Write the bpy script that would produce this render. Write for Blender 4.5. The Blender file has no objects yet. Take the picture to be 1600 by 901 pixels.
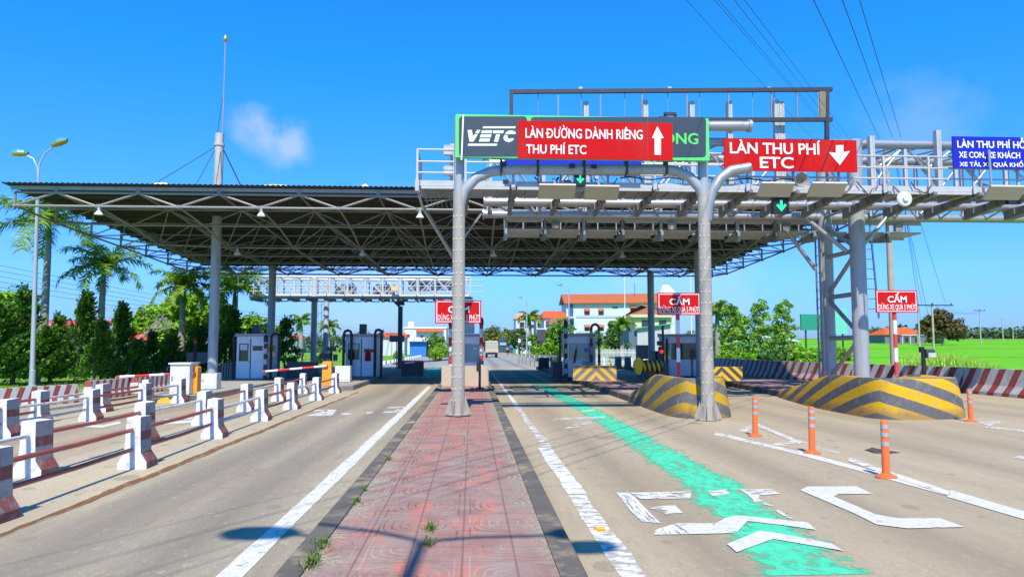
import bpy, math, random
from mathutils import Vector, Matrix
R = math.radians
rnd = random.Random(7)
S = bpy.context.scene
C = S.collection
# ------------------------------------------------------------------ camera, sky, sun, exposure
F, EYE = 1160.0, 1.75
PITCH = math.atan(90.5 / F); YAW = math.atan(63 / math.hypot(F, 90.5))
cam_d = bpy.data.cameras.new('camera'); cam = bpy.data.objects.new('camera', cam_d); C.objects.link(cam)
cam_d.sensor_width = 36.0; cam_d.lens = 36.0 * F / 1600.0; cam_d.clip_start = 0.05; cam_d.clip_end = 9000
cam.location = (0, 0, EYE); cam.rotation_euler = (R(90) + PITCH, 0, -YAW)
S.camera = cam
SUN_EL = R(53); SUN_AZ = 0.05            # shadows run along +Y, a touch towards +X
w = bpy.data.worlds.new('World'); S.world = w; w.use_nodes = True
nt = w.node_tree; nt.nodes.clear()
sky = nt.nodes.new('ShaderNodeTexSky'); sky.sky_type = 'NISHITA'; sky.sun_disc = False
sky.sun_elevation = SUN_EL; sky.sun_rotation = R(180) + SUN_AZ; sky.air_density = 1.0; sky.dust_density = 0.25; sky.ozone_density = 3.0
bg = nt.nodes.new('ShaderNodeBackground'); bg.inputs['Strength'].default_value = 0.15
wo = nt.nodes.new('ShaderNodeOutputWorld'); L = nt.links.new
def ray_dir(px, py):
    return tuple(cam.rotation_euler.to_matrix() @ Vector(((px - 800) / F, (450.5 - py) / F, -1)).normalized())
tc = nt.nodes.new('ShaderNodeTexCoord'); sz = nt.nodes.new('ShaderNodeSeparateXYZ'); L(tc.outputs['Generated'], sz.inputs[0])
grade = nt.nodes.new('ShaderNodeValToRGB'); cr = grade.color_ramp           # deep tropical blue: tint by height above the horizon
for pos, col in ((0.0, (.27, .45, .85)), (1.0, (.115, .98, 1.75)), (0.09, (.36, .74, 1.8)), (0.36, (.125, .98, 1.72))):
    e = cr.elements[0] if pos == 0 else cr.elements[1] if pos == 1 else cr.elements.new(pos)
    e.color = tuple(c / 1.8 for c in col) + (1,)
L(sz.outputs['Z'], grade.inputs['Fac'])
mul = nt.nodes.new('ShaderNodeMixRGB'); mul.blend_type = 'MULTIPLY'; mul.inputs['Fac'].default_value = 1.0
L(sky.outputs['Color'], mul.inputs['Color1']); L(grade.outputs['Color'], mul.inputs['Color2'])
nz = nt.nodes.new('ShaderNodeTexNoise'); nz.inputs['Scale'].default_value = 22; nz.inputs['Detail'].default_value = 7; nz.inputs['Roughness'].default_value = 0.55
L(tc.outputs['Generated'], nz.inputs['Vector'])
mul2 = nt.nodes.new('ShaderNodeVectorMath'); mul2.operation = 'SCALE'; mul2.inputs['Scale'].default_value = 1.5; L(mul.outputs['Color'], mul2.inputs[0]); last = mul2.outputs['Vector']
for direction, cos0, cos1, amt in ((ray_dir(398, 200), .9991, .99998, .5), (ray_dir(450, 225), .9990, .99998, .5), (ray_dir(1440, 190), .996, .9999, .16), (ray_dir(560, 440), .985, .999, .25), (ray_dir(1050, 440), .985, .999, .2)):   # thin wisps of cloud at fixed bearings
    dt = nt.nodes.new('ShaderNodeVectorMath'); dt.operation = 'DOT_PRODUCT'; dt.inputs[1].default_value = Vector(direction).normalized(); L(tc.outputs['Generated'], dt.inputs[0])
    mr = nt.nodes.new('ShaderNodeMapRange'); mr.inputs[1].default_value = cos0; mr.inputs[2].default_value = cos1; L(dt.outputs['Value'], mr.inputs[0])
    m1 = nt.nodes.new('ShaderNodeMath'); m1.operation = 'MULTIPLY_ADD'; L(mr.outputs[0], m1.inputs[0]); m1.inputs[1].default_value = .5; L(nz.outputs['Fac'], m1.inputs[2])
    m2 = nt.nodes.new('ShaderNodeMapRange'); m2.inputs[1].default_value = .66; m2.inputs[2].default_value = 1.05; m2.inputs[4].default_value = amt; L(m1.outputs[0], m2.inputs[0])
    m3 = nt.nodes.new('ShaderNodeMath'); m3.operation = 'MULTIPLY'; m3.use_clamp = True; L(m2.outputs[0], m3.inputs[0]); L(mr.outputs[0], m3.inputs[1])
    mx = nt.nodes.new('ShaderNodeMixRGB'); mx.inputs['Color2'].default_value = (4.2, 4.5, 6.2, 1); L(m3.outputs[0], mx.inputs['Fac']); L(last, mx.inputs['Color1']); last = mx.outputs['Color']
L(last, bg.inputs['Color']); L(bg.outputs['Background'], wo.inputs['Surface'])
sd = bpy.data.lights.new('sun', 'SUN'); sd.energy = 5.0; sd.angle = R(0.53); sd.color = (1.0, 0.92, 0.77)
sun = bpy.data.objects.new('sun', sd); C.objects.link(sun)
sun.rotation_euler = Vector((math.sin(SUN_AZ) * math.cos(SUN_EL), math.cos(SUN_AZ) * math.cos(SUN_EL), -math.sin(SUN_EL))).to_track_quat('-Z', 'Y').to_euler()
vs = S.view_settings; vs.view_transform = 'Standard'; vs.look = 'None'; vs.exposure = 0.3; vs.gamma = 1.0; vs.use_curve_mapping = False

# ------------------------------------------------------------------ picture <-> place measuring
cp, sp, cy_, sy_ = math.cos(PITCH), math.sin(PITCH), math.cos(YAW), math.sin(YAW)
def ray(px, py):
    a = (px - 800) / F; b = (450.5 - py) / F
    f = (sy_ * cp, cy_ * cp, sp); r = (cy_, -sy_, 0); u = (-sy_ * sp, -cy_ * sp, cp)
    return [f[i] + a * r[i] + b * u[i] for i in range(3)]
def G(px, py, z=0.0):                   # where a sight line meets the level z
    d = ray(px, py); t = (z - EYE) / d[2]
    return Vector((d[0] * t, d[1] * t, z))
def P(px, py, Y):                       # where it meets the upright plane at distance Y
    d = ray(px, py); t = Y / d[1]
    return Vector((d[0] * t, Y, EYE + d[2] * t))
def PX(px, Y): return P(px, 541, Y).x
def PZ(py, Y, px=800): return P(px, py, Y).z

# ------------------------------------------------------------------ materials
MATS = {}
def M(name, rgb, rough=0.6, metal=0.0, var=0.18, scale=4.0, bump=0.0, dirt=None, dirt_amt=0.5, dscale=2.0, stretch=None, emit=0.0):
    if name in MATS: return MATS[name]
    m = bpy.data.materials.new(name); m.use_nodes = True; MATS[name] = m
    t = m.node_tree; b = t.nodes['Principled BSDF']
    b.inputs['Roughness'].default_value = rough; b.inputs['Metallic'].default_value = metal
    if rough > .74: b.inputs['Specular IOR Level'].default_value = 0.12
    co = t.nodes.new('ShaderNodeTexCoord'); vec = co.outputs['Object']
    if stretch:
        k = t.nodes.new('ShaderNodeMapping'); k.inputs['Scale'].default_value = stretch
        t.links.new(vec, k.inputs['Vector']); vec = k.outputs['Vector']
    n = t.nodes.new('ShaderNodeTexNoise'); n.inputs['Scale'].default_value = scale; n.inputs['Detail'].default_value = 6
    t.links.new(vec, n.inputs['Vector'])
    mixer = t.nodes.new('ShaderNodeMixRGB')
    mixer.inputs['Color1'].default_value = tuple(c * (1 - var) for c in rgb) + (1,)
    mixer.inputs['Color2'].default_value = tuple(min(1, c * (1 + var)) for c in rgb) + (1,)
    t.links.new(n.outputs['Fac'], mixer.inputs['Fac']); out = mixer.outputs['Color']
    if dirt:
        n2 = t.nodes.new('ShaderNodeTexNoise'); n2.inputs['Scale'].default_value = dscale; n2.inputs['Detail'].default_value = 8; n2.inputs['Roughness'].default_value = 0.65
        t.links.new(vec, n2.inputs['Vector'])
        r = t.nodes.new('ShaderNodeValToRGB'); r.color_ramp.elements[0].position = 0.5; r.color_ramp.elements[1].position = 0.68
        r.color_ramp.elements[1].color = (dirt_amt,) * 3 + (1,)
        m2 = t.nodes.new('ShaderNodeMixRGB'); m2.inputs['Color2'].default_value = tuple(dirt) + (1,)
        t.links.new(n2.outputs['Fac'], r.inputs['Fac']); t.links.new(r.outputs['Color'], m2.inputs['Fac']); t.links.new(out, m2.inputs['Color1']); out = m2.outputs['Color']
    t.links.new(out, b.inputs['Base Color'])
    if emit:
        t.links.new(out, b.inputs['Emission Color']); b.inputs['Emission Strength'].default_value = emit
    if bump:
        bp = t.nodes.new('ShaderNodeBump'); bp.inputs['Strength'].default_value = bump; bp.inputs['Distance'].default_value = 0.02
        n3 = t.nodes.new('ShaderNodeTexNoise'); n3.inputs['Scale'].default_value = scale * 8; n3.inputs['Detail'].default_value = 4
        t.links.new(vec, n3.inputs['Vector']); t.links.new(n3.outputs['Fac'], bp.inputs['Height']); t.links.new(bp.outputs['Normal'], b.inputs['Normal'])
    return m
def node(t, typ, **kw):
    n = t.nodes.new(typ)
    for k, v in kw.items(): setattr(n, k, v)
    return n
def math_n(t, op, a, b=None, c=None):
    n = t.nodes.new('ShaderNodeMath'); n.operation = op
    for i, x in enumerate((a, b, c)):
        if x is None: continue
        if isinstance(x, (int, float)): n.inputs[i].default_value = x
        else: t.links.new(x, n.inputs[i])
    return n.outputs[0]
def STR(name, c1, c2, kx=0, ky=0, kz=1, period=0.3, x0=None, duty=0.5, rough=0.6, dirt=(0.2, 0.18, 0.15), amt=0.45, off=0.0, limit=None, base=(0.27, 0.25, 0.22)):
    """painted stripes: bands of  kz*z + ky*y + kx*(x or |x-x0|)"""
    if name in MATS: return MATS[name]
    m = bpy.data.materials.new(name); m.use_nodes = True; MATS[name] = m
    t = m.node_tree; b = t.nodes['Principled BSDF']; b.inputs['Roughness'].default_value = rough
    co = t.nodes.new('ShaderNodeTexCoord'); sx = t.nodes.new('ShaderNodeSeparateXYZ'); t.links.new(co.outputs['Object'], sx.inputs[0])
    x = sx.outputs[0]
    if x0 is not None: x = math_n(t, 'ABSOLUTE', math_n(t, 'SUBTRACT', x, x0))
    v = math_n(t, 'ADD', math_n(t, 'MULTIPLY', x, kx), math_n(t, 'ADD', math_n(t, 'MULTIPLY', sx.outputs[1], ky), math_n(t, 'MULTIPLY', sx.outputs[2], kz)))
    n0 = t.nodes.new('ShaderNodeTexNoise'); n0.inputs['Scale'].default_value = 9
    t.links.new(co.outputs['Object'], n0.inputs['Vector'])
    v = math_n(t, 'ADD', v, math_n(t, 'MULTIPLY', math_n(t, 'SUBTRACT', n0.outputs['Fac'], 0.5), period * 0.06))
    fr = math_n(t, 'FRACT', math_n(t, 'ADD', math_n(t, 'DIVIDE', v, period), 100.0 + off))
    st = math_n(t, 'LESS_THAN', fr, duty)
    mixer = t.nodes.new('ShaderNodeMixRGB'); mixer.inputs[1].default_value = tuple(c2) + (1,); mixer.inputs[2].default_value = tuple(c1) + (1,)
    t.links.new(st, mixer.inputs[0])
    n = t.nodes.new('ShaderNodeTexNoise'); n.inputs['Scale'].default_value = 3.5; n.inputs['Detail'].default_value = 9; n.inputs['Roughness'].default_value = 0.7
    t.links.new(co.outputs['Object'], n.inputs['Vector'])
    r = t.nodes.new('ShaderNodeValToRGB'); r.color_ramp.elements[0].position = 0.5; r.color_ramp.elements[1].position = 0.75
    r.color_ramp.elements[1].color = (amt,) * 3 + (1,); t.links.new(n.outputs['Fac'], r.inputs['Fac'])
    m2 = t.nodes.new('ShaderNodeMixRGB'); m2.inputs[2].default_value = tuple(dirt) + (1,)
    t.links.new(r.outputs['Color'], m2.inputs[0]); t.links.new(mixer.outputs[0], m2.inputs[1])
    t.links.new(m2.outputs[0], b.inputs['Base Color'])
    return m
def PAINT(name, rgb, wear=0.5, scale=6.0, stretch=(1, 0.35, 1), soft=0.05, tint=None, edge=0.0):
    """road paint with worn-through gaps"""
    if name in MATS: return MATS[name]
    m = bpy.data.materials.new(name); m.use_nodes = True; MATS[name] = m
    t = m.node_tree; b = t.nodes['Principled BSDF']; b.inputs['Roughness'].default_value = 0.8; b.inputs['Specular IOR Level'].default_value = 0.15
    co = t.nodes.new('ShaderNodeTexCoord'); k = t.nodes.new('ShaderNodeMapping'); k.inputs['Scale'].default_value = stretch
    t.links.new(co.outputs['Object'], k.inputs['Vector'])
    n = t.nodes.new('ShaderNodeTexNoise'); n.inputs['Scale'].default_value = scale; n.inputs['Detail'].default_value = 10; n.inputs['Roughness'].default_value = 0.72
    t.links.new(k.outputs['Vector'], n.inputs['Vector'])
    r = t.nodes.new('ShaderNodeValToRGB'); r.color_ramp.elements[0].position = wear - soft; r.color_ramp.elements[1].position = wear + soft
    fac = n.outputs['Fac']
    if edge:                                  # paint thins out towards the sides of the strip
        uv = t.nodes.new('ShaderNodeSeparateXYZ'); t.links.new(co.outputs['UV'], uv.inputs[0]); u = uv.outputs[0]
        e = math_n(t, 'MINIMUM', 1.0, math_n(t, 'MULTIPLY', math_n(t, 'MINIMUM', u, math_n(t, 'SUBTRACT', 1.0, u)), edge))
        big = t.nodes.new('ShaderNodeTexNoise'); big.inputs['Scale'].default_value = 1.1; big.inputs['Detail'].default_value = 4; t.links.new(co.outputs['Object'], big.inputs['Vector'])
        fac = math_n(t, 'ADD', fac, math_n(t, 'ADD', math_n(t, 'MULTIPLY', math_n(t, 'SUBTRACT', e, 1.0), 0.30), math_n(t, 'MULTIPLY', math_n(t, 'SUBTRACT', big.outputs['Fac'], .5), .25)))
    t.links.new(fac, r.inputs['Fac'])
    n2 = t.nodes.new('ShaderNodeTexNoise'); n2.inputs['Scale'].default_value = scale * 1.7; n2.inputs['Detail'].default_value = 8
    t.links.new(k.outputs['Vector'], n2.inputs['Vector'])
    c = t.nodes.new('ShaderNodeMixRGB'); c.inputs[1].default_value = tuple(x * 0.72 for x in rgb) + (1,); c.inputs[2].default_value = tuple(min(1, x * 1.12) for x in (tint or rgb)) + (1,)
    t.links.new(n2.outputs['Fac'], c.inputs[0])
    n4 = t.nodes.new('ShaderNodeTexNoise'); n4.inputs['Scale'].default_value = 11; n4.inputs['Detail'].default_value = 9; n4.inputs['Roughness'].default_value = .8; t.links.new(k.outputs['Vector'], n4.inputs['Vector'])
    r4 = t.nodes.new('ShaderNodeValToRGB'); r4.color_ramp.elements[0].position = .52; r4.color_ramp.elements[1].position = .70; r4.color_ramp.elements[1].color = (.6, .6, .6, 1); t.links.new(n4.outputs['Fac'], r4.inputs['Fac'])
    c4 = t.nodes.new('ShaderNodeMixRGB'); c4.inputs[2].default_value = tuple(.28 * x + .06 for x in rgb) + (1,); t.links.new(r4.outputs[0], c4.inputs[0]); t.links.new(c.outputs[0], c4.inputs[1]); t.links.new(c4.outputs[0], b.inputs['Base Color'])
    tr = t.nodes.new('ShaderNodeBsdfTransparent'); mxs = t.nodes.new('ShaderNodeMixShader')
    t.links.new(r.outputs['Color'], mxs.inputs[0]); t.links.new(tr.outputs[0], mxs.inputs[1]); t.links.new(b.outputs[0], mxs.inputs[2])
    t.links.new(mxs.outputs[0], t.nodes['Material Output'].inputs['Surface'])
    return m
def GLASS(name, rgb=(0.10, 0.16, 0.18)):
    if name in MATS: return MATS[name]
    m = M(name, rgb, 0.06, 0, 0.1, 1.5); m.node_tree.nodes['Principled BSDF'].inputs['Specular IOR Level'].default_value = 0.9
    return m
def PAVE(name, base, dark, light, lanes=(), streak=0.5, cracks=True):
    """concrete road: blotches, tyre-darkened streaks along Y, slab joints and fine cracks"""
    m = bpy.data.materials.new(name); m.use_nodes = True; MATS[name] = m
    t = m.node_tree; b = t.nodes['Principled BSDF']; b.inputs['Roughness'].default_value = 0.85; b.inputs['Specular IOR Level'].default_value = 0.2
    co = t.nodes.new('ShaderNodeTexCoord'); vec = co.outputs['Object']
    def noise(scale, stretch, detail=8, rough=0.6):
        k = t.nodes.new('ShaderNodeMapping'); k.inputs['Scale'].default_value = stretch; t.links.new(vec, k.inputs['Vector'])
        n = t.nodes.new('ShaderNodeTexNoise'); n.inputs['Scale'].default_value = scale; n.inputs['Detail'].default_value = detail; n.inputs['Roughness'].default_value = rough
        t.links.new(k.outputs['Vector'], n.inputs['Vector']); return n.outputs['Fac']
    def ramp(f, a, c, hi=1.0):
        r = t.nodes.new('ShaderNodeValToRGB'); r.color_ramp.elements[0].position = a; r.color_ramp.elements[1].position = c
        r.color_ramp.elements[1].color = (hi,) * 3 + (1,); t.links.new(f, r.inputs['Fac']); return r.outputs['Color']
    def mix(fac, c1, c2, typ='MIX'):
        k = t.nodes.new('ShaderNodeMixRGB'); k.blend_type = typ
        for i, x in enumerate((fac, c1, c2)):
            if isinstance(x, (int, float)): k.inputs[i].default_value = x
            elif isinstance(x, tuple): k.inputs[i].default_value = x + (1,)
            else: t.links.new(x, k.inputs[i])
        return k.outputs[0]
    c = mix(ramp(noise(0.5, (1, 0.35, 1)), 0.35, 0.68), base, light)
    c = mix(ramp(noise(1.3, (1, 0.06, 1), 6), 0.42, 0.7, streak), c, dark)
    c = mix(ramp(noise(7, (1, 0.12, 1), 8, 0.7), 0.5, 0.74, streak * 0.75), c, dark)
    sx = t.nodes.new('ShaderNodeSeparateXYZ'); t.links.new(vec, sx.inputs[0])
    for lx, wid, amt in lanes:                       # wheel paths
        g = math_n(t, 'SUBTRACT', 1.0, math_n(t, 'MINIMUM', 1.0, math_n(t, 'DIVIDE', math_n(t, 'ABSOLUTE', math_n(t, 'SUBTRACT', sx.outputs[0], lx)), wid)))
        g = math_n(t, 'MULTIPLY', math_n(t, 'MULTIPLY', g, amt), math_n(t, 'ADD', 0.35, noise(1.1, (1.5, 0.1, 1), 6)))
        c = mix(g, c, dark)
    c = mix(ramp(noise(60, (1, 1, 1), 3), 0.45, 0.75, 0.4), c, tuple(x * 0.62 for x in base))
    c = mix(ramp(noise(2.6, (1, 1, 1), 10, 0.75), 0.62, 0.70, 0.55), c, tuple(x * 0.55 for x in base))
    c = mix(ramp(noise(5.3, (1, 1, 1), 10, 0.8), 0.66, 0.72, 0.6), c, tuple(min(1, x * 1.3) for x in light))
    if cracks:
        # transverse joints that wander, fine hairline cracks along them, oil drips between the wheel paths, coarse aggregate
        wob = math_n(t, 'MULTIPLY', math_n(t, 'SUBTRACT', noise(2.2, (1, 1, 1), 5), .5), .10)
        jy = math_n(t, 'LESS_THAN', math_n(t, 'ABSOLUTE', math_n(t, 'SUBTRACT', math_n(t, 'FRACT', math_n(t, 'ADD', math_n(t, 'DIVIDE', math_n(t, 'ADD', sx.outputs[1], 103.2), 4.6), wob)), 0.5)), 0.0022)
        c = mix(math_n(t, 'MULTIPLY', jy, ramp(noise(0.9, (1, 1, 1)), .42, .58, .8)), c, tuple(x * 0.28 for x in base))
        for sc, thr, amt, hue in ((1.3, .12, .6, .45), (3.1, .13, .65, .5), (7, .12, .4, 1.25)):
            vo = t.nodes.new('ShaderNodeTexVoronoi'); vo.inputs['Scale'].default_value = sc; k2 = t.nodes.new('ShaderNodeMapping'); k2.inputs['Scale'].default_value = (1.2, .8, 1); t.links.new(vec, k2.inputs['Vector']); t.links.new(k2.outputs[0], vo.inputs['Vector'])
            cell = t.nodes.new('ShaderNodeSeparateXYZ'); t.links.new(vo.outputs['Color'], cell.inputs[0])
            rad = math_n(t, 'MULTIPLY', math_n(t, 'MULTIPLY', cell.outputs[0], cell.outputs[1]), thr * 3.2)
            dd = math_n(t, 'ADD', vo.outputs['Distance'], math_n(t, 'MULTIPLY', math_n(t, 'SUBTRACT', noise(30, (1, 1, 1), 3), .5), .06))
            c = mix(math_n(t, 'MULTIPLY', math_n(t, 'LESS_THAN', dd, rad), math_n(t, 'MULTIPLY', cell.outputs[2], amt)), c, tuple(min(1, x * hue) for x in base))
        c = mix(ramp(noise(150, (1, 1, 1), 2), 0.42, 0.62, 0.30), c, tuple(x * 0.5 for x in base))
        c = mix(ramp(noise(24, (1, .8, 1), 6, .7), 0.48, 0.68, 0.45), c, tuple(x * 0.55 for x in base))
        c = mix(ramp(noise(11, (1, .22, 1), 8, .75), 0.52, 0.66, 0.40), c, tuple(x * 0.58 for x in base))
        c = mix(ramp(noise(13, (1, .5, 1), 8, .75), 0.56, 0.70, 0.5), c, tuple(min(1, x * 1.18) for x in light))
        c = mix(ramp(noise(95, (1, 1, 1), 2), 0.56, 0.72, 0.45), c, tuple(min(1, x * 1.35) for x in light))
        c = mix(ramp(noise(0.23, (1, .5, 1), 3), 0.45, 0.62, 0.35), c, tuple(x * .72 for x in base))
    t.links.new(c, b.inputs['Base Color'])
    bp = t.nodes.new('ShaderNodeBump'); bp.inputs['Strength'].default_value = 0.25; bp.inputs['Distance'].default_value = 0.01
    t.links.new(noise(40, (1, 1, 1), 6), bp.inputs['Height']); t.links.new(bp.outputs[0], b.inputs['Normal'])
    return m
def TILES(name):
    """worn red pavers: grout grid plus pressed arcs and bars, patches of fresh red showing through grey wear"""
    m = bpy.data.materials.new(name); m.use_nodes = True; MATS[name] = m
    t = m.node_tree; b = t.nodes['Principled BSDF']; b.inputs['Roughness'].default_value = 0.95; b.inputs['Specular IOR Level'].default_value = 0.08
    co = t.nodes.new('ShaderNodeTexCoord'); sx = t.nodes.new('ShaderNodeSeparateXYZ'); t.links.new(co.outputs['Object'], sx.inputs[0])
    T = 0.405
    ux = math_n(t, 'DIVIDE', math_n(t, 'ADD', sx.outputs[0], 40.0 + 0.16), T); uy = math_n(t, 'DIVIDE', math_n(t, 'ADD', sx.outputs[1], 40.0), T)
    fx, fy = math_n(t, 'FRACT', ux), math_n(t, 'FRACT', uy)
    # mirrored coordinates so neighbouring tiles join into circles
    mx_ = math_n(t, 'PINGPONG', ux, 1.0); my_ = math_n(t, 'PINGPONG', uy, 1.0)
    def line(v, pos, wd): return math_n(t, 'LESS_THAN', math_n(t, 'ABSOLUTE', math_n(t, 'SUBTRACT', v, pos)), wd)
    d = math_n(t, 'POWER', math_n(t, 'ADD', math_n(t, 'POWER', mx_, 3.6), math_n(t, 'POWER', my_, 3.6)), 1 / 3.6)
    arcs = None
    for rr in (0.24, 0.42, 0.60, 0.78):
        k = line(d, rr, 0.021); arcs = k if arcs is None else math_n(t, 'MAXIMUM', arcs, k)
    outside = math_n(t, 'GREATER_THAN', d, 0.80)
    bars = math_n(t, 'MULTIPLY', outside, math_n(t, 'MAXIMUM', line(mx_, 0.86, 0.022), line(my_, 0.66, 0.022)))
    arcs = math_n(t, 'MAXIMUM', arcs, bars)
    grout = math_n(t, 'MAXIMUM', line(mx_, 0.0, 0.022), math_n(t, 'MAXIMUM', line(mx_, 1.0, 0.022), math_n(t, 'MAXIMUM', line(my_, 0.0, 0.012), line(my_, 1.0, 0.012))))
    def noise(s, det=6, ro=0.6, st=(1, 1, 1)):
        k = t.nodes.new('ShaderNodeMapping'); k.inputs['Scale'].default_value = st; t.links.new(co.outputs['Object'], k.inputs['Vector'])
        n = t.nodes.new('ShaderNodeTexNoise'); n.inputs['Scale'].default_value = s; n.inputs['Detail'].default_value = det; n.inputs['Roughness'].default_value = ro
        t.links.new(k.outputs[0], n.inputs['Vector']); return n.outputs['Fac']
    def ramp(f, a, c, hi=1.0):
        r = t.nodes.new('ShaderNodeValToRGB'); r.color_ramp.elements[0].position = a; r.color_ramp.elements[1].position = c
        r.color_ramp.elements[1].color = (hi,) * 3 + (1,); t.links.new(f, r.inputs['Fac']); return r.outputs['Color']
    def mix(fac, c1, c2):
        k = t.nodes.new('ShaderNodeMixRGB')
        for i, x in enumerate((fac, c1, c2)):
            if isinstance(x, (int, float)): k.inputs[i].default_value = x
            elif isinstance(x, tuple): k.inputs[i].default_value = x + (1,)
            else: t.links.new(x, k.inputs[i])
        return k.outputs[0]
    c = mix(ramp(noise(3.0), 0.40, 0.62), (0.32, 0.165, 0.135), (0.345, 0.255, 0.21))
    c = mix(ramp(noise(2.2, 5, 0.6, (1.5, .8, 1)), 0.52, 0.64, 0.8), c, (0.60, 0.185, 0.125))
    far = ramp(math_n(t, 'DIVIDE', sx.outputs[1], 30.0), 0.35, 0.7, 0.5)         # less foot wear further along the island
    c = mix(far, c, (0.46, 0.15, 0.125))
    edge = ramp(math_n(t, 'ADD', math_n(t, 'ABSOLUTE', math_n(t, 'ADD', sx.outputs[0], 0.285)), math_n(t, 'MULTIPLY', math_n(t, 'SUBTRACT', noise(1.7, 8), 0.5), 1.1)), 0.72, 0.90, 0.95)
    c = mix(edge, c, mix(ramp(noise(40, 3), .4, .6), (0.46, 0.40, 0.27), (0.24, 0.20, 0.165)))
    c = mix(math_n(t, 'MULTIPLY', arcs, ramp(noise(2.3), 0.34, 0.54, 0.75)), c, mix(ramp(noise(1.1), .46, .56), (0.11, 0.065, 0.06), (0.42, 0.33, 0.27)))
    c = mix(math_n(t, 'MULTIPLY', grout, 0.75), c, (0.14, 0.11, 0.10))
    wn = t.nodes.new('ShaderNodeTexWhiteNoise'); wn.noise_dimensions = '2D'; cv = t.nodes.new('ShaderNodeCombineXYZ'); t.links.new(math_n(t, 'FLOOR', ux), cv.inputs[0]); t.links.new(math_n(t, 'FLOOR', uy), cv.inputs[1]); t.links.new(cv.outputs[0], wn.inputs['Vector'])
    c = mix(math_n(t, 'MULTIPLY', wn.outputs['Value'], .30), c, (0.26, 0.20, 0.18))
    c = mix(ramp(noise(70, 3), 0.45, 0.75, 0.45), c, (0.16, 0.125, 0.11))
    c = mix(ramp(noise(24, 8, .75), 0.60, 0.74, 0.6), c, (0.42, 0.36, 0.28))
    t.links.new(c, b.inputs['Base Color'])
    bp = t.nodes.new('ShaderNodeBump'); bp.inputs['Strength'].default_value = 0.5; bp.inputs['Distance'].default_value = 0.006; bp.invert = True
    t.links.new(math_n(t, 'ADD', math_n(t, 'MAXIMUM', arcs, grout), math_n(t, 'MULTIPLY', noise(50), 0.5)), bp.inputs['Height']); t.links.new(bp.outputs[0], b.inputs['Normal'])
    return m
def LEAF(name, rgb=None, var=0.5, trans=0.25):
    if name in MATS: return MATS[name]
    m = bpy.data.materials.new(name); m.use_nodes = True; MATS[name] = m
    t = m.node_tree; b = t.nodes['Principled BSDF']; b.inputs['Roughness'].default_value = 0.55; b.inputs['Specular IOR Level'].default_value = 0.3
    co = t.nodes.new('ShaderNodeTexCoord'); n = t.nodes.new('ShaderNodeTexNoise'); n.inputs['Scale'].default_value = 1.6; n.inputs['Detail'].default_value = 5
    t.links.new(co.outputs['Object'], n.inputs['Vector'])
    n2 = t.nodes.new('ShaderNodeTexNoise'); n2.inputs['Scale'].default_value = 22; t.links.new(co.outputs['Object'], n2.inputs['Vector'])
    r = t.nodes.new('ShaderNodeValToRGB'); r.color_ramp.elements[0].position = 0.32; r.color_ramp.elements[1].position = 0.68
    r.color_ramp.elements[0].color = tuple(c * (1 - var) for c in rgb) + (1,); r.color_ramp.elements[1].color = (min(1, rgb[0] * (1 + var * 1.3)), min(1, rgb[1] * (1 + var)), rgb[2] * (1 + var * .5), 1)
    gi = t.nodes.new('ShaderNodeNewGeometry')
    a = math_n(t, 'ADD', math_n(t, 'MULTIPLY', n.outputs['Fac'], 0.55), math_n(t, 'ADD', math_n(t, 'MULTIPLY', n2.outputs['Fac'], 0.10), math_n(t, 'MULTIPLY', gi.outputs['Random Per Island'], 0.35)))
    t.links.new(a, r.inputs['Fac']); t.links.new(r.outputs[0], b.inputs['Base Color'])
    tl = t.nodes.new('ShaderNodeBsdfTranslucent'); t.links.new(r.outputs[0], tl.inputs['Color'])
    ms = t.nodes.new('ShaderNodeMixShader'); ms.inputs[0].default_value = trans
    t.links.new(b.outputs[0], ms.inputs[1]); t.links.new(tl.outputs[0], ms.inputs[2]); t.links.new(ms.outputs[0], t.nodes['Material Output'].inputs['Surface'])
    return m

steel = M('galvanised_steel', (0.40, 0.41, 0.42), 0.42, 0.55, 0.14, 3, 0, (0.26, 0.25, 0.24), 0.4, 3)
steel_w = M('white_painted_steel', (0.47, 0.48, 0.48), 0.5, 0.0, 0.08, 3, 0, (0.36, 0.32, 0.27), 0.4, 4)
truss_m = M('truss_grey_paint', (0.25, 0.25, 0.25), 0.5, 0.0, 0.12, 3, 0, (0.14, 0.115, 0.095), 0.5, 3)
column_m = M('column_grey_paint', (0.36, 0.39, 0.42), 0.45, 0.1, 0.12, 2, 0, (0.24, 0.21, 0.18), 0.5, 1.5, (3, 3, .6))
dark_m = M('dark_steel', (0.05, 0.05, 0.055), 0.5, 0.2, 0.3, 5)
black_m = M('black_plastic', (0.018, 0.018, 0.02), 0.45, 0, 0.3, 5)
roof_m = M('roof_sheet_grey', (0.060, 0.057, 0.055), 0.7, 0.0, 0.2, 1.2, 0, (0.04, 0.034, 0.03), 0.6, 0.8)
white_p = M('white_paint', (0.78, 0.79, 0.79), 0.55, 0, 0.06, 4, 0.1, (0.42, 0.40, 0.36), 0.55, 5)
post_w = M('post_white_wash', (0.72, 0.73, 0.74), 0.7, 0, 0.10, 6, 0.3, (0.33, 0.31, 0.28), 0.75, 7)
post_g = M('post_shaded_side', (0.34, 0.33, 0.32), 0.8, 0, 0.18, 6, 0.3, (0.15, 0.13, 0.12), 0.7, 6)  # lane side of the white posts: shade put into the colour, plus grime
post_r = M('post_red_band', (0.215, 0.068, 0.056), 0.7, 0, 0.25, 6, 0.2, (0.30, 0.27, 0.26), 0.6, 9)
rail_r = M('rail_red_paint', (0.34, 0.065, 0.045), 0.45, 0, 0.2, 5, 0, (0.16, 0.08, 0.06), 0.7, 8)
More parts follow.
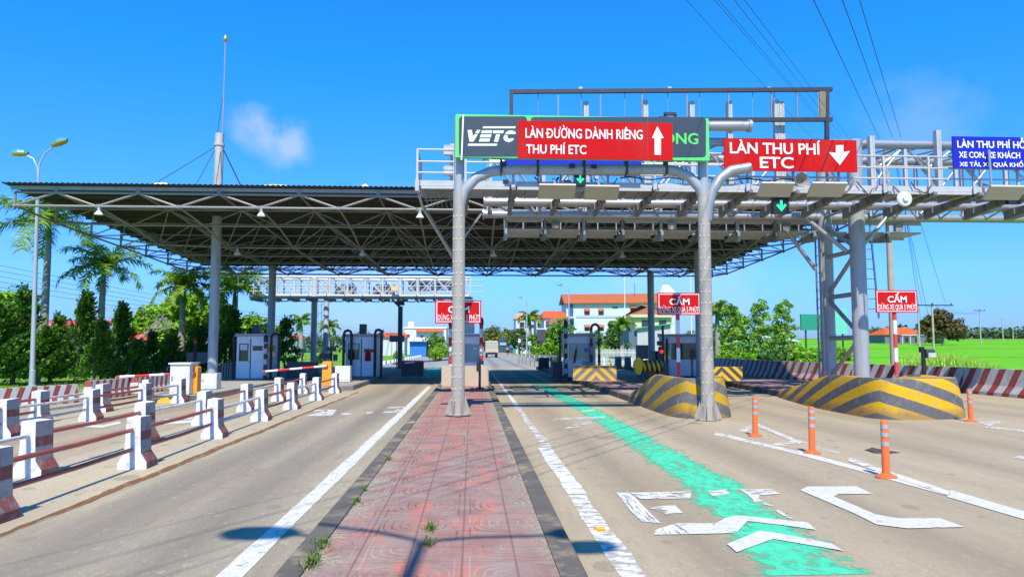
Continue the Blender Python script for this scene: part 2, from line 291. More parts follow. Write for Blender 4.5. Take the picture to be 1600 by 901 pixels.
rail_w = M('rail_pale_paint', (0.58, 0.58, 0.55), 0.45, 0, 0.15, 5, 0, (0.30, 0.22, 0.16), 0.7, 8)
orange_m = M('orange_plastic', (0.80, 0.15, 0.03), 0.5, 0, 0.10, 5, 0, (0.5, 0.1, 0.03), 0.5, 9)
orange_y = M('barrier_orange_yellow', (0.80, 0.33, 0.02), 0.45, 0, 0.06, 4, 0, (0.5, 0.22, 0.04), 0.4, 6)
refl_m = M('grey_reflective_tape', (0.36, 0.37, 0.37), 0.35, 0, 0.1, 8)
red_m = M('sign_red', (0.52, 0.008, 0.010), 0.78, 0, 0.14, .9, 0, (0.40, .05, .045), .35, 1.4, (1, 1, .3))
blue_m = M('sign_blue', (0.01, 0.012, 0.42), 0.4, 0, 0.06, 2)
text_w = M('sign_white_letters', (0.85, 0.85, 0.85), 0.5, 0, 0.03, 3)
green_b = M('sign_bright_green', (0.10, 0.66, 0.16), 0.45, 0, 0.06, 2)
navy_m = M('sign_slate_navy', (0.035, 0.052, 0.075), 0.45, 0, 0.15, 3)
cream_m = M('sign_cream_green_letters', (0.72, 0.82, 0.66), 0.5, 0, 0.1, 6)
lime_m = M('sign_lime_letters', (0.10, 0.62, 0.12), 0.5, 0, 0.1, 6)
beige_m = M('antenna_beige', (0.50, 0.46, 0.37), 0.55, 0, 0.06, 3)
cab_m = M('cabinet_cream', (0.66, 0.66, 0.58), 0.5, 0, 0.05, 3, 0, (0.4, 0.37, 0.3), 0.4, 4)
booth_m = M('booth_white_panel', (0.72, 0.77, 0.82), 0.5, 0, 0.06, 3, 0, (0.38, 0.38, 0.38), 0.4, 3)
booth_g = M('booth_grey_trim', (0.36, 0.37, 0.38), 0.5, 0, 0.1, 3)
conc_m = M('raw_concrete', (0.36, 0.34, 0.30), 0.85, 0, 0.16, 3, 0.4, (0.18, 0.16, 0.14), 0.6, 3)
conc_t = M('tan_concrete', (0.52, 0.42, 0.30), 0.85, 0, 0.12, 3, 0.3, (0.33, 0.27, 0.2), 0.5, 3)
glass_m = GLASS('tinted_glass', (0.035, 0.05, 0.06)); glass_l = GLASS('pale_glass', (0.22, 0.36, 0.42))
curb_m = M('charcoal_kerb_paint', (0.13, 0.118, 0.10), 0.8, 0, 0.35, 3, 0.4, (0.42, 0.33, 0.20), 0.95, 1.9)
curb_g = M('grey_kerb', (0.33, 0.31, 0.28), 0.85, 0, 0.2, 3, 0.4, (0.14, 0.13, 0.12), 0.7, 2.2)
bark_m = M('grey_bark', (0.22, 0.19, 0.16), 0.9, 0, 0.3, 6, 0.6)
palm_m = M('palm_trunk', (0.33, 0.29, 0.25), 0.85, 0, 0.2, 4, 0.4, (0.14, 0.12, 0.1), 0.6, 3, (1, 1, 5))
shaft_m = M('palm_crownshaft', (0.10, 0.19, 0.045), 0.5, 0, 0.15, 3)

# ------------------------------------------------------------------ mesh building
ORG = {}
class B:
    def __init__(s): s.v = []; s.f = []; s.m = []
    def face(s, pts, mi=0):
        n = len(s.v); s.v += [tuple(p) for p in pts]; s.f.append(tuple(range(n, n + len(pts)))); s.m.append(mi)
    def box(s, c, d, rz=0.0, mi=0, taper=1.0):
        n = len(s.v); cx, cy, cz = c; hx, hy, hz = d[0] / 2, d[1] / 2, d[2] / 2
        for z in (-1, 1):
            k = taper if z > 0 else 1
            for x, y in ((-1, -1), (1, -1), (1, 1), (-1, 1)):
                a, b = x * hx * k, y * hy * k
                s.v.append((cx + a * math.cos(rz) - b * math.sin(rz), cy + a * math.sin(rz) + b * math.cos(rz), cz + z * hz))
        for q in ((3, 2, 1, 0), (4, 5, 6, 7), (0, 1, 5, 4), (1, 2, 6, 5), (2, 3, 7, 6), (3, 0, 4, 7)):
            s.f.append(tuple(n + i for i in q)); s.m.append(mi)
    def b2(s, p, q, mi=0): s.box(((p[0] + q[0]) / 2, (p[1] + q[1]) / 2, (p[2] + q[2]) / 2), (abs(q[0] - p[0]), abs(q[1] - p[1]), abs(q[2] - p[2])), 0, mi)
    def beam(s, p, q, wd, ht, mi=0, up=(0, 0, 1)):
        p, q = Vector(p), Vector(q); d = (q - p).normalized(); u = Vector(up)
        if abs(d.dot(u)) > 0.95: u = Vector((0, 1, 0))
        r = d.cross(u).normalized(); u = r.cross(d)
        n = len(s.v)
        for e in (p, q):
            for a, b in ((-1, -1), (1, -1), (1, 1), (-1, 1)): s.v.append(tuple(e + r * a * wd / 2 + u * b * ht / 2))
        for k in ((3, 2, 1, 0), (4, 5, 6, 7), (0, 1, 5, 4), (1, 2, 6, 5), (2, 3, 7, 6), (3, 0, 4, 7)):
            s.f.append(tuple(n + i for i in k)); s.m.append(mi)
    def tube(s, pts, r, n=8, mi=0, cap=True):
        pts = [Vector(p) for p in pts]; rs = r if isinstance(r, (list, tuple)) else [r] * len(pts)
        base = len(s.v); prev = None
        for i, p in enumerate(pts):
            d = ((pts[min(i + 1, len(pts) - 1)] - pts[max(i - 1, 0)])).normalized()
            if prev is None:
                a = Vector((0, 0, 1)) if abs(d.z) < 0.9 else Vector((1, 0, 0)); u = d.cross(a).normalized()
            else: u = (prev - d * prev.dot(d)).normalized()
            prev = u; wv = d.cross(u)
            for k in range(n):
                t = 2 * math.pi * k / n; s.v.append(tuple(p + (u * math.cos(t) + wv * math.sin(t)) * rs[i]))
        for i in range(len(pts) - 1):
            for k in range(n):
                a = base + i * n + k; b = base + i * n + (k + 1) % n
                s.f.append((a, b, b + n, a + n)); s.m.append(mi)
        if cap:
            s.f.append(tuple(base + k for k in reversed(range(n)))); s.m.append(mi)
            s.f.append(tuple(base + (len(pts) - 1) * n + k for k in range(n))); s.m.append(mi)
    def prism(s, poly, a, b, axis='y', mi=0, side=None):
        """poly of 2D points extruded from a to b; axis y: poly is (x,z), axis x: (y,z), axis z: (x,y)"""
        def mk(p, t): return (p[0], t, p[1]) if axis == 'y' else (t, p[0], p[1]) if axis == 'x' else (p[0], p[1], t)
        n = len(s.v); N = len(poly)
        s.v += [mk(p, a) for p in poly] + [mk(p, b) for p in poly]
        s.f.append(tuple(range(n, n + N))); s.m.append(mi); s.f.append(tuple(range(n + 2 * N - 1, n + N - 1, -1))); s.m.append(mi)
        for i in range(N):
            j = (i + 1) % N; s.f.append((n + j, n + i, n + N + i, n + N + j)); s.m.append(mi if side is None else side[i] if isinstance(side, list) else side)
    def lathe(s, prof, c=(0, 0, 0), n=12, mi=0):
        base = len(s.v)
        for r, z in prof:
            for k in range(n):
                t = 2 * math.pi * k / n; s.v.append((c[0] + r * math.cos(t), c[1] + r * math.sin(t), c[2] + z))
        for i in range(len(prof) - 1):
            for k in range(n):
                a = base + i * n + k; b = base + i * n + (k + 1) % n; s.f.append((a, b, b + n, a + n)); s.m.append(mi)
        s.f.append(tuple(base + k for k in reversed(range(n)))); s.m.append(mi)
        s.f.append(tuple(base + (len(prof) - 1) * n + k for k in range(n))); s.m.append(mi)
    def build(s, name, mats, parent=None, smooth=False, fix=True):
        o0 = ORG.get(parent.name, Vector()) if parent else Vector()
        me = bpy.data.meshes.new(name)
        me.from_pydata([(x - o0.x, y - o0.y, z - o0.z) for x, y, z in s.v], [], s.f)
        for mm in (mats if isinstance(mats, (list, tuple)) else [mats]): me.materials.append(mm)
        me.polygons.foreach_set('material_index', s.m)
        if fix:
            import bmesh
            bm = bmesh.new(); bm.from_mesh(me); bmesh.ops.recalc_face_normals(bm, faces=bm.faces); bm.to_mesh(me); bm.free()
        if smooth:
            me.polygons.foreach_set('use_smooth', [True] * len(me.polygons))
            try: me.set_sharp_from_angle(angle=R(40))
            except Exception: pass
        me.update()
        o = bpy.data.objects.new(name, me); C.objects.link(o)
        if parent: o.parent = parent; ORG[o.name] = o0
        else: ORG[o.name] = Vector()
        return o
def tag(o, label, cat, group=None, kind=None):
    o['label'] = label; o['category'] = cat
    if group: o['group'] = group
    if kind: o['kind'] = kind
    return o
def thing(name, label, cat, loc=(0, 0, 0), group=None):
    o = bpy.data.objects.new(name, None); C.objects.link(o); o.location = loc; o.empty_display_size = 0.2
    ORG[o.name] = Vector(loc)
    return tag(o, label, cat, group)
def struct(o): o['kind'] = 'structure'; return o
def dup(o, loc, rz=0.0, label=None, scale=None, parent=None):
    c = o.copy(); C.objects.link(c)
    if parent is None:
        c.location = loc; c.rotation_euler = (0, 0, rz)
        if scale: c.scale = (scale,) * 3 if isinstance(scale, (int, float)) else scale
        if label: c['label'] = label
    else: c.parent = parent
    for ch in list(o.children): dup(ch, None, parent=c)
    return c
def lettering(string, x0, x1, z0, z1, y, mat, parent, name='lettering', weight=0.012, shear=0.0):
    """raised letters fitted to a box on a plate that faces -Y"""
    if 'Đ' in string:
        plain = string.replace('Đ', 'D'); o = lettering(plain, x0, x1, z0, z1, y, mat, parent, name, weight, shear)
        def wid(t):
            c = bpy.data.curves.new('m', 'FONT'); c.body = t; ob = bpy.data.objects.new('m', c); C.objects.link(ob); bpy.context.view_layer.update(); r = ob.dimensions.x; bpy.data.objects.remove(ob); bpy.data.curves.remove(c); return r
        k = plain.index('D', string.index('Đ')); W_ = wid(plain); xa = x0 + (wid(plain[:k + 1]) - wid('D')) / W_ * (x1 - x0); wd = wid('D') / W_ * (x1 - x0); h = z1 - z0
        b = B(); b.b2((xa - wd * .20, y - .006, z0 + h * .32), (xa + wd * .42, y - .0005, z0 + h * .41)); b.build('letter_stroke', mat, parent)
        return o
    cu = bpy.data.curves.new(name, 'FONT'); cu.body = string; cu.offset = weight; cu.extrude = 0.004; cu.shear = shear; cu.resolution_u = 3
    tmp = bpy.data.objects.new('tmp_text', cu); C.objects.link(tmp)
    dg = bpy.context.evaluated_depsgraph_get(); me = bpy.data.meshes.new_from_object(tmp.evaluated_get(dg))
    bpy.data.objects.remove(tmp); bpy.data.curves.remove(cu)
    xs = [v.co.x for v in me.vertices]; ys = [v.co.y for v in me.vertices]
    ax, bx, ay, by = min(xs), max(xs), min(ys), max(ys); o0 = ORG[parent.name]
    for v in me.vertices:
        x, yy, zz = v.co
        v.co = (x0 + (x - ax) / (bx - ax) * (x1 - x0) - o0.x, y - zz - o0.y, z0 + (yy - ay) / (by - ay) * (z1 - z0) - o0.z)
    me.materials.clear(); me.materials.append(mat); me.name = name
    o = bpy.data.objects.new(name, me); C.objects.link(o); o.parent = parent; ORG[o.name] = o0
    return o
def sheet(name, poly, z, mat, kind='structure'):
    b = B(); b.face([(p[0], p[1], z) for p in poly]); o = b.build(name, mat)
    if kind: o['kind'] = kind
    return o
def rect(x0, y0, x1, y1): return [(x0, y0), (x1, y0), (x1, y1), (x0, y1)]

# ------------------------------------------------------------------ the setting
lawn_m = M('lawn_grass', (0.15, 0.32, 0.02), 0.9, 0, 0.45, 0.7, 0.6, (0.19, 0.20, 0.05), 0.6, 0.5)
field_m = M('rice_field_green', (0.125, 0.42, 0.004), 0.8, 0, 0.28, 0.35, 0.7, (0.18, 0.36, 0.012), 0.8, 0.10, (1, 2.5, 1))
earth_m = M('bare_earth', (0.30, 0.25, 0.18), 0.95, 0, 0.3, 1.2, 0.6, (0.13, 0.19, 0.03), 0.85, 0.5)
struct(sheet('ground', rect(-4000, -300, 4000, 6000), -0.42, lawn_m))
pv_r = PAVE('road_concrete', (0.44, 0.355, 0.235), (0.22, 0.178, 0.125), (0.51, 0.415, 0.28), lanes=((2.05, .55, .8), (4.3, .6, .8), (7.6, .6, .6), (9.3, .6, .6), (13.9, .7, .6), (15.8, .7, .6), (-7.2, .5, .8), (-8.3, .5, .8)), streak=0.42, cracks=True)
pv_l = PAVE('left_lane_concrete', (0.40, 0.34, 0.24), (0.17, 0.15, 0.12), (0.48, 0.405, 0.28), lanes=((-2.5, .6, .9), (-3.55, .65, .9)), streak=0.8)
pv_m = PAVE('median_concrete', (0.45, 0.385, 0.275), (0.27, 0.23, 0.17), (0.55, 0.465, 0.31), streak=0.3)
pv_far = PAVE('far_asphalt', (0.31, 0.29, 0.265), (0.17, 0.165, 0.16), (0.37, 0.35, 0.31), lanes=((2.2, .6, .9), (4.2, .6, .9)), streak=0.5, cracks=False)
def slab(name, x0, y0, x1, y1, z0, z1, mat):
    b = B(); b.b2((x0, y0, z0), (x1, y1, z1)); return struct(b.build(name, mat))
slab('plaza_pavement', -15.0, -12, 21.5, 64, -0.4, 0.0, pv_r)
slab('far_road', -8.8, 64.004, 9.4, 900, -0.4, -0.004, pv_far)
struct(sheet('left_lane_surface', rect(-4.33, -12, -1.41, 64), 0.004, pv_l))
struct(sheet('median_strip', rect(-6.35, -12, -4.36, 29.0), 0.004, pv_m))
struct(sheet('median_strip', rect(-10.3, 2, -8.75, 24.2), 0.004, pv_m))
struct(sheet('lawn', rect(-160, -20, -15.004, 300), -0.05, lawn_m))
struct(sheet('lawn', rect(9.41, 64.01, 60, 240), -0.06, lawn_m))
struct(sheet('lawn', rect(-15.003, 64.01, -8.81, 300), -0.06, lawn_m))
struct(sheet('earth_shoulder', rect(21.504, -20, 23.5, 64), -0.03, earth_m))
struct(sheet('earth_shoulder', rect(-17.5, 30, -15.006, 64), -0.03, earth_m))
# rice field, rising very gently towards its far bank
def zf(x, y): return -0.30 + max(0, y - 38) * 0.020
b = B()
for i in range(12):
    ya, yb = 10 + i * 20.9, 10 + (i + 1) * 20.9
    for j in range(6):
        xa = [23.5, 40, 60, 90, 140, 220, 420]
        b.face([(xa[j], ya, zf(0, ya)), (xa[j + 1], ya, zf(0, ya)), (xa[j + 1], yb, zf(0, yb)), (xa[j], yb, zf(0, yb))])
struct(b.build('rice_field', field_m))
b = B()
for (ya, za), (yb, zb) in (((260.8, 4.15), (262, 4.6)), ((262, 4.6), (300, 4.6)), ((300, 4.6), (3000, 6.0))): b.face([(23.5, ya, za), (2500, ya, za), (2500, yb, zb), (23.5, yb, zb)])
struct(b.build('field_bank', M('field_bank_green', (0.12, 0.20, 0.035), 0.9, 0, 0.3, 0.2)))
b = B()
for i in range(3):
    pass
# low bunds between the paddies
b = B()
for yy in (78, 118, 165, 210): b.beam((24, yy, zf(0, yy) + .03), (400, yy + 6, zf(0, yy + 6) + .03), .5, .22)
struct(b.build('field_bund', M('bund_grass', (0.13, 0.34, 0.02), 0.9, 0, 0.3, 1)))

# ---- traffic islands: kerb ring + paved top
def island(name, pts, h, kerb_w, kmat, top_mat, top='island_paving', drop=0.02):
    """pts: outline (x,y) counter-clockwise"""
    n = len(pts); V = [Vector((p[0], p[1], 0)) for p in pts]; inn = []
    for i in range(n):
        a, c, d = V[i - 1], V[i], V[(i + 1) % n]
        n1 = Vector((-(c - a).y, (c - a).x, 0)).normalized(); n2 = Vector((-(d - c).y, (d - c).x, 0)).normalized()
        m = (n1 + n2).normalized(); k = kerb_w / max(0.35, m.dot(n1)); inn.append(c + m * k)
    b = B()
    for i in range(n):
        j = (i + 1) % n; o1, o2, i1, i2 = V[i], V[j], inn[i], inn[j]
        e = 0.02; up1 = o1 + (i1 - o1) * (e / kerb_w); up2 = o2 + (i2 - o2) * (e / kerb_w)
        b.face([o1 + Vector((0, 0, -.3)), o2 + Vector((0, 0, -.3)), o2 + Vector((0, 0, h - e)), o1 + Vector((0, 0, h - e))])
        b.face([o1 + Vector((0, 0, h - e)), o2 + Vector((0, 0, h - e)), up2 + Vector((0, 0, h)), up1 + Vector((0, 0, h))])
        b.face([up1 + Vector((0, 0, h)), up2 + Vector((0, 0, h)), i2 + Vector((0, 0, h)), i1 + Vector((0, 0, h))])
        b.face([i1 + Vector((0, 0, h)), i2 + Vector((0, 0, h)), i2 + Vector((0, 0, h - drop)), i1 + Vector((0, 0, h - drop))])
    struct(b.build(name + '_kerb', kmat))
    b = B(); b.face([(p.x, p.y, h - drop + .002) for p in inn]); struct(b.build(name + '_' + top, top_mat))
tiles = TILES('red_pavers')
pink = M('faded_pink_pavers', (0.40, 0.22, 0.19), 0.85, 0, 0.25, 2.5, 0.3, (0.36, 0.31, 0.27), 0.7, 1.2)
def outl(x0, y0, x1, y1, st=5.0):
    n = max(1, int((y1 - y0) / st)); r = [(x1, y0 + (y1 - y0) * i / n) for i in range(n + 1)]; l = [(x0, y1 - (y1 - y0) * i / n) for i in range(n + 1)]
    return r + l
island('centre_island', outl(-1.40, -9, 0.83, 54), 0.15, 0.20, curb_m, tiles)
island('right_island', outl(5.0, 20.5, 6.9, 58), 0.2, 0.22, curb_m, pink)
island('outer_island', [(12.35, 19.5), (13.2, 22), (14.3, 27), (14.6, 58), (11.6, 58), (11.4, 34), (10.9, 27), (10.3, 22.5), (10.2, 19.5)], 0.2, 0.22, curb_m, pink)
island('left_island', [(-5.3, 29.3), (-4.75, 30.4), (-4.75, 58), (-7.3, 58), (-7.3, 32.5), (-6.9, 29.6), (-6.1, 29.1)], 0.2, 0.22, curb_g, conc_m)
island('outer_left_island', [(-8.95, 24.3), (-8.7, 25.0), (-8.55, 58), (-12.6, 58), (-12.6, 31), (-10.5, 27), (-10.4, 24.3)], 0.2, 0.22, curb_g, conc_m)
# yellow and black tip of the outer left island
b = B(); b.b2((-10.38, 24.0, 0), (-8.97, 24.29, 0.205)); o = struct(b.build('island_tip_kerb', STR('tip_stripes', (0.75, 0.46, 0.02), (0.06, 0.06, 0.06), 0.9, 0, 1.0, 0.5, -9.6)))

# ---- paint on the road
w_line = PAINT('white_paint_solid', (0.66, 0.64, 0.58), 0.37, 7, (1, .7, 1), 0.06)
w_worn = PAINT('white_paint_worn', (0.70, 0.68, 0.62), 0.46, 6, (0.8, 1.6, 1), 0.05)
w_vworn = PAINT('white_paint_very_worn', (0.72, 0.71, 0.67), 0.50, 6, (.6, 1.2, 1), 0.05)
w_new = PAINT('white_paint_fresh', (0.64, 0.62, 0.57), 0.36, 7, (1, 1, 1), 0.05)
g_paint = PAINT('green_lane_paint', (0.05, 0.50, 0.255), 0.415, 5.5, (1.2, .8, 1), 0.07, (0.10, 0.68, 0.40), 3.2)
g_faint = PAINT('green_lane_paint_faint', (0.06, 0.46, 0.30), 0.49, 5, (1, .4, 1), 0.08)
def ragged(xl, xr, y0, y1, z, mat, amp=0.1, step=0.12, name='lane_paint'):
    """strip between two x(y) functions with eaten edges"""
    b = B(); y = y0; pts = []
    rr = random.Random(int(y0 * 10) + int(xl(y0) * 100))
    ea = eb = 0.0
    while y < y1 + 1e-6:
        ea = .82 * ea + rr.gauss(0, amp * .38); eb = .82 * eb + rr.gauss(0, amp * .38)
        pts.append((xl(y) + ea + rr.uniform(-amp, amp) * .22, xr(y) + eb + rr.uniform(-amp, amp) * .22, y)); y += step * rr.uniform(.5, 1.5) * .6
    K = 8; uvs = []
    for (a, c, y_), (d, e, yy) in zip(pts, pts[1:]):
        for q in range(K):
            f0, f1 = q / K, (q + 1) / K; b.face([(a + (c - a) * f0, y_, z), (a + (c - a) * f1, y_, z), (d + (e - d) * f1, yy, z), (d + (e - d) * f0, yy, z)]); uvs += [(f0, y_), (f1, y_), (f1, yy), (f0, yy)]
    o = b.build(name, mat, None, False, False); ul = o.data.uv_layers.new(name='UVMap')
    for k, uv in enumerate(uvs): ul.data[k].uv = uv
    return struct(o)
ragged(lambda y: -1.93, lambda y: -1.73, -5, 33, 0.009, w_line, 0.010, 0.3, 'edge_line_paint')
ragged(lambda y: 1.14, lambda y: 1.34, -5, 8.9, 0.004, w_worn, 0.012, 0.1, 'edge_line_paint')
ragged(lambda y: 1.15, lambda y: 1.38, 8.95, 13.0, 0.004, PAINT('white_paint_mid', (0.70, 0.68, 0.62), 0.42, 5, (.7, 1.6, 1)), 0.012, 0.1, 'edge_line_paint')
ragged(lambda y: 1.25, lambda y: 1.40, 13.0, 22, 0.004, w_vworn, 0.015, 0.2, 'edge_line_paint')
ragged(lambda y: 1.28, lambda y: 1.42, 22, 63.9, 0.004, w_line, 0.012, 0.5, 'edge_line_paint')
def lerp_tab(tab):
    def f(y):
        for (a, x), (c, z) in zip(tab, tab[1:]):
            if y <= c: return x + (z - x) * max(0, (y - a) / (c - a))
        return tab[-1][1]
    return f
gl = lerp_tab([(4, 2.05), (5.7, 2.15), (10.3, 2.62), (17.9, 2.85), (34, 2.75), (60, 2.7)]); gr = lerp_tab([(4, 3.0), (5.8, 3.12), (9.3, 3.5), (13.7, 3.55), (29, 3.62), (60, 3.6)])
glw = lambda y: gl(y) - .10
grw = lambda y: gr(y) + .10
ragged(glw, grw, 5.72, 22, 0.004, g_paint, 0.04, 0.09, 'green_lane_paint')
ragged(glw, grw, 22, 33, 0.004, PAINT('green_lane_paint_mid', (0.06, 0.52, 0.30), 0.40, 5, (1.2, .6, 1), 0.07, None, 3), 0.08, 0.2, 'green_lane_paint')
ragged(gl, gr, 33.2, 56, 0.004, g_faint, 0.06, 0.4, 'green_lane_paint')
ragged(lambda y: -3.3, lambda y: -2.0, 40, 63, 0.009, PAINT('green_lane_paint_left', (0.05, 0.46, 0.30), 0.42, 3, (1, .3, 1), 0.08), 0.06, 0.4, 'green_lane_paint')
# faint light dashes across the green band further on
for py, x0, x1, hh in ((653, 862, 945, 4), (641, 905, 930, 3), (661, 895, 925, 4), (667, 880, 905, 3), (612, 818, 850, 3)):
    sheet('lane_mark_paint', [G(x0, py + hh), G(x1, py + hh * .2), G(x1, py - hh * .6), G(x0 + 6, py)], 0.008, w_vworn)
def mark(pix, mat, z=0.009, name='road_letter_paint'):
    """outline given where it lies on the road"""
    return sheet(name, [G(x, y) for x, y in pix], z, mat)
dry = PAINT('brushed_white_paint', (0.74, 0.74, 0.76), 0.46, 16, (2.2, .16, 1), 0.06)
mark([(985, 770), (1080, 768), (1079, 776), (1078, 779), (1002, 780), (994, 776)], w_worn, name='lane_letter_paint')
mark([(963, 770), (985, 770), (1003, 789), (1032, 818), (1003, 815), (985, 798)], dry, name='lane_letter_paint')
mark([(1015, 795), (1030, 791), (1055, 790), (1068, 803), (1040, 804), (1030, 799)], w_worn, name='lane_letter_paint')
mark([(1025, 828), (1057, 818), (1078, 835), (1022, 836)], dry, name='lane_letter_paint')
mark([(1057, 818), (1118, 818), (1130, 812), (1150, 832), (1154, 832), (1128, 834), (1078, 835)], w_new, name='lane_letter_paint')
mark([(1105, 768), (1135, 765), (1140, 773), (1113, 775)], w_worn, name='lane_letter_paint')
mark([(1155, 765), (1170, 764), (1205, 765), (1219, 772), (1187, 774), (1185, 780), (1192, 783), (1203, 789), (1209, 792), (1196, 789), (1178, 785), (1176, 780), (1168, 773)], w_worn, name='lane_letter_paint')
mark([(1211, 796), (1220, 799), (1233, 808), (1240, 812), (1229, 809), (1216, 802)], w_worn, name='lane_letter_paint')
mark([(1250, 766), (1262, 760.5), (1338, 760), (1364, 772), (1310, 772), (1303, 776), (1368, 804), (1402, 810), (1468, 810), (1508, 824), (1418, 826), (1370, 820), (1336, 803)], w_new, name='lane_letter_paint')
mark([(1130, 811), (1152, 806), (1172, 808), (1262, 817), (1275, 829), (1236, 823), (1168, 815), (1152, 832), (1130, 829)], w_new, 0.012, 'chevron_paint')
mark([(1136, 851), (1188, 830), (1210, 833), (1298, 850), (1319, 862), (1225, 846), (1208, 843), (1151, 864)], w_new, 0.012, 'chevron_paint')
VK = [1116, 1245, 1365, 1480, 1180, 1275, 1325, 1400]
# converging lines with cross bars before the outer island
for (x0, y0, x1, y1, hw, mt) in ((1116, 677, 1245, 707, 2.2, w_worn), (1245, 707, 1365, 739, 2.8, w_line), (1365, 739, 1480, 771, 3.6, w_line), (1480, 771, 1640, 818, 5.5, w_new),
                                 (1180, 663, 1250, 692, 2.0, w_worn), (1275, 700, 1310, 708, 2.0, w_vworn), (1325, 718, 1400, 744, 2.8, w_worn), (1400, 744, 1480, 771, 3.2, w_line)):
    sheet('edge_line_paint', [G(x0, y0 + hw), G(x1, y1 + hw), G(x1 + hw, y1 - hw), G(x0 + hw, y0 - hw)], 0.0052 + .0009 * VK.index(x0), mt)
for q in ([(1205, 694), (1248, 687), (1262, 692), (1225, 697)], [(1150, 674), (1172, 664), (1180, 667), (1165, 675)], [(1528, 660), (1560, 657), (1566, 662), (1545, 665)]):
    sheet('edge_line_paint', [G(x, y) for x, y in q], 0.0065, w_vworn)
sheet('edge_line_paint', [G(1540, 668), G(1640, 679), G(1640, 676), G(1540, 666)], 0.006, w_worn)
sheet('edge_line_paint', [G(1585, 715), G(1640, 722), G(1640, 718), G(1590, 712)], 0.006, w_worn)
sheet('blue_paint_patch', [G(1578, 806), G(1625, 812), G(1625, 803), G(1590, 803)], 0.005, PAINT('blue_paint', (0.08, 0.22, 0.55), 0.45, 5))
sheet('oil_stain', [G(1350, 703), G(1362, 699), G(1380, 702), G(1408, 707), G(1390, 709), G(1366, 708)], 0.005, PAINT('oil_stain_dark', (0.05, 0.05, 0.055), 0.45, 9, (1, 1, 1), 0.12))
# letters and bars half worn on the left lane, arrow on the lane beyond
for q in ([(466, 650), (482, 649), (514, 640), (527, 640), (518, 650), (494, 650)], [(493, 640), (513, 640), (510, 643), (488, 643)], [(533, 646), (550, 645), (547, 648), (531, 648)], [(572, 644), (584, 643), (580, 646), (570, 646)],
          [(600, 643), (636, 642), (632, 645), (595, 645)], [(607, 636), (640, 635), (637, 637), (604, 638)], [(618, 640), (640, 639), (638, 641), (616, 642)]):
    sheet('lane_letter_paint', [G(x, y) for x, y in q], 0.010, w_worn)
for q in ([(128, 667), (160, 668), (190, 661), (186, 658), (160, 664), (130, 664)], [(225, 661), (300, 656), (306, 660), (240, 664)], [(255, 655), (300, 652), (304, 654), (262, 657)]):
    sheet('lane_arrow_paint', [G(x, y) for x, y in q], 0.006, w_line)
# rust coloured wheel-rubbed edge of the left lane
ragged(lambda y: -4.40, lambda y: -4.27, -5, 29, 0.009, PAINT('rust_stain', (0.25, 0.115, 0.04), 0.46, 7, (2, .3, 1), 0.1), 0.03, 0.3, 'rust_stain')
# road stud
o = thing('road_stud', 'small amber road stud between two worn white dashes', 'road stud', G(938, 828))
p = G(938, 828); b = B(); b.box((p.x, p.y, 0.016), (0.11, 0.09, 0.022), 0, 0, 0.75); b.build('stud_body', M('stud_yellow', (0.75, 0.42, 0.03)), o)
b = B(); b.box((p.x, p.y - .043, 0.016), (0.08, 0.006, 0.014)); b.build('reflector', M('amber_reflector', (0.8, 0.25, 0.02), 0.2), o)

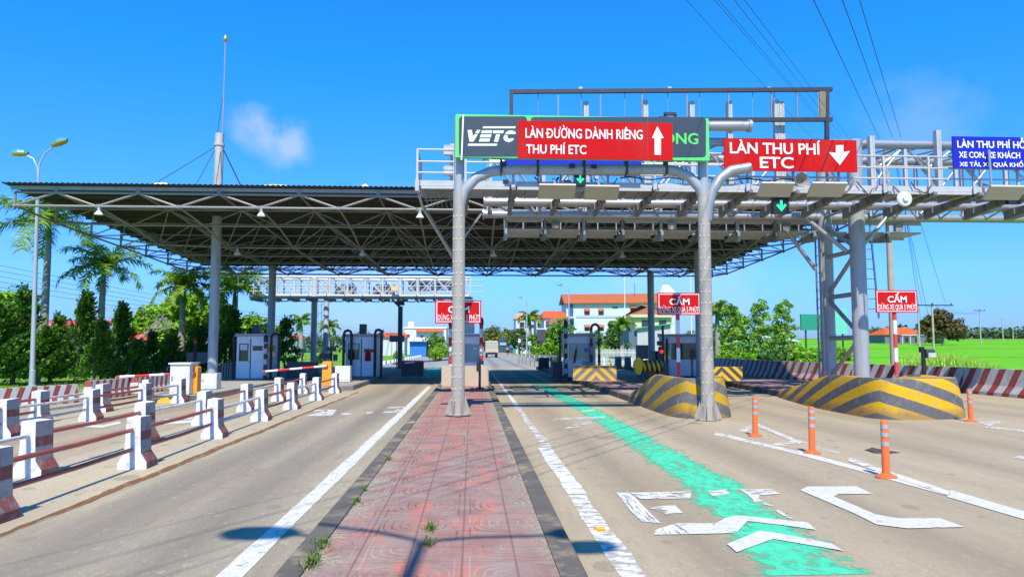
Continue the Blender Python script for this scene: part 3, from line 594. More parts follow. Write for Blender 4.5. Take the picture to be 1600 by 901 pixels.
# ------------------------------------------------------------------ toll canopy (space frame on four columns)
def build_canopy():
    YF, YB = 29.5, 50.0; X0, X1 = -17.75, 16.5; NX, NY = 11, 7; dx, dy = (X1 - X0) / NX, (YB - YF) / NY
    t = thing('toll_canopy', 'wide flat space frame canopy roof with corrugated sheet over the toll lanes', 'canopy', (-1, 40, 0))
    zr0, zr1 = PZ(288, YF, 10), PZ(414, YB)
    zr = lambda y: zr0 + (zr1 - zr0) * (y - YF) / (YB - YF)
    zt = lambda y: zr(y) - 0.30
    zb_tab = lerp_tab([(YF, PZ(321, YF, 10)), (YF + dy, PZ(357, YF + dy)), (YF + 2 * dy, 6.38), (YF + 5 * dy, 6.25), (YF + 6 * dy, 6.25), (YB, PZ(430, YB))])
    def bot(i, j):
        y = YF + j * dy; z = zb_tab(y)
        if i in (0, NX): z = max(z, zt(y) - 0.62)
        elif i in (1, NX - 1): z = max(z, zt(y) - 1.0)
        return Vector((X0 + i * dx, y, z))
    def top(i, j): y = YF + j * dy; return Vector((X0 + (i + .5) * dx, y, zt(y)))
    # roof sheet
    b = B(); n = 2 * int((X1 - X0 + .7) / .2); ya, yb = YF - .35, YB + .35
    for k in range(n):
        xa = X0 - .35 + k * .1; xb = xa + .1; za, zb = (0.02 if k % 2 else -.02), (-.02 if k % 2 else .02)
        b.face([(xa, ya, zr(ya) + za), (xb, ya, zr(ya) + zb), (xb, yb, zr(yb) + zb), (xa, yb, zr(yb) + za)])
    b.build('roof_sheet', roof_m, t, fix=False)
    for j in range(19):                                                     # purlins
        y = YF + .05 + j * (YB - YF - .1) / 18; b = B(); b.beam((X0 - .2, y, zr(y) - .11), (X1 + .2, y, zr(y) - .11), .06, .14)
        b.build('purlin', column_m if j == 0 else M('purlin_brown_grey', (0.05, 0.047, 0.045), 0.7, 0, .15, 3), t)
    for j in range(NY + 1):
        y = YF + j * dy; b = B(); b.tube([(X0, y, zt(y)), (X1, y, zt(y))], .05 if j == 0 else .036, 6); b.build('top_chord', truss_m, t, True)
        b = B(); b.tube([bot(i, j) for i in range(NX + 1)], .05 if j == 0 else .04, 6); b.build('bottom_chord', truss_m, t, True)
        b = B()
        for i in range(NX + 1):
            q = bot(i, j)
            for k in (i - 1, i):
                if 0 <= k < NX:
                    b.tube([q, top(k, j)], .045 if j == 0 else .028, 6, 0, False)
                    if j < NY: b.tube([q, top(k, j + 1)], .028, 5, 0, False)
                    if j > 1: b.tube([q, top(k, j - 1)], .025, 5, 0, False)
            if i in (0, NX): b.tube([q, (q.x, y, zt(y))], .05, 6)
            b.lathe([(.01, -.09), (.075, -.05), (.09, 0), (.075, .05), (.01, .09)], q, 8)
        b.build('web_lattice', truss_m, t, True)
        for i in range(NX):
            q = top(i, j); b = B(); b.box((q.x, q.y, (q.z + zr(q.y) - .18) / 2), (.12, .12, zr(q.y) - .18 - q.z)); b.box((q.x, q.y, zr(q.y) - .20), (.22, .16, .05)); b.build('purlin_stub', truss_m, t)
    for i in range(NX + 1):
        b = B(); b.tube([bot(i, j) for j in range(NY + 1)], .042, 6); b.build('bottom_chord', truss_m, t, True)
    for i in range(NX):
        b = B(); b.tube([top(i, 0), top(i, NY)], .042, 6); b.build('top_chord', truss_m, t, True)
    for x, y, zt_ in ((PX(333, 34.5), 34.5, 11.9), (PX(423, 44.3), 44.3, 6.5), (PX(1018, 46.5), 46.5, 6.5), (PX(1094, 36.5), 36.5, 6.5)):
        b = B(); b.tube([(x, y, .1), (x, y, min(zt_, zr(y) - .02) if zt_ > 7 else zt_)], .215, 20); b.lathe([(.36, .16), (.36, .2), (.25, .22), (.24, .55)], (x, y, 0), 20)
        for k in range(4):
            a = k * math.pi / 2 + .4; b.beam((x + .24 * math.cos(a), y + .24 * math.sin(a), .21), (x + .24 * math.cos(a), y + .24 * math.sin(a), .6), .02, .1)
        if zt_ < 7:
            pass
        b.build('column', column_m, t, True)
    # lightning mast rising through the roof
    x, y = PX(333, 34.5), 34.5
    def Z(py): return PZ(py, y, 333)
    m = thing('lightning_mast', 'grey mast pipe with thin lightning rod and gold ball rising above the canopy', 'lightning mast', (x, y, zr(y)))
    b = B(); b.tube([(x, y, zr(y) + .06), (x, y, Z(209))], .20, 20); b.lathe([(.24, -.07), (.24, .07)], (x, y, Z(226)), 16); b.build('mast_pipe', M('mast_cream_grey', (0.50, 0.49, 0.45), 0.5, 0, .1, 3, 0, (0.30, 0.2, 0.12), .6, 3), m, True)
    b = B(); b.tube([(x + .16, y - .1, Z(230)), (x + .16, y - .1, Z(148))], .045, 8); b.tube([(x + .16, y - .1, Z(148)), (x + .16, y - .1, Z(68))], .032, 8); b.build('rod', steel, m, True)
    b = B(); b.lathe([(.02, -.18), (.09, -.08), (.115, 0), (.08, .1), (.02, .2)], (x + .16, y - .1, Z(62)), 12); b.build('finial_ball', M('dull_gold', (0.62, 0.42, 0.16), 0.35, .6), m, True)
    for px, py in ((190, 283), (290, 283), (334, 284), (402, 282)):
        q = P(px, py, y - 1.5 if px != 402 else y + 1); q.z = zr(q.y) + .04
        b = B(); b.tube([(x + (.1 if px > 333 else -.1), y, Z(228)), q], .016 if px < 400 else .028, 5); b.build('guy_wire', dark_m, m)
    b = B(); b.tube([(x - .12, y, Z(209)), (x + .13, y - .1, Z(150))], .014, 5); b.build('guy_wire', dark_m, m)
    # white leftovers lying on the roof edge
    for px, py, sx, sz, lb in ((440, 284, 1.3, .11, 'flat white plastic sheet lying on the roof edge beside the guy wire'), (252, 285, .45, .14, 'small white bundle on the roof edge left of the mast'),
                               (62, 286, .5, .08, 'small flat white scrap on the far left roof corner'), (571, 281, .17, .17, 'round white tub standing on the middle of the roof edge')):
        q = P(px, py, YF + .3); b = B(); b.lathe([(1, -.2), (.95, .2), (.7, .75), (.3, .95), (.05, 1)], (0, 0, 0), 10)
        rr = random.Random(px); b.v = [(v[0] * sx * rr.uniform(.8, 1.15) + q.x, v[1] * .3 + q.y, zr(q.y) + .03 + (v[2] + .2) * sz * rr.uniform(.7, 1.2)) for v in b.v]
        tag(b.build('roof_litter', M('white_plastic_sheet', (0.80, 0.82, 0.80), .5), None, True), lb, 'plastic sheet')
    # hanging lamps
    def lamp(q, lb):
        h = thing('hanging_lamp', lb, 'hanging lamp', q, 'bell lamps hung from the canopy frame')
        b = B(); b.tube([q + Vector((0, 0, .30)), q + Vector((0, 0, .12))], .02, 6); b.lathe([(.05, .0), (.06, .15)], q, 10); b.build('lamp_housing', steel_w, h, True)
        b = B(); b.lathe([(.155, -.12), (.15, -.08), (.07, .03), (.05, .05)], q, 14); b.build('lamp_shade', white_p, h, True)
    seq = {(1, 0): 'bell lamp on the front edge, nearest the left corner of the canopy', (3, 0): 'bell lamp on the front edge just right of the mast column', (5, 0): 'bell lamp on the front edge left of the gantry cage',
           (4, 2): 'bell lamp deeper under the canopy behind the left cage', (6, 2): 'bell lamp deeper under the canopy right of the bolted left post', (8, 2): 'bell lamp deeper under the canopy behind the red board end', (2, 2): 'bell lamp deeper under the canopy beside the mast column'}
    for (i, j), lb in seq.items():
        q = bot(i, j); lamp(q + Vector((.1 if i != 2 else .5, -.05, -.22)), lb)
build_canopy()

# ------------------------------------------------------------------ near toll gantry
def build_gantry():
    yN, yF = 24.6, 26.9; t = thing('sign_gantry', 'long grey tubular truss gantry with walkway spanning the lanes on twin columns', 'gantry', (13, 25.7, 0))
    zU, zL = PZ(226, yN, 1400), PZ(318, yN, 1000); XA, XB = 0.4, 26.0
    for y in (yN, yF):
        for z in (zL, zU):
            b = B(); b.tube([(XA, y, z), (XB, y, z)], .15, 14); b.lathe([(.21, -.02), (.21, .02)], (0, 0, 0), 14)
            k = len(b.v) - 28
            for q in range(k, len(b.v)): vx, vy, vz = b.v[q]; b.v[q] = (XA + vz, y + vx, z + vy)
            b.build('chord_pipe', steel, t, True)
    n = 14; step = (XB - XA - .4) / n
    for y in (yN, yF):
        for i in range(n + 1):
            x = XA + .2 + i * step; b = B(); b.box((x, y, (zL + zU) / 2), (.11, .11, zU - zL - .2)); b.build('truss_upright', steel_w, t)
            if i < n: b = B(); b.tube([(x, y, zL if i % 2 else zU), (x + step, y, zU if i % 2 else zL)], .045, 8); b.build('truss_diagonal', steel, t, True)
    for i in range(n + 1):
        x = XA + .2 + i * step; b = B()
        for z in (zL, zU): b.tube([(x, yN, z), (x, yF, z)], .05, 8)
        b.tube([(x, yN, zL), (x, yF, zU)], .04, 8); b.build('cross_member', steel, t, True)
    # twin columns with lacing
    for y in (yN, yF):
        b = B(); b.tube([(13.2, y, .15), (13.2, y, zU + .12)], .255, 22); b.lathe([(.45, .18), (.45, .23), (.27, .24)], (13.2, y, 0), 22); b.build('column', column_m, t, True)
    b = B(); zz = [.55, 2.05, 3.55, 5.05, 6.2]
    for i, z in enumerate(zz[:-1]):
        b.tube([(13.2, yN, z), (13.2, yF, z)], .085, 10)
        a, c = (yN, yF) if i % 2 else (yF, yN); b.tube([(13.2, a, z + .05), (13.2, c, zz[i + 1])], .075, 10)
    b.tube([(12.8, yN, 5.0), (11.6, yN + .3, 6.15)], .075, 10); b.tube([(13.2, yN, 5.0), (14.3, yN, 6.2)], .075, 10)
    b.tube([(12.8, yF, 4.6), (11.7, yF, 6.1)], .075, 10)
    b.build('column_lacing', steel, t, True)
    for k in (-1, 1):                                               # pole sheathing strips on the right column, light reflectors
        pass
    # ladders
    def ladder(a, c, wv, name='ladder', hoops=False):
        b = B(); a, c, wv = Vector(a), Vector(c), Vector(wv); m = int((c - a).length / .32)
        for s in (0, 1): b.beam(a + wv * s, c + wv * s, .05, .05)
        for k in range(1, m):
            p = a + (c - a) * k / m; b.tube([p, p + wv], .014, 6)
        b.build(name, steel, t)
    ladder((12.9, yF - .25, .25), (12.9, yF - .25, 6.1), (0, .42, 0)); ladder((13.5, yN + .35, 2.7), (13.27, yN + .35, 6.5), (.56, 0, 0))
    # walkway with railing towards the traffic
    yA, yB = 22.2, 23.9; zd = PZ(291, yA, 1000); xs = [-1.66 + 1.45 * i for i in range(20)]; XR = xs[-1]
    b = B(); b.b2((xs[0], yA + .06, zd - .03), (XR, yB, zd + .02))
    for i in range(60): x = xs[0] + .2 + i * .45; b.b2((x, yA + .06, zd - .09), (x + .04, yB, zd - .032))
    b.build('walkway_deck', steel, t)
    for x, xx in zip(xs, xs[1:]):
        b = B(); b.b2((x + .09, yA - .03, zd - .06), (xx - .09, yA + .05, zd + .10)); b.b2((x + .12, yA - .07, zd - .16), (xx - .12, yA + .02, zd - .075)); b.build('walkway_fascia', steel_w, t)
    for x in xs:
        b = B(); b.box((x, yA, zd + .52), (.065, .065, 1.10)); b.box((x, yA - .04, zd - .06), (.12, .06, .34)); b.build('handrail_post', steel_w, t)
    for z in (zd + 1.05, zd + .68, zd + .34):
        b = B(); b.tube([(xs[0], yA, z), (XR, yA, z)], .03, 8); b.build('handrail', steel_w, t, True)
        b = B(); b.tube([(xs[0], yA, z), (xs[0], yB, z)], .026, 8); b.build('handrail', steel_w, t, True)
    for k in (yA + .6, yA + 1.2, yB): b = B(); b.box((xs[0], k, zd + .52), (.05, .05, 1.08)); b.build('handrail_post', steel_w, t)
    brk = M('bracket_steel', (0.20, 0.20, 0.20), .5, .2)
    for x in xs[1:]:
        b = B(); b.prism([(21.9, zd - .22), (21.9, zd - .14), (24.75, zd - .14), (24.75, zd - .50)], x - .06, x + .06, 'x')
        for q in (22.5, 23.1, 23.7, 24.2): b.b2((x - .10, q, zd - .36), (x + .10, q + .05, zd - .15))
        b.build('cantilever_bracket', brk, t)
    # rear service deck, hung a little lower behind the truss
    xr = PX(1490, 27.2); rear = [x for x in xs[2:] if x < xr]; XE = rear[-1] + .05
    for k, (x, xx) in enumerate(zip(rear, rear[1:])):
        b = B(); b.b2((x + .10, 27.15, zd - .30), (xx - .10, 27.21, zd - .17)); b.b2((x + .10, 27.15, zd - .62), (xx - .10, 28.3, zd - .56)); b.b2((x + .10, 28.3, zd - .70), (xx - .10, 28.36, zd - .50))
        b.build('service_deck', steel_w, t)
        b = B(); b.b2((x - .05, 27.08, zd - .85), (x + .05, 27.16, zd + .35)); b.prism([(26.95, zd - .62), (28.4, zd - .74), (28.4, zd - .82), (26.95, zd - 1.0)], x - .05, x + .05, 'x')
        if k % 3 == 1: b.b2((x + .25, 26.98, zd - .55), (x + .55, 27.14, zd - .3))
        b.build('equipment_hanger', brk if k % 2 else steel, t)
    for z in (zd + .0, zd + .34): b = B(); b.tube([(xs[2], 28.33, z), (XE, 28.33, z)], .028, 8); b.build('handrail', steel, t, True)
    for k in range(len(rear) * 2 - 1): x = xs[2] + k * .725; b = B(); b.box((x, 28.33, zd - .1), (.045, .045, .95)); b.build('handrail_post', steel, t)
    # secondary lattice between the chords
    b = B()
    for i in range(2 * n):
        x = XA + .2 + i * step / 2
        b.tube([(x, yN, zL), (x + step / 2, yF, zL)], .035, 6); b.tube([(x, yF, zU), (x + step / 2, yN, zU)], .035, 6)
        if i % 2: b.box((x, yN, (zL + zU) / 2 - .35), (.07, .07, (zU - zL) * .6)); b.tube([(x, yN, zU - .75), (x + step / 2, yN, zU - .1)], .03, 6); b.tube([(x, yN, zU - .75), (x - step / 2, yN, zU - .1)], .03, 6)
    b.tube([(XA + .2, yN, zU - .78), (XB - .2, yN, zU - .78)], .045, 8)
    b.build('secondary_lattice', steel, t, True)
    # sloping mesh tray under the left end
    b = B(); a0, a1 = P(660, 322, 22.5), P(706, 398, 24.3); b.beam(a0, a1, .06, .10); a2, a3 = a0 + Vector((.1, 1.6, 0)), a1 + Vector((0.05, 1.4, 0)); b.beam(a2, a3, .06, .10)
    for k in range(15):
        f = k / 14; b.tube([a0 + (a1 - a0) * f, a2 + (a3 - a2) * f], .018, 5)
    c0 = P(654, 303, 22.3); b.beam(c0, a0, .05, .06)
    for k in range(5):
        q = .35 * k; b.beam((xs[0] + .05 + .02 * k, yA + .2 + q, zd - .12 - .02 * k), (xs[0] + 1.5, yA + .2 + q, zd - .12), .05, .03)
    for k in range(10): b.tube([(xs[0] + .15 * k, yA + .2, zd - .13), (xs[0] + .15 * k + .1, yB, zd - .40)], .012, 5)
    b.beam(a1, (XA - .1, yN, zL - .4), .06, .06)
    b.build('mesh_tray', steel, t)
    # cables looped along the deck
    for k in range(9):
        x = xs[2] + rnd.uniform(0, 17); pts = [(x + .12 * q, yA - .10 - .02 * (q % 2), zd + .22 - .34 * math.sin(q / 6 * math.pi) * rnd.uniform(.8, 1.3)) for q in range(7)]
        b = B(); b.tube(pts, .018, 5); b.build('cable_loop', black_m, t, True)
    b = B(); b.tube([(4.5 + .25 * k, yA - .12, zd + .22 + .04 * math.sin(k * 1.3)) for k in range(24)], .025, 6); b.build('cable_loop', black_m, t, True)
    # equipment cabinets standing on the deck
    for px, py, s in ((886, 281, .22), (1010, 279, .16), (1120, 281, .3), (1152, 282, .2), (1455, 272, .2), (1385, 279, .25), (1400, 198, .12)):
        q = P(px, py, 23.0); b = B(); b.box((q.x, q.y, zd + .03 + s / 2 * 1.3), (s, .25, s * 1.3)); b.build('equipment_box', steel if py != 198 else steel_w, t)
    for py in (232, 240, 264, 271):
        q = P(703, py, yN - .5); b = B(); b.box((q.x - .05, q.y, q.z), (.30, .22, .11)); b.box((q.x - .05, q.y - .02, q.z + .075), (.26, .18, .02)); b.build('lamp_box', steel_w, t)
    # tall posts for the sign frames
    for px, p0, p1 in ((705, 300, 226), (918, 290, 160), (1013, 290, 158), (1087, 290, 160), (1147, 290, 160), (1222, 290, 158), (1230, 290, 160), (1478, 298, 205), (1372, 214, 300)):
        z0, z1 = PZ(p0, yN - .22, px), PZ(p1, yN - .22, px); x = PX(px, yN - .22); b = B(); b.box((x, yN - .25, (z0 + z1) / 2), (.05, .18, z1 - z0)); b.box((x - .055, yN - .25, (z0 + z1) / 2), (.055, .20, z1 - z0)); b.box((x + .055, yN - .25, (z0 + z1) / 2), (.055, .20, z1 - z0)); b.build('sign_upright', steel_w, t)
    return t, zd, zU, zL
gantry, ZD, ZU, ZL = build_gantry()

# empty billboard frame on top of the gantry
yb = 24.05
f = thing('billboard_frame', 'empty dark steel billboard frame standing on top of the gantry', 'billboard frame', (PX(1050, yb), yb, ZU))
for py, hgt in ((142, .13), (189, .13)):
    a, c = P(797, py + (1.5 if py < 160 else -1), yb), P(1300, py - 2, yb); b = B(); b.beam(a, c, .12, hgt); b.build('frame_rail', dark_m, f)
for px in (799, 1292): b = B(); b.beam(P(px, 141, yb), P(px, 230 if px > 900 else 190, yb), .13, .12, 0, (1, 0, 0)); b.build('frame_post', dark_m, f)
for px in (872, 938, 1003, 1073, 1138, 1205, 1245): b = B(); b.beam(P(px, 143, yb), P(px, 188, yb), .045, .045, 0, (1, 0, 0)); b.build('frame_strut', M('strut_grey', (0.25, .26, .27), .5, .3), f)
for px in (841, 908, 976, 1043, 1093, 1176, 1210): b = B(); b.tube([P(px, 143, yb + .08), P(px, 188, yb + .08)], .014, 5); b.build('tie_rod', steel, f)
b = B(); a, c = P(1279, 143, yb), P(1291, 186, yb); b.b2((a.x, yb - .05, c.z), (c.x, yb + .03, a.z)); b.build('end_panel', M('khaki_board', (0.22, 0.19, 0.13), .7), f)
b = B(); a, c = P(1277.4, 145, yb), P(1279, 184, yb); b.b2((a.x, yb - .055, c.z), (c.x, yb + .0, a.z)); b.build('torn_edge', white_p, f)
for px in (907, 1046, 1201): q = P(px, 139, yb); b = B(); b.box((q.x, yb, q.z + .02), (.12, .1, .07)); b.build('frame_clip', steel_w, f)

# ------------------------------------------------------------------ signs
def plate(name, label, cat, px0, py0, px1, py1, Y, mat, thick=.05, group=None, root=None):
    a, c = P(px0, py0, Y), P(px1, py1, Y); o = root or thing(name, label, cat, ((a.x + c.x) / 2, Y, c.z), group)
    b = B(); b.b2((a.x, Y, c.z), (c.x, Y + thick, a.z)); b.build('sign_board', mat, o); return o
def words(o, s, px0, py0, px1, py1, Y, mat=None, weight=.012, shear=0):
    a, c = P(px0, py0, Y), P(px1, py1, Y); return lettering(s, a.x, c.x, c.z, a.z, Y - .006, mat or text_w, o, 'lettering', weight, shear)
def decal(o, polys, Y, mat, name, t=.006, pr_=lambda x, y: (x, y)):
    b = B()
    for q in polys: b.prism([(P(*pr_(x, y), Y).x, P(*pr_(x, y), Y).z) for x, y in q], Y - t, Y + .002)
    return b.build(name, mat, o)
# portal carrying the green sign
YP = 17.55
def build_portal():
    t = thing('sign_portal', 'grey tubular portal of two bulb studded posts joined by a curved arm', 'sign portal', (2.8, YP, 0))
    x1, x2 = PX(716, YP), PX(1104, YP)
    for x, zb in ((x1, .155), (x2, .01)):
        b = B(); b.tube([(x, YP, zb), (x, YP, PZ(300, YP))], [.16, .145], 18); b.lathe([(.33, zb), (.33, zb + .03), (.2, zb + .032)], (x, YP, 0), 4)
        for k in range(8):
            a = k * math.pi / 4 + .39; d = Vector((math.cos(a), math.sin(a), 0)); p0 = Vector((x, YP, zb + .03))
            b.face([p0 + d * .16, p0 + d * .31, p0 + d * .31 + Vector((0, 0, .06)), p0 + d * .175 + Vector((0, 0, .42))])
        b.build('post', M('portal_grey', (0.40, 0.365, 0.31), .5, .1, .1, 3, 0, (0.28, .26, .23), .5, 2), t, True)
        b = B(); b.tube([(x, YP, PZ(302, YP)), (x, YP, PZ(186, YP))], .125, 14); b.build('upper_post', column_m, t, True)
        b = B(); dl = random.Random(3)
        for k in range(int((PZ(312, YP) - zb - .4) / .27)):
            z = zb + .35 + k * .27
            for a in (-2.6, -1.95, -1.15): rr = .154 - .015 * z / 5; b.box((x + rr * math.cos(a), YP + rr * math.sin(a), z), (.036, .036, .036))
        o = b.build('bulb_dots', M('cream_bulb', (0.66, .50, .26), .4), t); o['kind'] = 'stuff'
    arm = [(716, 345), (718, 322), (726, 297), (744, 278), (768, 268), (795, 265), (1035, 265), (1058, 268), (1078, 277), (1093, 294), (1102, 318), (1104, 345)]
    b = B(); b.tube([P(x, y, YP) for x, y in arm], .125, 14); b.build('curved_arm', column_m, t, True)
    b = B(); b.tube([P(x, y, YP) for x, y in ((1104, 345), (1106, 322), (1113, 298), (1125, 279), (1142, 267), (1172, 262))], .13, 14); b.build('outer_arm', steel, t, True)
    b = B(); a, c = P(712, 197, YP + .3), P(1172, 197, YP + .3); b.tube([a, c], .125, 14); b.tube([c - Vector((.06, 0, 0)), c + Vector((.02, 0, 0))], .16, 14); b.build('top_pipe', steel, t, True)
    for px in (783, 840, 912, 978, 1040): q = P(px, 262, YP); b = B(); b.box((q.x, q.y, q.z), (.05, .30, .36)); b.box((q.x, q.y - .1, q.z + .26), (.05, .05, .3)); b.build('arm_clamp', dark_m, t)
    for px, py in ((787, 256), (894, 259), (928, 260), (790, 284)): q = P(px, py, YP - .16); b = B(); b.box((q.x, q.y, q.z), (.13, .08, .09)); b.build('junction_box', black_m, t)
    return t
build_portal()
YG = 17.17
g = plate('green_sign', 'large slate and bright green lane sign with white slanted logo on the portal', 'sign', 712, 178.5, 1108.5, 251, YG, green_b, .14)
def rrect(x0, y0, x1, y1, r): return [(x0 + r + r * math.cos(a), y0 + r + r * math.sin(a)) for a in (math.pi, math.pi * 1.25, math.pi * 1.5)] + [(x1 - r + r * math.cos(a), y0 + r + r * math.sin(a)) for a in (-math.pi / 2, -math.pi / 4, 0)] + \
    [(x1 - r + r * math.cos(a), y1 - r + r * math.sin(a)) for a in (0, math.pi / 4, math.pi / 2)] + [(x0 + r + r * math.cos(a), y1 - r + r * math.sin(a)) for a in (math.pi / 2, math.pi * .75, math.pi)]
decal(g, [rrect(717, 182, 823.5, 245, 5), rrect(829, 183, 1103, 246, 5)], YG, navy_m, 'sign_panel', .004)
Q = lambda x, y: (700 + x / 8, 170 + y / 8)
decal(g, [[(245, 266), (298, 266), (311, 342), (342, 316), (374, 318), (318, 412), (268, 412)], [(362, 266), (408, 266), (385, 306), (338, 306)],
          [(425, 272), (555, 272), (542, 308), (412, 308)], [(410, 322), (545, 322), (533, 360), (398, 360)], [(398, 374), (528, 374), (515, 412), (386, 412)],
          [(566, 272), (700, 272), (688, 308), (560, 308)], [(600, 322), (650, 322), (625, 415), (575, 415)],
          [(712, 318), (722, 298), (752, 278), (800, 272), (838, 286), (848, 300), (843, 318)], [(705, 330), (750, 330), (744, 352), (752, 372), (776, 376), (800, 366), (828, 376), (806, 402), (765, 418), (722, 410), (696, 384), (694, 352)],
          [(440, 222), (850, 222), (838, 246), (432, 246)], [(252, 438), (617, 438), (605, 464), (248, 464)]], YG - .004, cream_m, 'logo_letters', .006, Q)
words(g, 'ÔNG', 1035, 203, 1091, 226, YG - .003, lime_m, .022)
b = B(); a, c = P(724, 179, YG - .03), P(721, 250, YG - .03); b.beam(a, c, .035, .01, 0, (0, 1, 0)); b.build('edge_strip', white_p, g)
r = plate('lane_banner', 'red banner with white up arrow fixed over the green lane sign', 'sign', 809, 188.5, 1051.5, 250.5, YG - .05, red_m, .035)
words(r, 'LÀN ĐƯỜNG DÀNH RIÊNG', 821, 195, 1004, 218.5, YG - .05, None, .012); words(r, 'THU PHÍ ETC', 822, 222, 916, 241.5, YG - .05, None, .014)
decal(r, [[(1018.5, 216), (1027, 197.5), (1037, 216), (1032.6, 216), (1032.6, 242), (1022.8, 242), (1022.8, 216)]], YG - .05, text_w, 'arrow')
b = B(); b.box((P(1011, 219, YG).x, YG - .052, P(1011, 219, YG).z), (.012, .004, .95)); b.build('banner_seam', M('seam_red', (0.45, .02, .02), .5), r)
YE = 21.9
r = plate('red_lane_sign', 'red lane sign with white down arrow hung on the gantry railing', 'sign', 1131, 216, 1340, 269, YE, red_m)
words(r, 'LÀN THU PHÍ', 1140, 218, 1282, 242, YE, None, .016); words(r, 'ETC', 1187, 245, 1240, 263.5, YE, None, .016)
decal(r, [[(1306, 227), (1318, 227), (1318, 238), (1328, 236), (1312, 258), (1295, 238), (1306, 239)]], YE, text_w, 'arrow')
YB2 = 21.9
bs = plate('blue_lane_sign', 'blue lane sign with three lines of white letters at the right frame edge', 'sign', 1488, 213, 1668, 265, YB2, blue_m)
words(bs, 'LÀN THU PHÍ HỖN HỢP', 1495, 213.8, 1645, 236, YB2, None, .016); words(bs, 'XE CON, XE KHÁCH', 1497.5, 234.5, 1594, 249.5, YB2, None, .016); words(bs, 'XE TẢI, XE QUÁ KHỔ', 1498.5, 249.5, 1599, 262.5, YB2, None, .016)
b = B(); a, c = P(1545, 234, YB2 - .12), P(1549, 288, YB2 - .12); b.tube([a, c], .035, 8); b.build('pole_bracket', steel, bs)
bs2 = plate('blue_lane_sign', 'blue sign board half hidden behind the green lane sign and its arm', 'sign', 788, 206, 1003, 272.5, YE, blue_m)
# the three red parking bans
def ban(px, py0, py1, wpx, Y, zbase, label, polex=None):
    x = PX(px, Y); o = thing('parking_ban_sign', label, 'sign', (x, Y, zbase), 'red parking ban signs on striped poles')
    a, c = P(px - wpx / 2, py0, Y), P(px + wpx / 2, py1, Y); h = a.z - c.z; wv = c.x - a.x
    b = B(); b.b2((a.x, Y, c.z), (c.x, Y + .03, a.z)); b.build('sign_board', red_m, o)
    b = B(); e, wd = .035, .018
    for (p0, p1) in (((a.x + e, a.z - e), (c.x - e, a.z - e - wd)), ((a.x + e, c.z + e + wd), (c.x - e, c.z + e)), ((a.x + e, a.z - e - wd), (a.x + e + wd, c.z + e + wd)), ((c.x - e - wd, a.z - e - wd), (c.x - e, c.z + e + wd))):
        b.b2((p0[0], Y - .004, p1[1]), (p1[0], Y + .001, p0[1]))
    b.build('border', text_w, o)
    lettering('CẤM', a.x + wv * .28, a.x + wv * .74, c.z + h * .45, c.z + h * .90, Y - .006, text_w, o, 'lettering', .018)
    lettering('DỪNG XE QUÁ 5 PHÚT', a.x + wv * .06, a.x + wv * .95, c.z + h * .09, c.z + h * .45, Y - .006, text_w, o, 'lettering', .0)
    xp = polex if polex is not None else x
    b = B(); b.tube([(xp, Y + .08, zbase), (xp, Y + .08, a.z - .05)], .055, 12); b.build('pole', STR('red_white_pole', (0.62, .05, .05), (0.80, .80, .78), 0, 0, 1, .78, None, .5, amt=.3), o, True)
ban(1401, 453, 488.5, 66.5, 20.4, .93, 'red no stopping sign on a striped pole at the far right nose by the field', PX(1402, 20.4))
ban(1061, 457, 492, 68, 20.6, .93, 'red no stopping sign on a striped pole behind the right bolted post', PX(1061, 20.6))
ban(716, 468.5, 505, 72, 19.4, .15, 'red no stopping sign crossed by the left bolted post of the portal', PX(716, 19.4))

# ------------------------------------------------------------------ tag readers, lane signals, loudspeaker on the gantry
def reader(px, py, wpx, label):
    Y = 21.25; q = P(px, py, Y); wv = wpx / F * Y; o = thing('tag_reader', label, 'tag reader', q, 'flat beige tag readers under the gantry walkway')
    b = B(); up = Vector((0, -.62, -.78)); b.beam(q - Vector((wv / 2, 0, 0)), q + Vector((wv / 2, 0, 0)), .52, .07, 0, up); b.build('reader_panel', beige_m, o)
    b = B(); n = Vector((0, .62, .78)) * .05; b.beam(q + n - Vector((wv / 2 - .04, -.2, -.17)), q + n + Vector((wv / 2 - .04, .2, .17)), .05, .05); b.beam(q + Vector((0, .05, .06)), (q.x, 22.14, ZD + .16), .08, .08); b.build('mounting_arm', steel, o)
for px, py, wd, lb in ((870, 299, 58, 'beige reader panel left of centre below the red banner'), (940, 301, 54, 'beige reader panel below the red banner, next to the green arrow'), (1212, 296, 54, 'beige reader panel above the lit green arrow at right'),
                       (1292, 296, 58, 'beige reader panel beside the round loudspeaker horn'), (1570, 301, 62, 'beige reader panel under the blue sign')): reader(px, py, wd, lb)
def signal(px, py, s, Y, label, lit=True):
    q = P(px, py, Y); o = thing('lane_signal', label, 'lane signal', q, 'green arrow lane signals')
    b = B(); b.box(q, (s, .16, s)); b.box((q.x, q.y - .12, q.z + s / 2 - .01), (s, .10, .02)); b.build('signal_box', black_m, o)
    if lit:
        b = B(); k = s * .8; y = q.y - .085
        for poly in ([(-.09, .42), (.09, .42), (.09, -.12), (-.09, -.12)], [(-.40, .02), (-.26, .12), (0, -.2), (.26, .12), (.40, .02), (0, -.45)]): b.prism([(q.x + a * k, q.z + c * k) for a, c in poly], y - .003 * len(poly), y + .004)
        b.build('arrow', M('green_led', (0.02, .75, .30), .4, 0, .1, 8, emit=.9), o)
    b = B(); b.beam(q + Vector((0, .08, s / 2)), (q.x, 22.5, ZD - .05), .05, .05); b.build('bracket', steel, o)
signal(906, 281, .36, 21.9, 'green arrow lane signal tucked under the red banner'); signal(1219, 322, .50, 22.3, 'lit green arrow lane signal below the walkway at right')
signal(1583, 309, .42, 22.3, 'dark lane signal seen from its shaded side at the right frame edge', False)
q = P(1248, 283, 21.5); o = thing('loudspeaker_horn', 'grey round loudspeaker horn between two beige reader panels', 'loudspeaker', q)
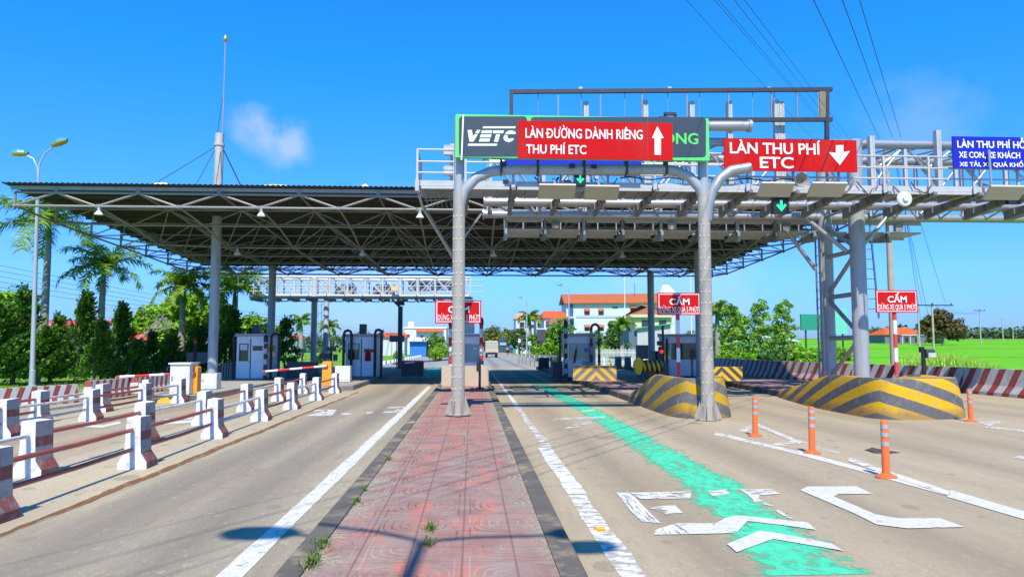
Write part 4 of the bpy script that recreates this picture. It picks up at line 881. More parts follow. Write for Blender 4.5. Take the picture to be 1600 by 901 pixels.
b = B(); b.lathe([(.03, .0), (.10, .05), (.13, .22), (.21, .40), (.215, .42), (.19, .40), (.10, .2)], (0, 0, 0), 18); b.v = [(q.x + x, q.y + .2 - z, q.z + y) for x, y, z in b.v]; b.build('horn', M('horn_brown_grey', (0.30, .28, .22), .5), o, True)
b = B(); b.beam(q + Vector((0, .15, -.05)), (q.x, 22.14, ZD), .05, .05); b.build('bracket', steel, o)
q = P(1413, 311, 21.6); o = thing('siren_disc', 'round cream siren disc hanging below the gantry walkway', 'siren', q)
b = B(); b.lathe([(.2, -.05), (.235, -.02), (.235, .02), (.2, .05)], (0, 0, 0), 24); b.v = [(q.x + x, q.y + z, q.z + y) for x, y, z in b.v]; b.build('disc', cab_m, o, True)
b = B(); b.lathe([(.08, -.11), (.09, -.05)], (0, 0, 0), 14); b.v = [(q.x + x, q.y + z, q.z + y) for x, y, z in b.v]; b.build('hub', cab_m, o, True)
b = B(); b.beam(q + Vector((0, .06, .1)), (q.x, 22.14, ZD + .1), .05, .06); b.build('bracket', steel, o)
q = P(1015, 174, 24.4); o = thing('security_camera', 'small dark camera bracket on top of the green sign', 'camera', q)
b = B(); q0 = P(1050, 174, YG + .1); b.box((q0.x, YG + .3, q0.z), (.28, .12, .06)); b.beam((q0.x - .12, YG + .3, q0.z), (q0.x - .12, YG + .3, P(1050, 181, YG).z), .05, .05); b.box((q0.x + .14, YG + .3, q0.z - .06), (.05, .1, .12)); b.box((q0.x - .18, YG + .28, q0.z - .12), (.22, .14, .06)); b.build('camera_arm', dark_m, o)

# ------------------------------------------------------------------ the second gantry, beyond the canopy
def build_far_gantry():
    Y = 53.0; x0, x1 = PX(402, Y), PX(734, Y); z0, z1 = PZ(468, Y), PZ(434, Y); m = M('far_gantry_white', (0.50, .53, .56), .5, 0, .08, 3)
    t = thing('far_gantry', 'white truss gantry with walkway beyond the canopy on the left side', 'gantry', (PX(495, Y), Y, .2))
    for y in (Y, Y + 2):
        for z in (z0 + .25, z1):
            b = B(); b.tube([(x0, y, z), (x1, y, z)], .09, 8); b.build('chord_pipe', m, t, True)
    n = 12; s = (x1 - x0) / n
    for i in range(n + 1):
        x = x0 + i * s; c = B(); c.tube([(x, Y, z1), (x, Y + 2, z1)], .05, 6); c.tube([(x, Y, z0 + .25), (x, Y + 2, z0 + .25)], .05, 6); c.build('cross_member', m, t, True)
        for y in (Y, Y + 2):
            b = B(); b.box((x, y, (z0 + z1) / 2 + .1), (.12, .12, z1 - z0 - .2)); b.build('truss_upright', m, t)
            if i < n: d = B(); d.tube([(x, y, z0 + .3), (x + s, y, z1)], .04, 6); d.tube([(x, y, z1), (x + s, y, z0 + .3)], .04, 6); d.build('truss_diagonal', m, t, True)
    b = B(); b.b2((x0 - .3, Y - 1.2, z0 - .02), (x1 + .2, Y - .2, z0 + .10)); b.build('walkway_deck', m, t)
    for k in range(3): b = B(); b.tube([(x0 - .3, Y - 1.2, z0 + .45 + .4 * k), (x1 + .9, Y - 1.2, z0 + .45 + .4 * k)], .03, 6); b.build('handrail', m, t)
    for i in range(n + 1): b = B(); b.box((x0 + i * s, Y - 1.2, z0 + .65), (.05, .05, 1.2)); b.build('handrail_post', m, t)
    for i in range(n): b = B(); b.box((x0 + (i + .35) * s, Y - 1.1, z0 - .16), (.4, .3, .16)); b.box((x0 + (i + .7) * s, Y - 1.4, z0 - .25), (.6, .5, .05)); b.box((x0 + i * s, Y - .5, z0 - .12), (.14, 2.4, .16)); b.build('equipment_hanger', M('equip_grey', (0.25, .26, .28), .5), t)
    for px, py in ((600, 452), (655, 447), (690, 446), (540, 452)):
        a = P(px, py, Y + 2.3); b = B(); b.box(a, (1.6, .08, .75)); b.build('sign_back', M('sign_back_grey', (0.10, .14, .24), .5), t)
    a = P(617, 450, Y - .4); b = B(); b.box(a, (.5, .4, .35)); b.build('yellow_box', M('pale_yellow', (0.7, .6, .3), .5), t)
    for px in (490, 501): b = B(); b.tube([(PX(px, Y), Y + (1.8 if px > 495 else 0), .1), (PX(px, Y), Y + (1.8 if px > 495 else 0), z1)], .2, 14); b.build('column', m, t, True)
    x = PX(625, Y); b = B(); b.tube([(x, Y, .1), (x, Y, z0 - .5)], .17, 12); b.beam((x, Y, z0 - .6), (x - .6, Y, z0), .15, .15); b.box((x, Y, z0 - .25), (.55, .5, .35)); b.build('prop_post', M('prop_dark', (0.10, .11, .13), .5), t, True)
    b = B(); xr = PX(481, Y)
    for k in range(4): b.tube([(xr - .45 + .25 * k, Y + 3, 2.2), (xr - .45 + .25 * k, Y + 3, z0)], .02, 5)
    for k in range(5): b.tube([(xr - .45, Y + 3, 2.4 + k * .6), (xr + .3, Y + 3, 2.4 + k * .6)], .02, 5)
    b.build('ladder_cage', column_m, t)
build_far_gantry()

# ------------------------------------------------------------------ concrete post-and-pipe railings
def post_mesh():
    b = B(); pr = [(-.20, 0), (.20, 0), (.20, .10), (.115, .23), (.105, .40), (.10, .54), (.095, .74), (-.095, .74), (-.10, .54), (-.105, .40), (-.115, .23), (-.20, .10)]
    # white faces on the ends and left, banded lane face on the right, shade coloured in as grey
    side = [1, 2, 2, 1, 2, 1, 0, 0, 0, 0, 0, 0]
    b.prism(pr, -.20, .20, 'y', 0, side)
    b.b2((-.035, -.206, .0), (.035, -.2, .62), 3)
    return b
def railing(label, pts, cols, h=(.28, .56)):
    t = thing('pipe_railing', label, 'railing', (pts[0][0], pts[0][1], 0), 'concrete post and pipe railings')
    for k, (x, y) in enumerate(pts):
        pb = post_mesh(); rr = random.Random(k * 7 + int(abs(x) * 10)); a = rr.uniform(-.05, .05)
        pb.v = [(x + vx * math.cos(a) - vy * math.sin(a), y + vx * math.sin(a) + vy * math.cos(a), vz * (1 + .02 * rr.uniform(-1, 1))) for vx, vy, vz in pb.v]
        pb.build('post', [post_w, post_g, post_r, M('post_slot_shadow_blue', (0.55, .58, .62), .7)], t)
    for k in range(len(pts) - 1):
        for z in h:
            (xa, ya), (xb, yb) = pts[k], pts[k + 1]; b = B(); b.tube([(xa, ya + .19, z), ((xa + xb) / 2, (ya + yb) / 2, z - .012), (xb, yb - .23, z)], .03, 9)
            b.build('rail', rail_r if cols[k % len(cols)] else rail_w, t, True)
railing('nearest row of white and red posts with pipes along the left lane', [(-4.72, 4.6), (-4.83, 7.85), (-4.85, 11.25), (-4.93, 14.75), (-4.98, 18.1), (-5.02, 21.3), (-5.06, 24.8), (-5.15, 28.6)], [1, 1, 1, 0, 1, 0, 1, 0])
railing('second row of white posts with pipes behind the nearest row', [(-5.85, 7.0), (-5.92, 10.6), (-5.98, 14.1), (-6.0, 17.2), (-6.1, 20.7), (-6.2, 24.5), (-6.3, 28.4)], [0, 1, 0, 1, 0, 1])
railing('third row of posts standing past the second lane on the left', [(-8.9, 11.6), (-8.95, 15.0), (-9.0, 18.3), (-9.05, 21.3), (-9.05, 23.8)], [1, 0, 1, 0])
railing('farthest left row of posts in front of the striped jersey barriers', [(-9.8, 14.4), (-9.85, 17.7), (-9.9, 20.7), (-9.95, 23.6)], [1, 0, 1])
# row of thin posts on the median beyond the right island
t = thing('pipe_railing', 'row of thin pale posts with pipe rails beyond the green lane', 'railing', (5.4, 60, 0), 'concrete post and pipe railings')
for k in range(11):
    x, y = 4.9 + .13 * k, 78 - 3.4 * k; b = B(); b.box((x, y, .5), (.13, .13, 1.0)); b.build('post', M('post_tan', (0.42, .36, .28), .8, 0, .2, 5), t)
for z in (.4, .75): b = B(); b.tube([(4.9, 78, z), (6.2, 44, z)], .025, 6); b.build('rail', M('post_tan', (0.42, .36, .28)), t)
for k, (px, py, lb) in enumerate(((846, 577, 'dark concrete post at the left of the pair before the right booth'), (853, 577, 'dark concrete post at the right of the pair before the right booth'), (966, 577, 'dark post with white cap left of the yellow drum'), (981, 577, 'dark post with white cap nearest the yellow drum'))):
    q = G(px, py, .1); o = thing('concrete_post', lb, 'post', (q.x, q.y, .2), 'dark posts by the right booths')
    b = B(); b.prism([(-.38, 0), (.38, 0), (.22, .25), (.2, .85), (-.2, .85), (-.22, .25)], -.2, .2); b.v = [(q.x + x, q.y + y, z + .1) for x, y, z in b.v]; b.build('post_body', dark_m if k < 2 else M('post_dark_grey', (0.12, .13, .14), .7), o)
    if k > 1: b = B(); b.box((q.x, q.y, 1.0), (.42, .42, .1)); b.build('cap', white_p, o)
# pale railing posts further right behind the booth
t = thing('pipe_railing', 'low white post railing behind the right booth below the picket fence', 'railing', (9, 62, 0), 'concrete post and pipe railings')
for k in range(9):
    b = B(); b.box((7.6 + k * 1.15, 62, .42), (.16, .16, .84)); b.build('post', post_w, t)
for z in (.35, .68): b = B(); b.tube([(7.5, 62, z), (17, 62, z)], .025, 6); b.build('rail', rail_w, t)

# ------------------------------------------------------------------ jersey barriers
def jersey(length, h, mat, wd=.30, top=.10):
    b = B(); pr = [(-wd, 0), (wd, 0), (wd, .12 * h), (.62 * wd, .38 * h), (top, h), (-top, h), (-.62 * wd, .38 * h), (-wd, .12 * h)]
    b.prism(pr, 0.02, length - .02, 'y'); return b
js_l = STR('jersey_red_white', (0.32, .07, .05), (0.60, .58, .54), 0, 1, -.55, .42, None, .48, .7, (0.25, .22, .19), .5)
js_r = STR('jersey_red_white_worn', (0.29, .055, .045), (0.50, .50, .49), 0, 1, .45, .74, None, .46, .7, (0.20, .17, .15), .75)
def jersey_run(pts, L_, h, mat, labels, group, wd=.3):
    """blocks of length L_ placed along a polyline"""
    k = 0; proto = None
    for (x0, y0), (x1, y1) in zip(pts, pts[1:]):
        d = math.hypot(x1 - x0, y1 - y0); n = max(1, round(d / L_)); rz = -math.atan2(x1 - x0, y1 - y0)
        for i in range(n):
            x, y = x0 + (x1 - x0) * i / n, y0 + (y1 - y0) * i / n
            if proto is None or abs(d / n - proto['_len']) > .02: 
                o = jersey(d / n, h, mat, wd).build('jersey_barrier', mat); o['_len'] = d / n; proto = o; tag(o, labels[min(k, len(labels) - 1)], 'barrier', group)
            else: o = proto.copy(); C.objects.link(o); o['label'] = labels[min(k, len(labels) - 1)]
            o.location = (x, y, 0.002); o.rotation_euler = (0, 0, rz); k += 1
    for o in bpy.data.objects:
        if '_len' in o: del o['_len']
jersey_run([(-14.6, 18.2), (-13.35, 21.7), (-12.55, 24.4)], 2.7, .56, js_l, ['sunlit red and white barrier block at the left frame edge', 'sunlit red and white barrier block ending below the street lamp'], 'red and white barriers at left', .26)
jersey_run([(-12.55, 25.2), (-12.45, 27.7)], 2.5, .62, js_l, ['shaded striped barrier block behind the far left railing'], 'red and white barriers at left', .26)
jersey_run([(-12.35, 28.1), (-12.3, 30.9)], 2.8, .68, js_l, ['shaded striped barrier block under the boom, left of the cream cabinet'], 'red and white barriers at left', .26)
jersey_run([(-12.8, 38.5), (-12.8, 41.5)], 3.0, .9, js_l, ['shaded striped barrier block left of the pale blue booth'], 'red and white barriers at left', .26)
RB = [(19.6, 14.6), (19.0, 21), (18.85, 27.5), (17.9, 34), (16.9, 41), (16.9, 49), (17.3, 60), (17.6, 74)]
names = ['red and white barrier block on the right edge, outside the frame end', 'red and white barrier block nearest the right frame edge', 'second barrier block from the right frame edge', 'third barrier block from the right frame edge, by the yellow black nose', 'barrier block right behind the yellow black nose',
         'barrier block behind the flood light post', 'barrier block behind the no stopping pole', 'barrier block right of the twin gantry columns', 'barrier block seen between the twin gantry columns', 'barrier block just left of the twin gantry columns', 'shaded barrier block left of the gantry columns',
         'shaded barrier block right of the chevron wall', 'shaded barrier block behind the chevron wall', 'farthest shaded barrier block on the right edge']
jersey_run(RB, 3.2, .95, js_r, names + ['shaded barrier block far down the right edge'], 'red and white barriers on the right edge', .32)
# ------------------------------------------------------------------ concrete noses in front of the islands
def nose_mat(name, yellow, black, period, slope, bare_u=None):
    """bands that run up to a point at the apex corner and round both sides; scuffs, splash dirt low down"""
    m = bpy.data.materials.new(name); m.use_nodes = True; MATS[name] = m; t = m.node_tree; b = t.nodes['Principled BSDF']; b.inputs['Roughness'].default_value = .75; b.inputs['Specular IOR Level'].default_value = .2
    co = t.nodes.new('ShaderNodeTexCoord'); uv = t.nodes.new('ShaderNodeSeparateXYZ'); t.links.new(co.outputs['UV'], uv.inputs[0])
    def noise(sc, det=8, ro=.65):
        n = t.nodes.new('ShaderNodeTexNoise'); n.inputs['Scale'].default_value = sc; n.inputs['Detail'].default_value = det; n.inputs['Roughness'].default_value = ro; t.links.new(co.outputs['Object'], n.inputs['Vector']); return n.outputs['Fac']
    def ramp(f, a, c, hi=1.0):
        r = t.nodes.new('ShaderNodeValToRGB'); r.color_ramp.elements[0].position = a; r.color_ramp.elements[1].position = c; r.color_ramp.elements[1].color = (hi,) * 3 + (1,); t.links.new(f, r.inputs['Fac']); return r.outputs['Color']
    def mix(fac, c1, c2):
        k = t.nodes.new('ShaderNodeMixRGB')
        for i, x in enumerate((fac, c1, c2)):
            if isinstance(x, (int, float)): k.inputs[i].default_value = x
            elif isinstance(x, tuple): k.inputs[i].default_value = x + (1,)
            else: t.links.new(x, k.inputs[i])
        return k.outputs[0]
    au = math_n(t, 'POWER', math_n(t, 'ABSOLUTE', uv.outputs[0]), 1.15)
    v = math_n(t, 'ADD', uv.outputs[1], math_n(t, 'ADD', math_n(t, 'MULTIPLY', au, slope), math_n(t, 'MULTIPLY', math_n(t, 'SUBTRACT', noise(3.5, 4), .5), .035)))
    st = ramp(math_n(t, 'PINGPONG', math_n(t, 'DIVIDE', v, period), .5), .235, .265)
    c = mix(st, mix(noise(3), tuple(x * .8 for x in black), tuple(x * 1.5 for x in black)), mix(noise(2.2), tuple(x * .78 for x in yellow), yellow))
    c = mix(ramp(noise(5, 10, .75), .53, .66, .7), c, (.30, .27, .22)); c = mix(ramp(noise(14, 8, .8), .57, .66, .6), c, (.09, .085, .08))
    if bare_u is not None:
        w = ramp(math_n(t, 'ADD', math_n(t, 'MULTIPLY', math_n(t, 'ABSOLUTE', uv.outputs[0]), math_n(t, 'LESS_THAN', uv.outputs[0], 0.0)), math_n(t, 'MULTIPLY', noise(2.5), .5)), bare_u, bare_u + .35); c = mix(w, c, mix(noise(2.5), (.17, .15, .125), (.30, .265, .22)))
    low = ramp(math_n(t, 'ADD', uv.outputs[1], math_n(t, 'MULTIPLY', math_n(t, 'SUBTRACT', noise(4), .5), .3)), .12, .34)
    c = mix(math_n(t, 'MULTIPLY', math_n(t, 'SUBTRACT', 1.0, low), .6), c, (.12, .105, .09))
    t.links.new(c, b.inputs['Base Color']); bp = t.nodes.new('ShaderNodeBump'); bp.inputs['Strength'].default_value = .5; bp.inputs['Distance'].default_value = .02; t.links.new(noise(11, 9, .7), bp.inputs['Height']); t.links.new(bp.outputs[0], b.inputs['Normal']); return m
def nose(label, outline, apex, htab, mat):
    """rounded concrete hump: outline smoothed, sides battered, shoulders rounded, height following y"""
    P_ = [Vector((x, y, 0)) for x, y in outline]
    for _ in range(3):
        Q_ = []
        for k in range(len(P_)): a, c = P_[k], P_[(k + 1) % len(P_)]; Q_ += [a * .75 + c * .25, a * .25 + c * .75]
        P_ = Q_
    n = len(P_); hf = lerp_tab(htab); nr = []
    for k in range(n): d = (P_[(k + 1) % n] - P_[k - 1]).normalized(); nr.append(Vector((-d.y, d.x, 0)))
    k0 = min(range(n), key=lambda k: (P_[k] - Vector((apex[0], apex[1], 0))).length); arc = [0.0] * n
    tot = 0
    for q in range(1, n // 2 + 1): k = (k0 + q) % n; tot += (P_[k] - P_[k - 1]).length; arc[k] = tot
    tot = 0
    for q in range(1, n - n // 2): k = (k0 - q) % n; tot += (P_[k] - P_[(k + 1) % n]).length; arc[k] = -tot
    rings = [(0, 0), (.05, .35), (.11, .72), (.15, .94), (.175, .995), (.30, 1.0)]
    V, F_, UV = [], [], []
    for ins, tz in rings:
        for k in range(n): p = P_[k] + nr[k] * ins * min(1, hf(P_[k].y) / .6 + .1); V.append((p.x, p.y, tz * hf(P_[k].y)))
    for r_ in range(len(rings) - 1):
        for k in range(n):
            j = (k + 1) % n; F_.append((r_ * n + k, r_ * n + j, (r_ + 1) * n + j, (r_ + 1) * n + k)); h0, h1 = hf(P_[k].y), hf(P_[j].y); aj = arc[j] if abs(arc[j] - arc[k]) < 2 else arc[k]
            UV += [(arc[k], rings[r_][1] * h0 + rings[r_][0] * .8), (aj, rings[r_][1] * h1 + rings[r_][0] * .8), (aj, rings[r_ + 1][1] * h1 + rings[r_ + 1][0] * .8), (arc[k], rings[r_ + 1][1] * h0 + rings[r_ + 1][0] * .8)]
    top = [(len(rings) - 1) * n + k for k in range(n)]; F_.append(tuple(top)); UV += [(arc[k], rings[-1][1] * hf(P_[k].y) + .3) for k in range(n)]
    me = bpy.data.meshes.new('nose_body'); me.from_pydata(V, [], F_); me.materials.append(mat); ul = me.uv_layers.new(name='UVMap')
    for k, uv in enumerate(UV): ul.data[k].uv = uv
    me.polygons.foreach_set('use_smooth', [True] * len(me.polygons)); me.set_sharp_from_angle(angle=R(32)); me.update()
    o = bpy.data.objects.new('concrete_nose', me); C.objects.link(o); return tag(o, label, 'crash nose', 'concrete noses guarding the islands')
nose('yellow and black striped concrete nose before the right gantry columns', [(9.72, 17.4), (10.9, 17.35), (12.3, 17.7), (12.55, 19.2), (12.65, 21.5), (13.3, 24.6), (13.6, 26.4), (10.8, 26.4), (10.3, 24.0), (9.85, 21.5), (9.72, 19.3)], (9.95, 17.7), [(17, .97), (20.2, .98), (21.4, .80), (22.8, .56), (24.6, .36), (26.0, .23), (27, .22)],
     nose_mat('nose_yellow_black', (0.74, .42, .012), (0.10, .10, .105), .62, .30))
nose('greyer yellow striped concrete nose behind the right bolted portal post', [(4.98, 18.4), (5.35, 17.85), (6.1, 17.9), (6.6, 18.5), (6.85, 20.5), (6.9, 22.3), (6.9, 24.6), (4.98, 24.6), (4.95, 22.0), (4.93, 20.0)], (5.15, 18.1), [(17, .96), (20.6, .98), (21.6, .78), (22.6, .5), (23.6, .28), (24.5, .21), (26, .2)],
     nose_mat('nose_yellow_black_dull', (0.60, .35, .02), (0.13, .125, .12), .58, .30, 1.0))
# upright walls across the islands
def wall_block(name, label, x, Y, wd, h, mat, zb=.18, th=.3):
    o = B(); o.b2((x - wd / 2, Y, zb), (x + wd / 2, Y + th, zb + h)); m = o.build(name, mat); return tag(m, label, 'barrier wall')
chev = lambda nm, x0: STR(nm, (0.68, .40, .02), (0.17, .165, .155), .95, 0, 1.0, .46, x0, .46, .7, (0.42, .36, .26), .75, 0.12)
wall_block('chevron_wall', 'worn yellow and grey chevron wall before the right booth', PX(929, 34.3), 34.3, 2.03, .68, chev('chevron_a', PX(931, 34.3)))
wall_block('chevron_wall', 'brighter yellow and black chevron wall beside the right portal post', PX(1131, 33.6), 33.6, 1.7, .64, STR('chevron_b', (0.74, .45, .02), (0.07, .07, .07), .95, 0, 1.0, .42, PX(1127, 33.6), .5, .65, (0.3, .25, .18), .3))
wall_block('tan_wall', 'plain tan concrete wall across the red paved centre island', -.26, 30.8, 1.95, .83, conc_t, .128)

# ------------------------------------------------------------------ orange delineator posts
def delineator():
    o = thing('delineator_post', '', 'delineator post', (0, 0, 0), 'orange delineator posts')
    b = B(); b.lathe([(.14, 0), (.135, .02), (.09, .035), (.055, .06)], n=20); b.build('base_plate', M('delineator_base', (0.78, .14, .03), .5, 0, .1, 6, 0, (.4, .12, .06), .6, 8), o, True)
    b = B(); b.lathe([(.052, .05), (.050, .735), (.040, .755), (.012, .76)], n=18); b.build('tube', orange_m, o, True)
    for z in (.42, .54, .645): b = B(); b.lathe([(.0535, z), (.0535, z + .055)], n=18); b.build('reflective_band', refl_m, o, True)
    return o
d0 = delineator()
for k, (px, py, lb) in enumerate(((1385, 746, 'nearest and largest of the orange posts, right of the white letter C'), (1269, 708, 'middle orange post of the diagonal row of three'), (1180, 681, 'orange post nearest the right portal post'), (1517, 658, 'orange post beside the right striped nose at the frame edge'))):
    q = G(px, py); o = d0 if k == 0 else dup(d0, q, .3 * k, lb); o.location = (q.x, q.y, .005); o['label'] = lb
    if k: o.rotation_euler = (R(rnd.uniform(-1.5, 1.5)), R(rnd.uniform(-1.5, 1.5)), k)

# ------------------------------------------------------------------ booths, cabinets, boom barriers
def booth(label, x, Y, wd, dp, h, body, kind, zb=.2):
    o = thing('toll_booth', label, 'toll booth', (x, Y, zb)); x0, x1, z0, z1 = x - wd / 2, x + wd / 2, zb, zb + h
    b = B(); e = .06
    wz0, wz1 = zb + h * .42, zb + h * .84
    # a shell with real openings: sill walls, corner posts, head band
    if kind == 'door':
        b.b2((x0, Y, z0), (x1, Y + dp, z1)); b.build('wall', body, o)
        b = B(); b.b2((x0 + .07, Y - .02, z0 + .06), (x - .03, Y - .003, z1 - .12)); d = b.build('door', M('booth_door', (0.66, .74, .80), .45, 0, .05, 3, 0, (0.36, .36, .36), .3, 3), o)
        b = B(); b.b2((x0 + .12, Y - .026, wz0), (x - .09, Y - .018, wz1)); b.build('window_pane', glass_m, d)
        b = B(); b.b2((x - .10, Y - .05, zb + h * .38), (x - .06, Y - .02, zb + h * .44)); b.build('handle', steel, d)
        b = B(); b.b2((x + .02, Y - .012, z0 + .06), (x1 - .05, Y - .003, z1 - .12)); b.build('side_panel', body, o)
        b = B(); b.b2((x - .028, Y - .009, z0 + .05), (x + .018, Y - .002, z1 - .1)); b.build('door_gap', black_m, o)
        b = B(); fx0, fx1 = x0 + .09, x - .06
        for q in ((fx0, wz1, fx1, wz1 + .035), (fx0, wz0 - .035, fx1, wz0), (fx0, wz0, fx0 + .03, wz1), (fx1 - .03, wz0, fx1, wz1)): b.b2((q[0], Y - .034, q[1]), (q[2], Y - .0205, q[3]))
        b.build('window_frame', M('frame_pale', (0.78, .8, .82), .4), d)
        b = B(); b.b2((x0 + .16, Y - .031, wz0 + (wz1 - wz0) * .62), (x - .16, Y - .027, wz1 - .05)); b.build('window_paper', M('paper_pale', (0.6, .62, .62), .6), d)
    else:
        b.b2((x0, Y, z0), (x1, Y + dp, wz0)); b.b2((x0, Y, wz1), (x1, Y + dp, z1))
        for xa in (x0, x1 - e):
            for ya in (Y, Y + dp - e): b.b2((xa, ya, wz0), (xa + e, ya + e, wz1))
        b.build('wall', body, o)
        b = B(); b.b2((x0 + .01, Y + dp - .03, wz0), (x0 + .03, Y + .03, wz1)) ; b.b2((x1 - .03, Y + .06, wz0), (x1 - .01, Y + dp - .06, wz1)); b.b2((x0 + e, Y + .02, wz0), (x1 - e, Y + .04, wz1)); 
        b.build('window_pane', glass_l if kind == 'pale' else glass_m, o)
        b = B(); b.b2((x0 + .1, Y + .3, wz0 - .02), (x1 - .1, Y + .6, wz0 + .1)); b.b2((x0 + .2, Y + .35, wz0 + .1), (x0 + .5, Y + .4, wz0 + .35)); b.build('desk', dark_m, o)
        b = B(); b.b2((x + .05, Y + .046, wz0 + (wz1 - wz0) * .45), (x1 - .1, Y + .05, wz1 - .02)); b.build('sun_blind', M('pale_blue_blind', (0.40, .58, .68), .6), o)
    b = B(); b.b2((x0 - .08, Y - .10, z1), (x1 + .08, Y + dp + .1, z1 + .05)); b.b2((x0 - .05, Y - .07, z1 + .05), (x1 + .05, Y + dp + .07, z1 + .14)); b.build('roof', booth_g, o)
    # ledge strip and skirting
    b = B(); b.b2((x0 - .012, Y - .014, z0), (x1 + .012, Y + dp + .012, z0 + .05)); b.build('skirting', booth_g, o)
    return o, x0, x1, z1
Y = 36.2; x = PX(392, Y); o, x0, x1, z1 = booth('pale blue toll booth with brown notice beside the near left canopy column', x, Y, 1.32, 2.3, 2.02, booth_m, 'door')
b = B(); b.b2((x + .1, Y - .02, 1.55), (x1 - .1, Y - .013, 1.78)); b.build('notice', M('brown_notice', (0.16, .09, .06), .6, 0, .4, 20), o)
b = B(); b.box((x + .15, Y + .5, z1 + .36), (.36, .5, .44)); b.build('air_conditioner', dark_m, o)
b = B(); b.b2((x1 + .001, Y + .5, 1.2), (x1 + .012, Y + 1.8, 1.85)); b.build('window_pane', glass_m, o)
Y = 38.6; x = PX(565, Y); o, x0, x1, z1 = booth('white toll booth with a red flag on its panel beside the orange barrier box', x, Y, 1.62, 2.4, 2.05, booth_m, 'door')
b = B(); b.prism([(x + .18, 1.0), (x + .48, 1.0), (x + .48, 1.42), (x + .36, 1.50), (x + .33, 1.74), (x + .30, 1.50), (x + .18, 1.42)], Y - .035, Y - .02); b.build('flag', red_m, o)
b = B(); b.box((x - .02, Y + .6, z1 + .40), (.34, .4, .52)); b.build('air_conditioner', dark_m, o)
b = B(); b.b2((x + .12, Y - .02, 1.45), (x1 - .1, Y - .012, 1.62)); b.build('notice', M('brown_notice', (0.16, .09, .06)), o)
Y = 34.8; x = -.22; o, x0, x1, z1 = booth('narrow grey toll booth on the centre island behind the tan wall', x, Y, 1.45, 2.4, 2.05, booth_m, 'pale', .15)
b = B(); b.b2((x + .30, Y - .02, 1.6), (x1 - .25, Y + .016, 1.72)); b.build('notice', M('paper_pale', (0.6, .62, .62), .6), o)
b = B(); b.box((x + .1, Y + .5, z1 + .42), (.5, .5, .5)); b.build('air_conditioner', M('ac_white', (0.55, .56, .57), .5), o)
Y = 37.6; x = PX(909, Y); o, x0, x1, z1 = booth('wide windowed toll booth with red pennant behind the worn chevron wall', x, Y, 1.42, 2.3, 2.06, booth_m, 'pale')
b = B(); b.prism([(x0 + .26, .92), (x0 + .38, .95), (x0 + .45, 1.55), (x0 + .41, 1.68), (x0 + .33, 1.3)], Y - .03, Y - .012); b.build('pennant', red_m, o)
b = B(); b.tube([(x0 + .43, Y - .02, 1.2), (x0 + .46, Y - .02, 1.8)], .012, 5); b.build('pennant_staff', dark_m, o)
b = B(); b.b2((x + .0, Y - .02, .75), (x1 - .28, Y - .003, 1.02)); b.build('hatch', booth_g, o)
b = B(); b.lathe([(.11, -.01), (.11, .01)], (0, 0, 0), 16); b.v = [(x + .22 + X_, Y - .005 + Z_, 1.58 + Y_) for X_, Y_, Z_ in b.v]; b.build('round_emblem', M('violet_round', (0.22, .12, .6), .5), o)
Y = 38.4; x = PX(1072, Y); o, x0, x1, z1 = booth('toll booth half hidden by the right bolted post and its red sign', x, Y, 1.7, 2.3, 2.06, booth_m, 'dark')
def cabinet(name, label, cat, px, pyb, wpx, hpx, mat, dp=.5, cap=True, z=.2, group=None):
    q = G(px, pyb, z); s = q.y / F; wd, h = wpx * s, hpx * s; o = thing(name, label, cat, q, group)
    b = B(); b.box((q.x, q.y + dp / 2, z + h / 2), (wd, dp, h)); b.build('cabinet_body', mat, o)
    b = B(); b.b2((q.x - wd / 2 + .03, q.y - .012, z + .08), (q.x + wd / 2 - .03, q.y + .002, z + h - .08)); d = b.build('door', mat, o)
    b = B(); b.b2((q.x - wd / 2 + .06, q.y - .03, z + h * .45), (q.x - wd / 2 + .085, q.y - .01, z + h * .6)); b.build('handle', dark_m, d)
    if cap: b = B(); b.box((q.x, q.y + dp / 2, z + h + .025), (wd + .1, dp + .1, .05)); b.build('cap', cab_m, o)
    return q, wd, h
cabinet('control_cabinet', 'tall cream control cabinet with overhanging cap left of the orange box', 'cabinet', 280, 615.5, 29, 45, cab_m, .75)
cabinet('control_cabinet', 'small cream cabinet at the foot of the near left canopy column', 'cabinet', 326, 607, 23, 23, cab_m, .5, False)
cabinet('control_cabinet', 'low cream cabinet before the white booth with the flag', 'cabinet', 535, 596, 23, 24, cab_m, .5, False)
stripe_boom = STR('boom_red_white', (0.70, .02, .02), (0.85, .85, .85), 1, 0, 0, .95, None, .5, .4, amt=.1)
def boom(label, px, pyb, wpx, hpx, tip, a_py, box_mat=orange_y):
    q = G(px, pyb, .2); s = q.y / F; wd, h = wpx * s, hpx * s; o = thing('boom_barrier', label, 'boom barrier', q, 'red and white boom barriers')
    b = B(); b.prism([(q.x - wd / 2, .2), (q.x + wd / 2, .2), (q.x + wd / 2, .2 + h - .05), (q.x + wd / 2 - .04, .2 + h), (q.x - wd / 2 + .04, .2 + h), (q.x - wd / 2, .2 + h - .05)], q.y, q.y + .34); hs_ = b.build('housing', box_mat, o)
    b = B(); b.b2((q.x - wd / 2 + .02, q.y - .008, .3), (q.x + wd / 2 - .02, q.y + .001, .2 + h * .7)); b.build('access_panel', box_mat, hs_)
    pz = PZ(a_py, q.y + .17, px); e = P(tip[0], tip[1], q.y + .17); b = B(); b.tube([(q.x + .05, q.y - .06, pz), (e.x, q.y - .06, e.z)], .042, 10); b.build('boom', stripe_boom, o, True)
boom('lowered boom with narrow orange housing beside the tall cream cabinet', 303, 614.5, 9, 41, (188, 588), 582)
boom('lowered boom with wide orange housing before the white booth', 510, 602, 14, 37, (413, 580), 571)
boom('lowered boom across the far left lane with orange housing beside the centre booth', 705, 588, 9, 26, (614, 568), 561)
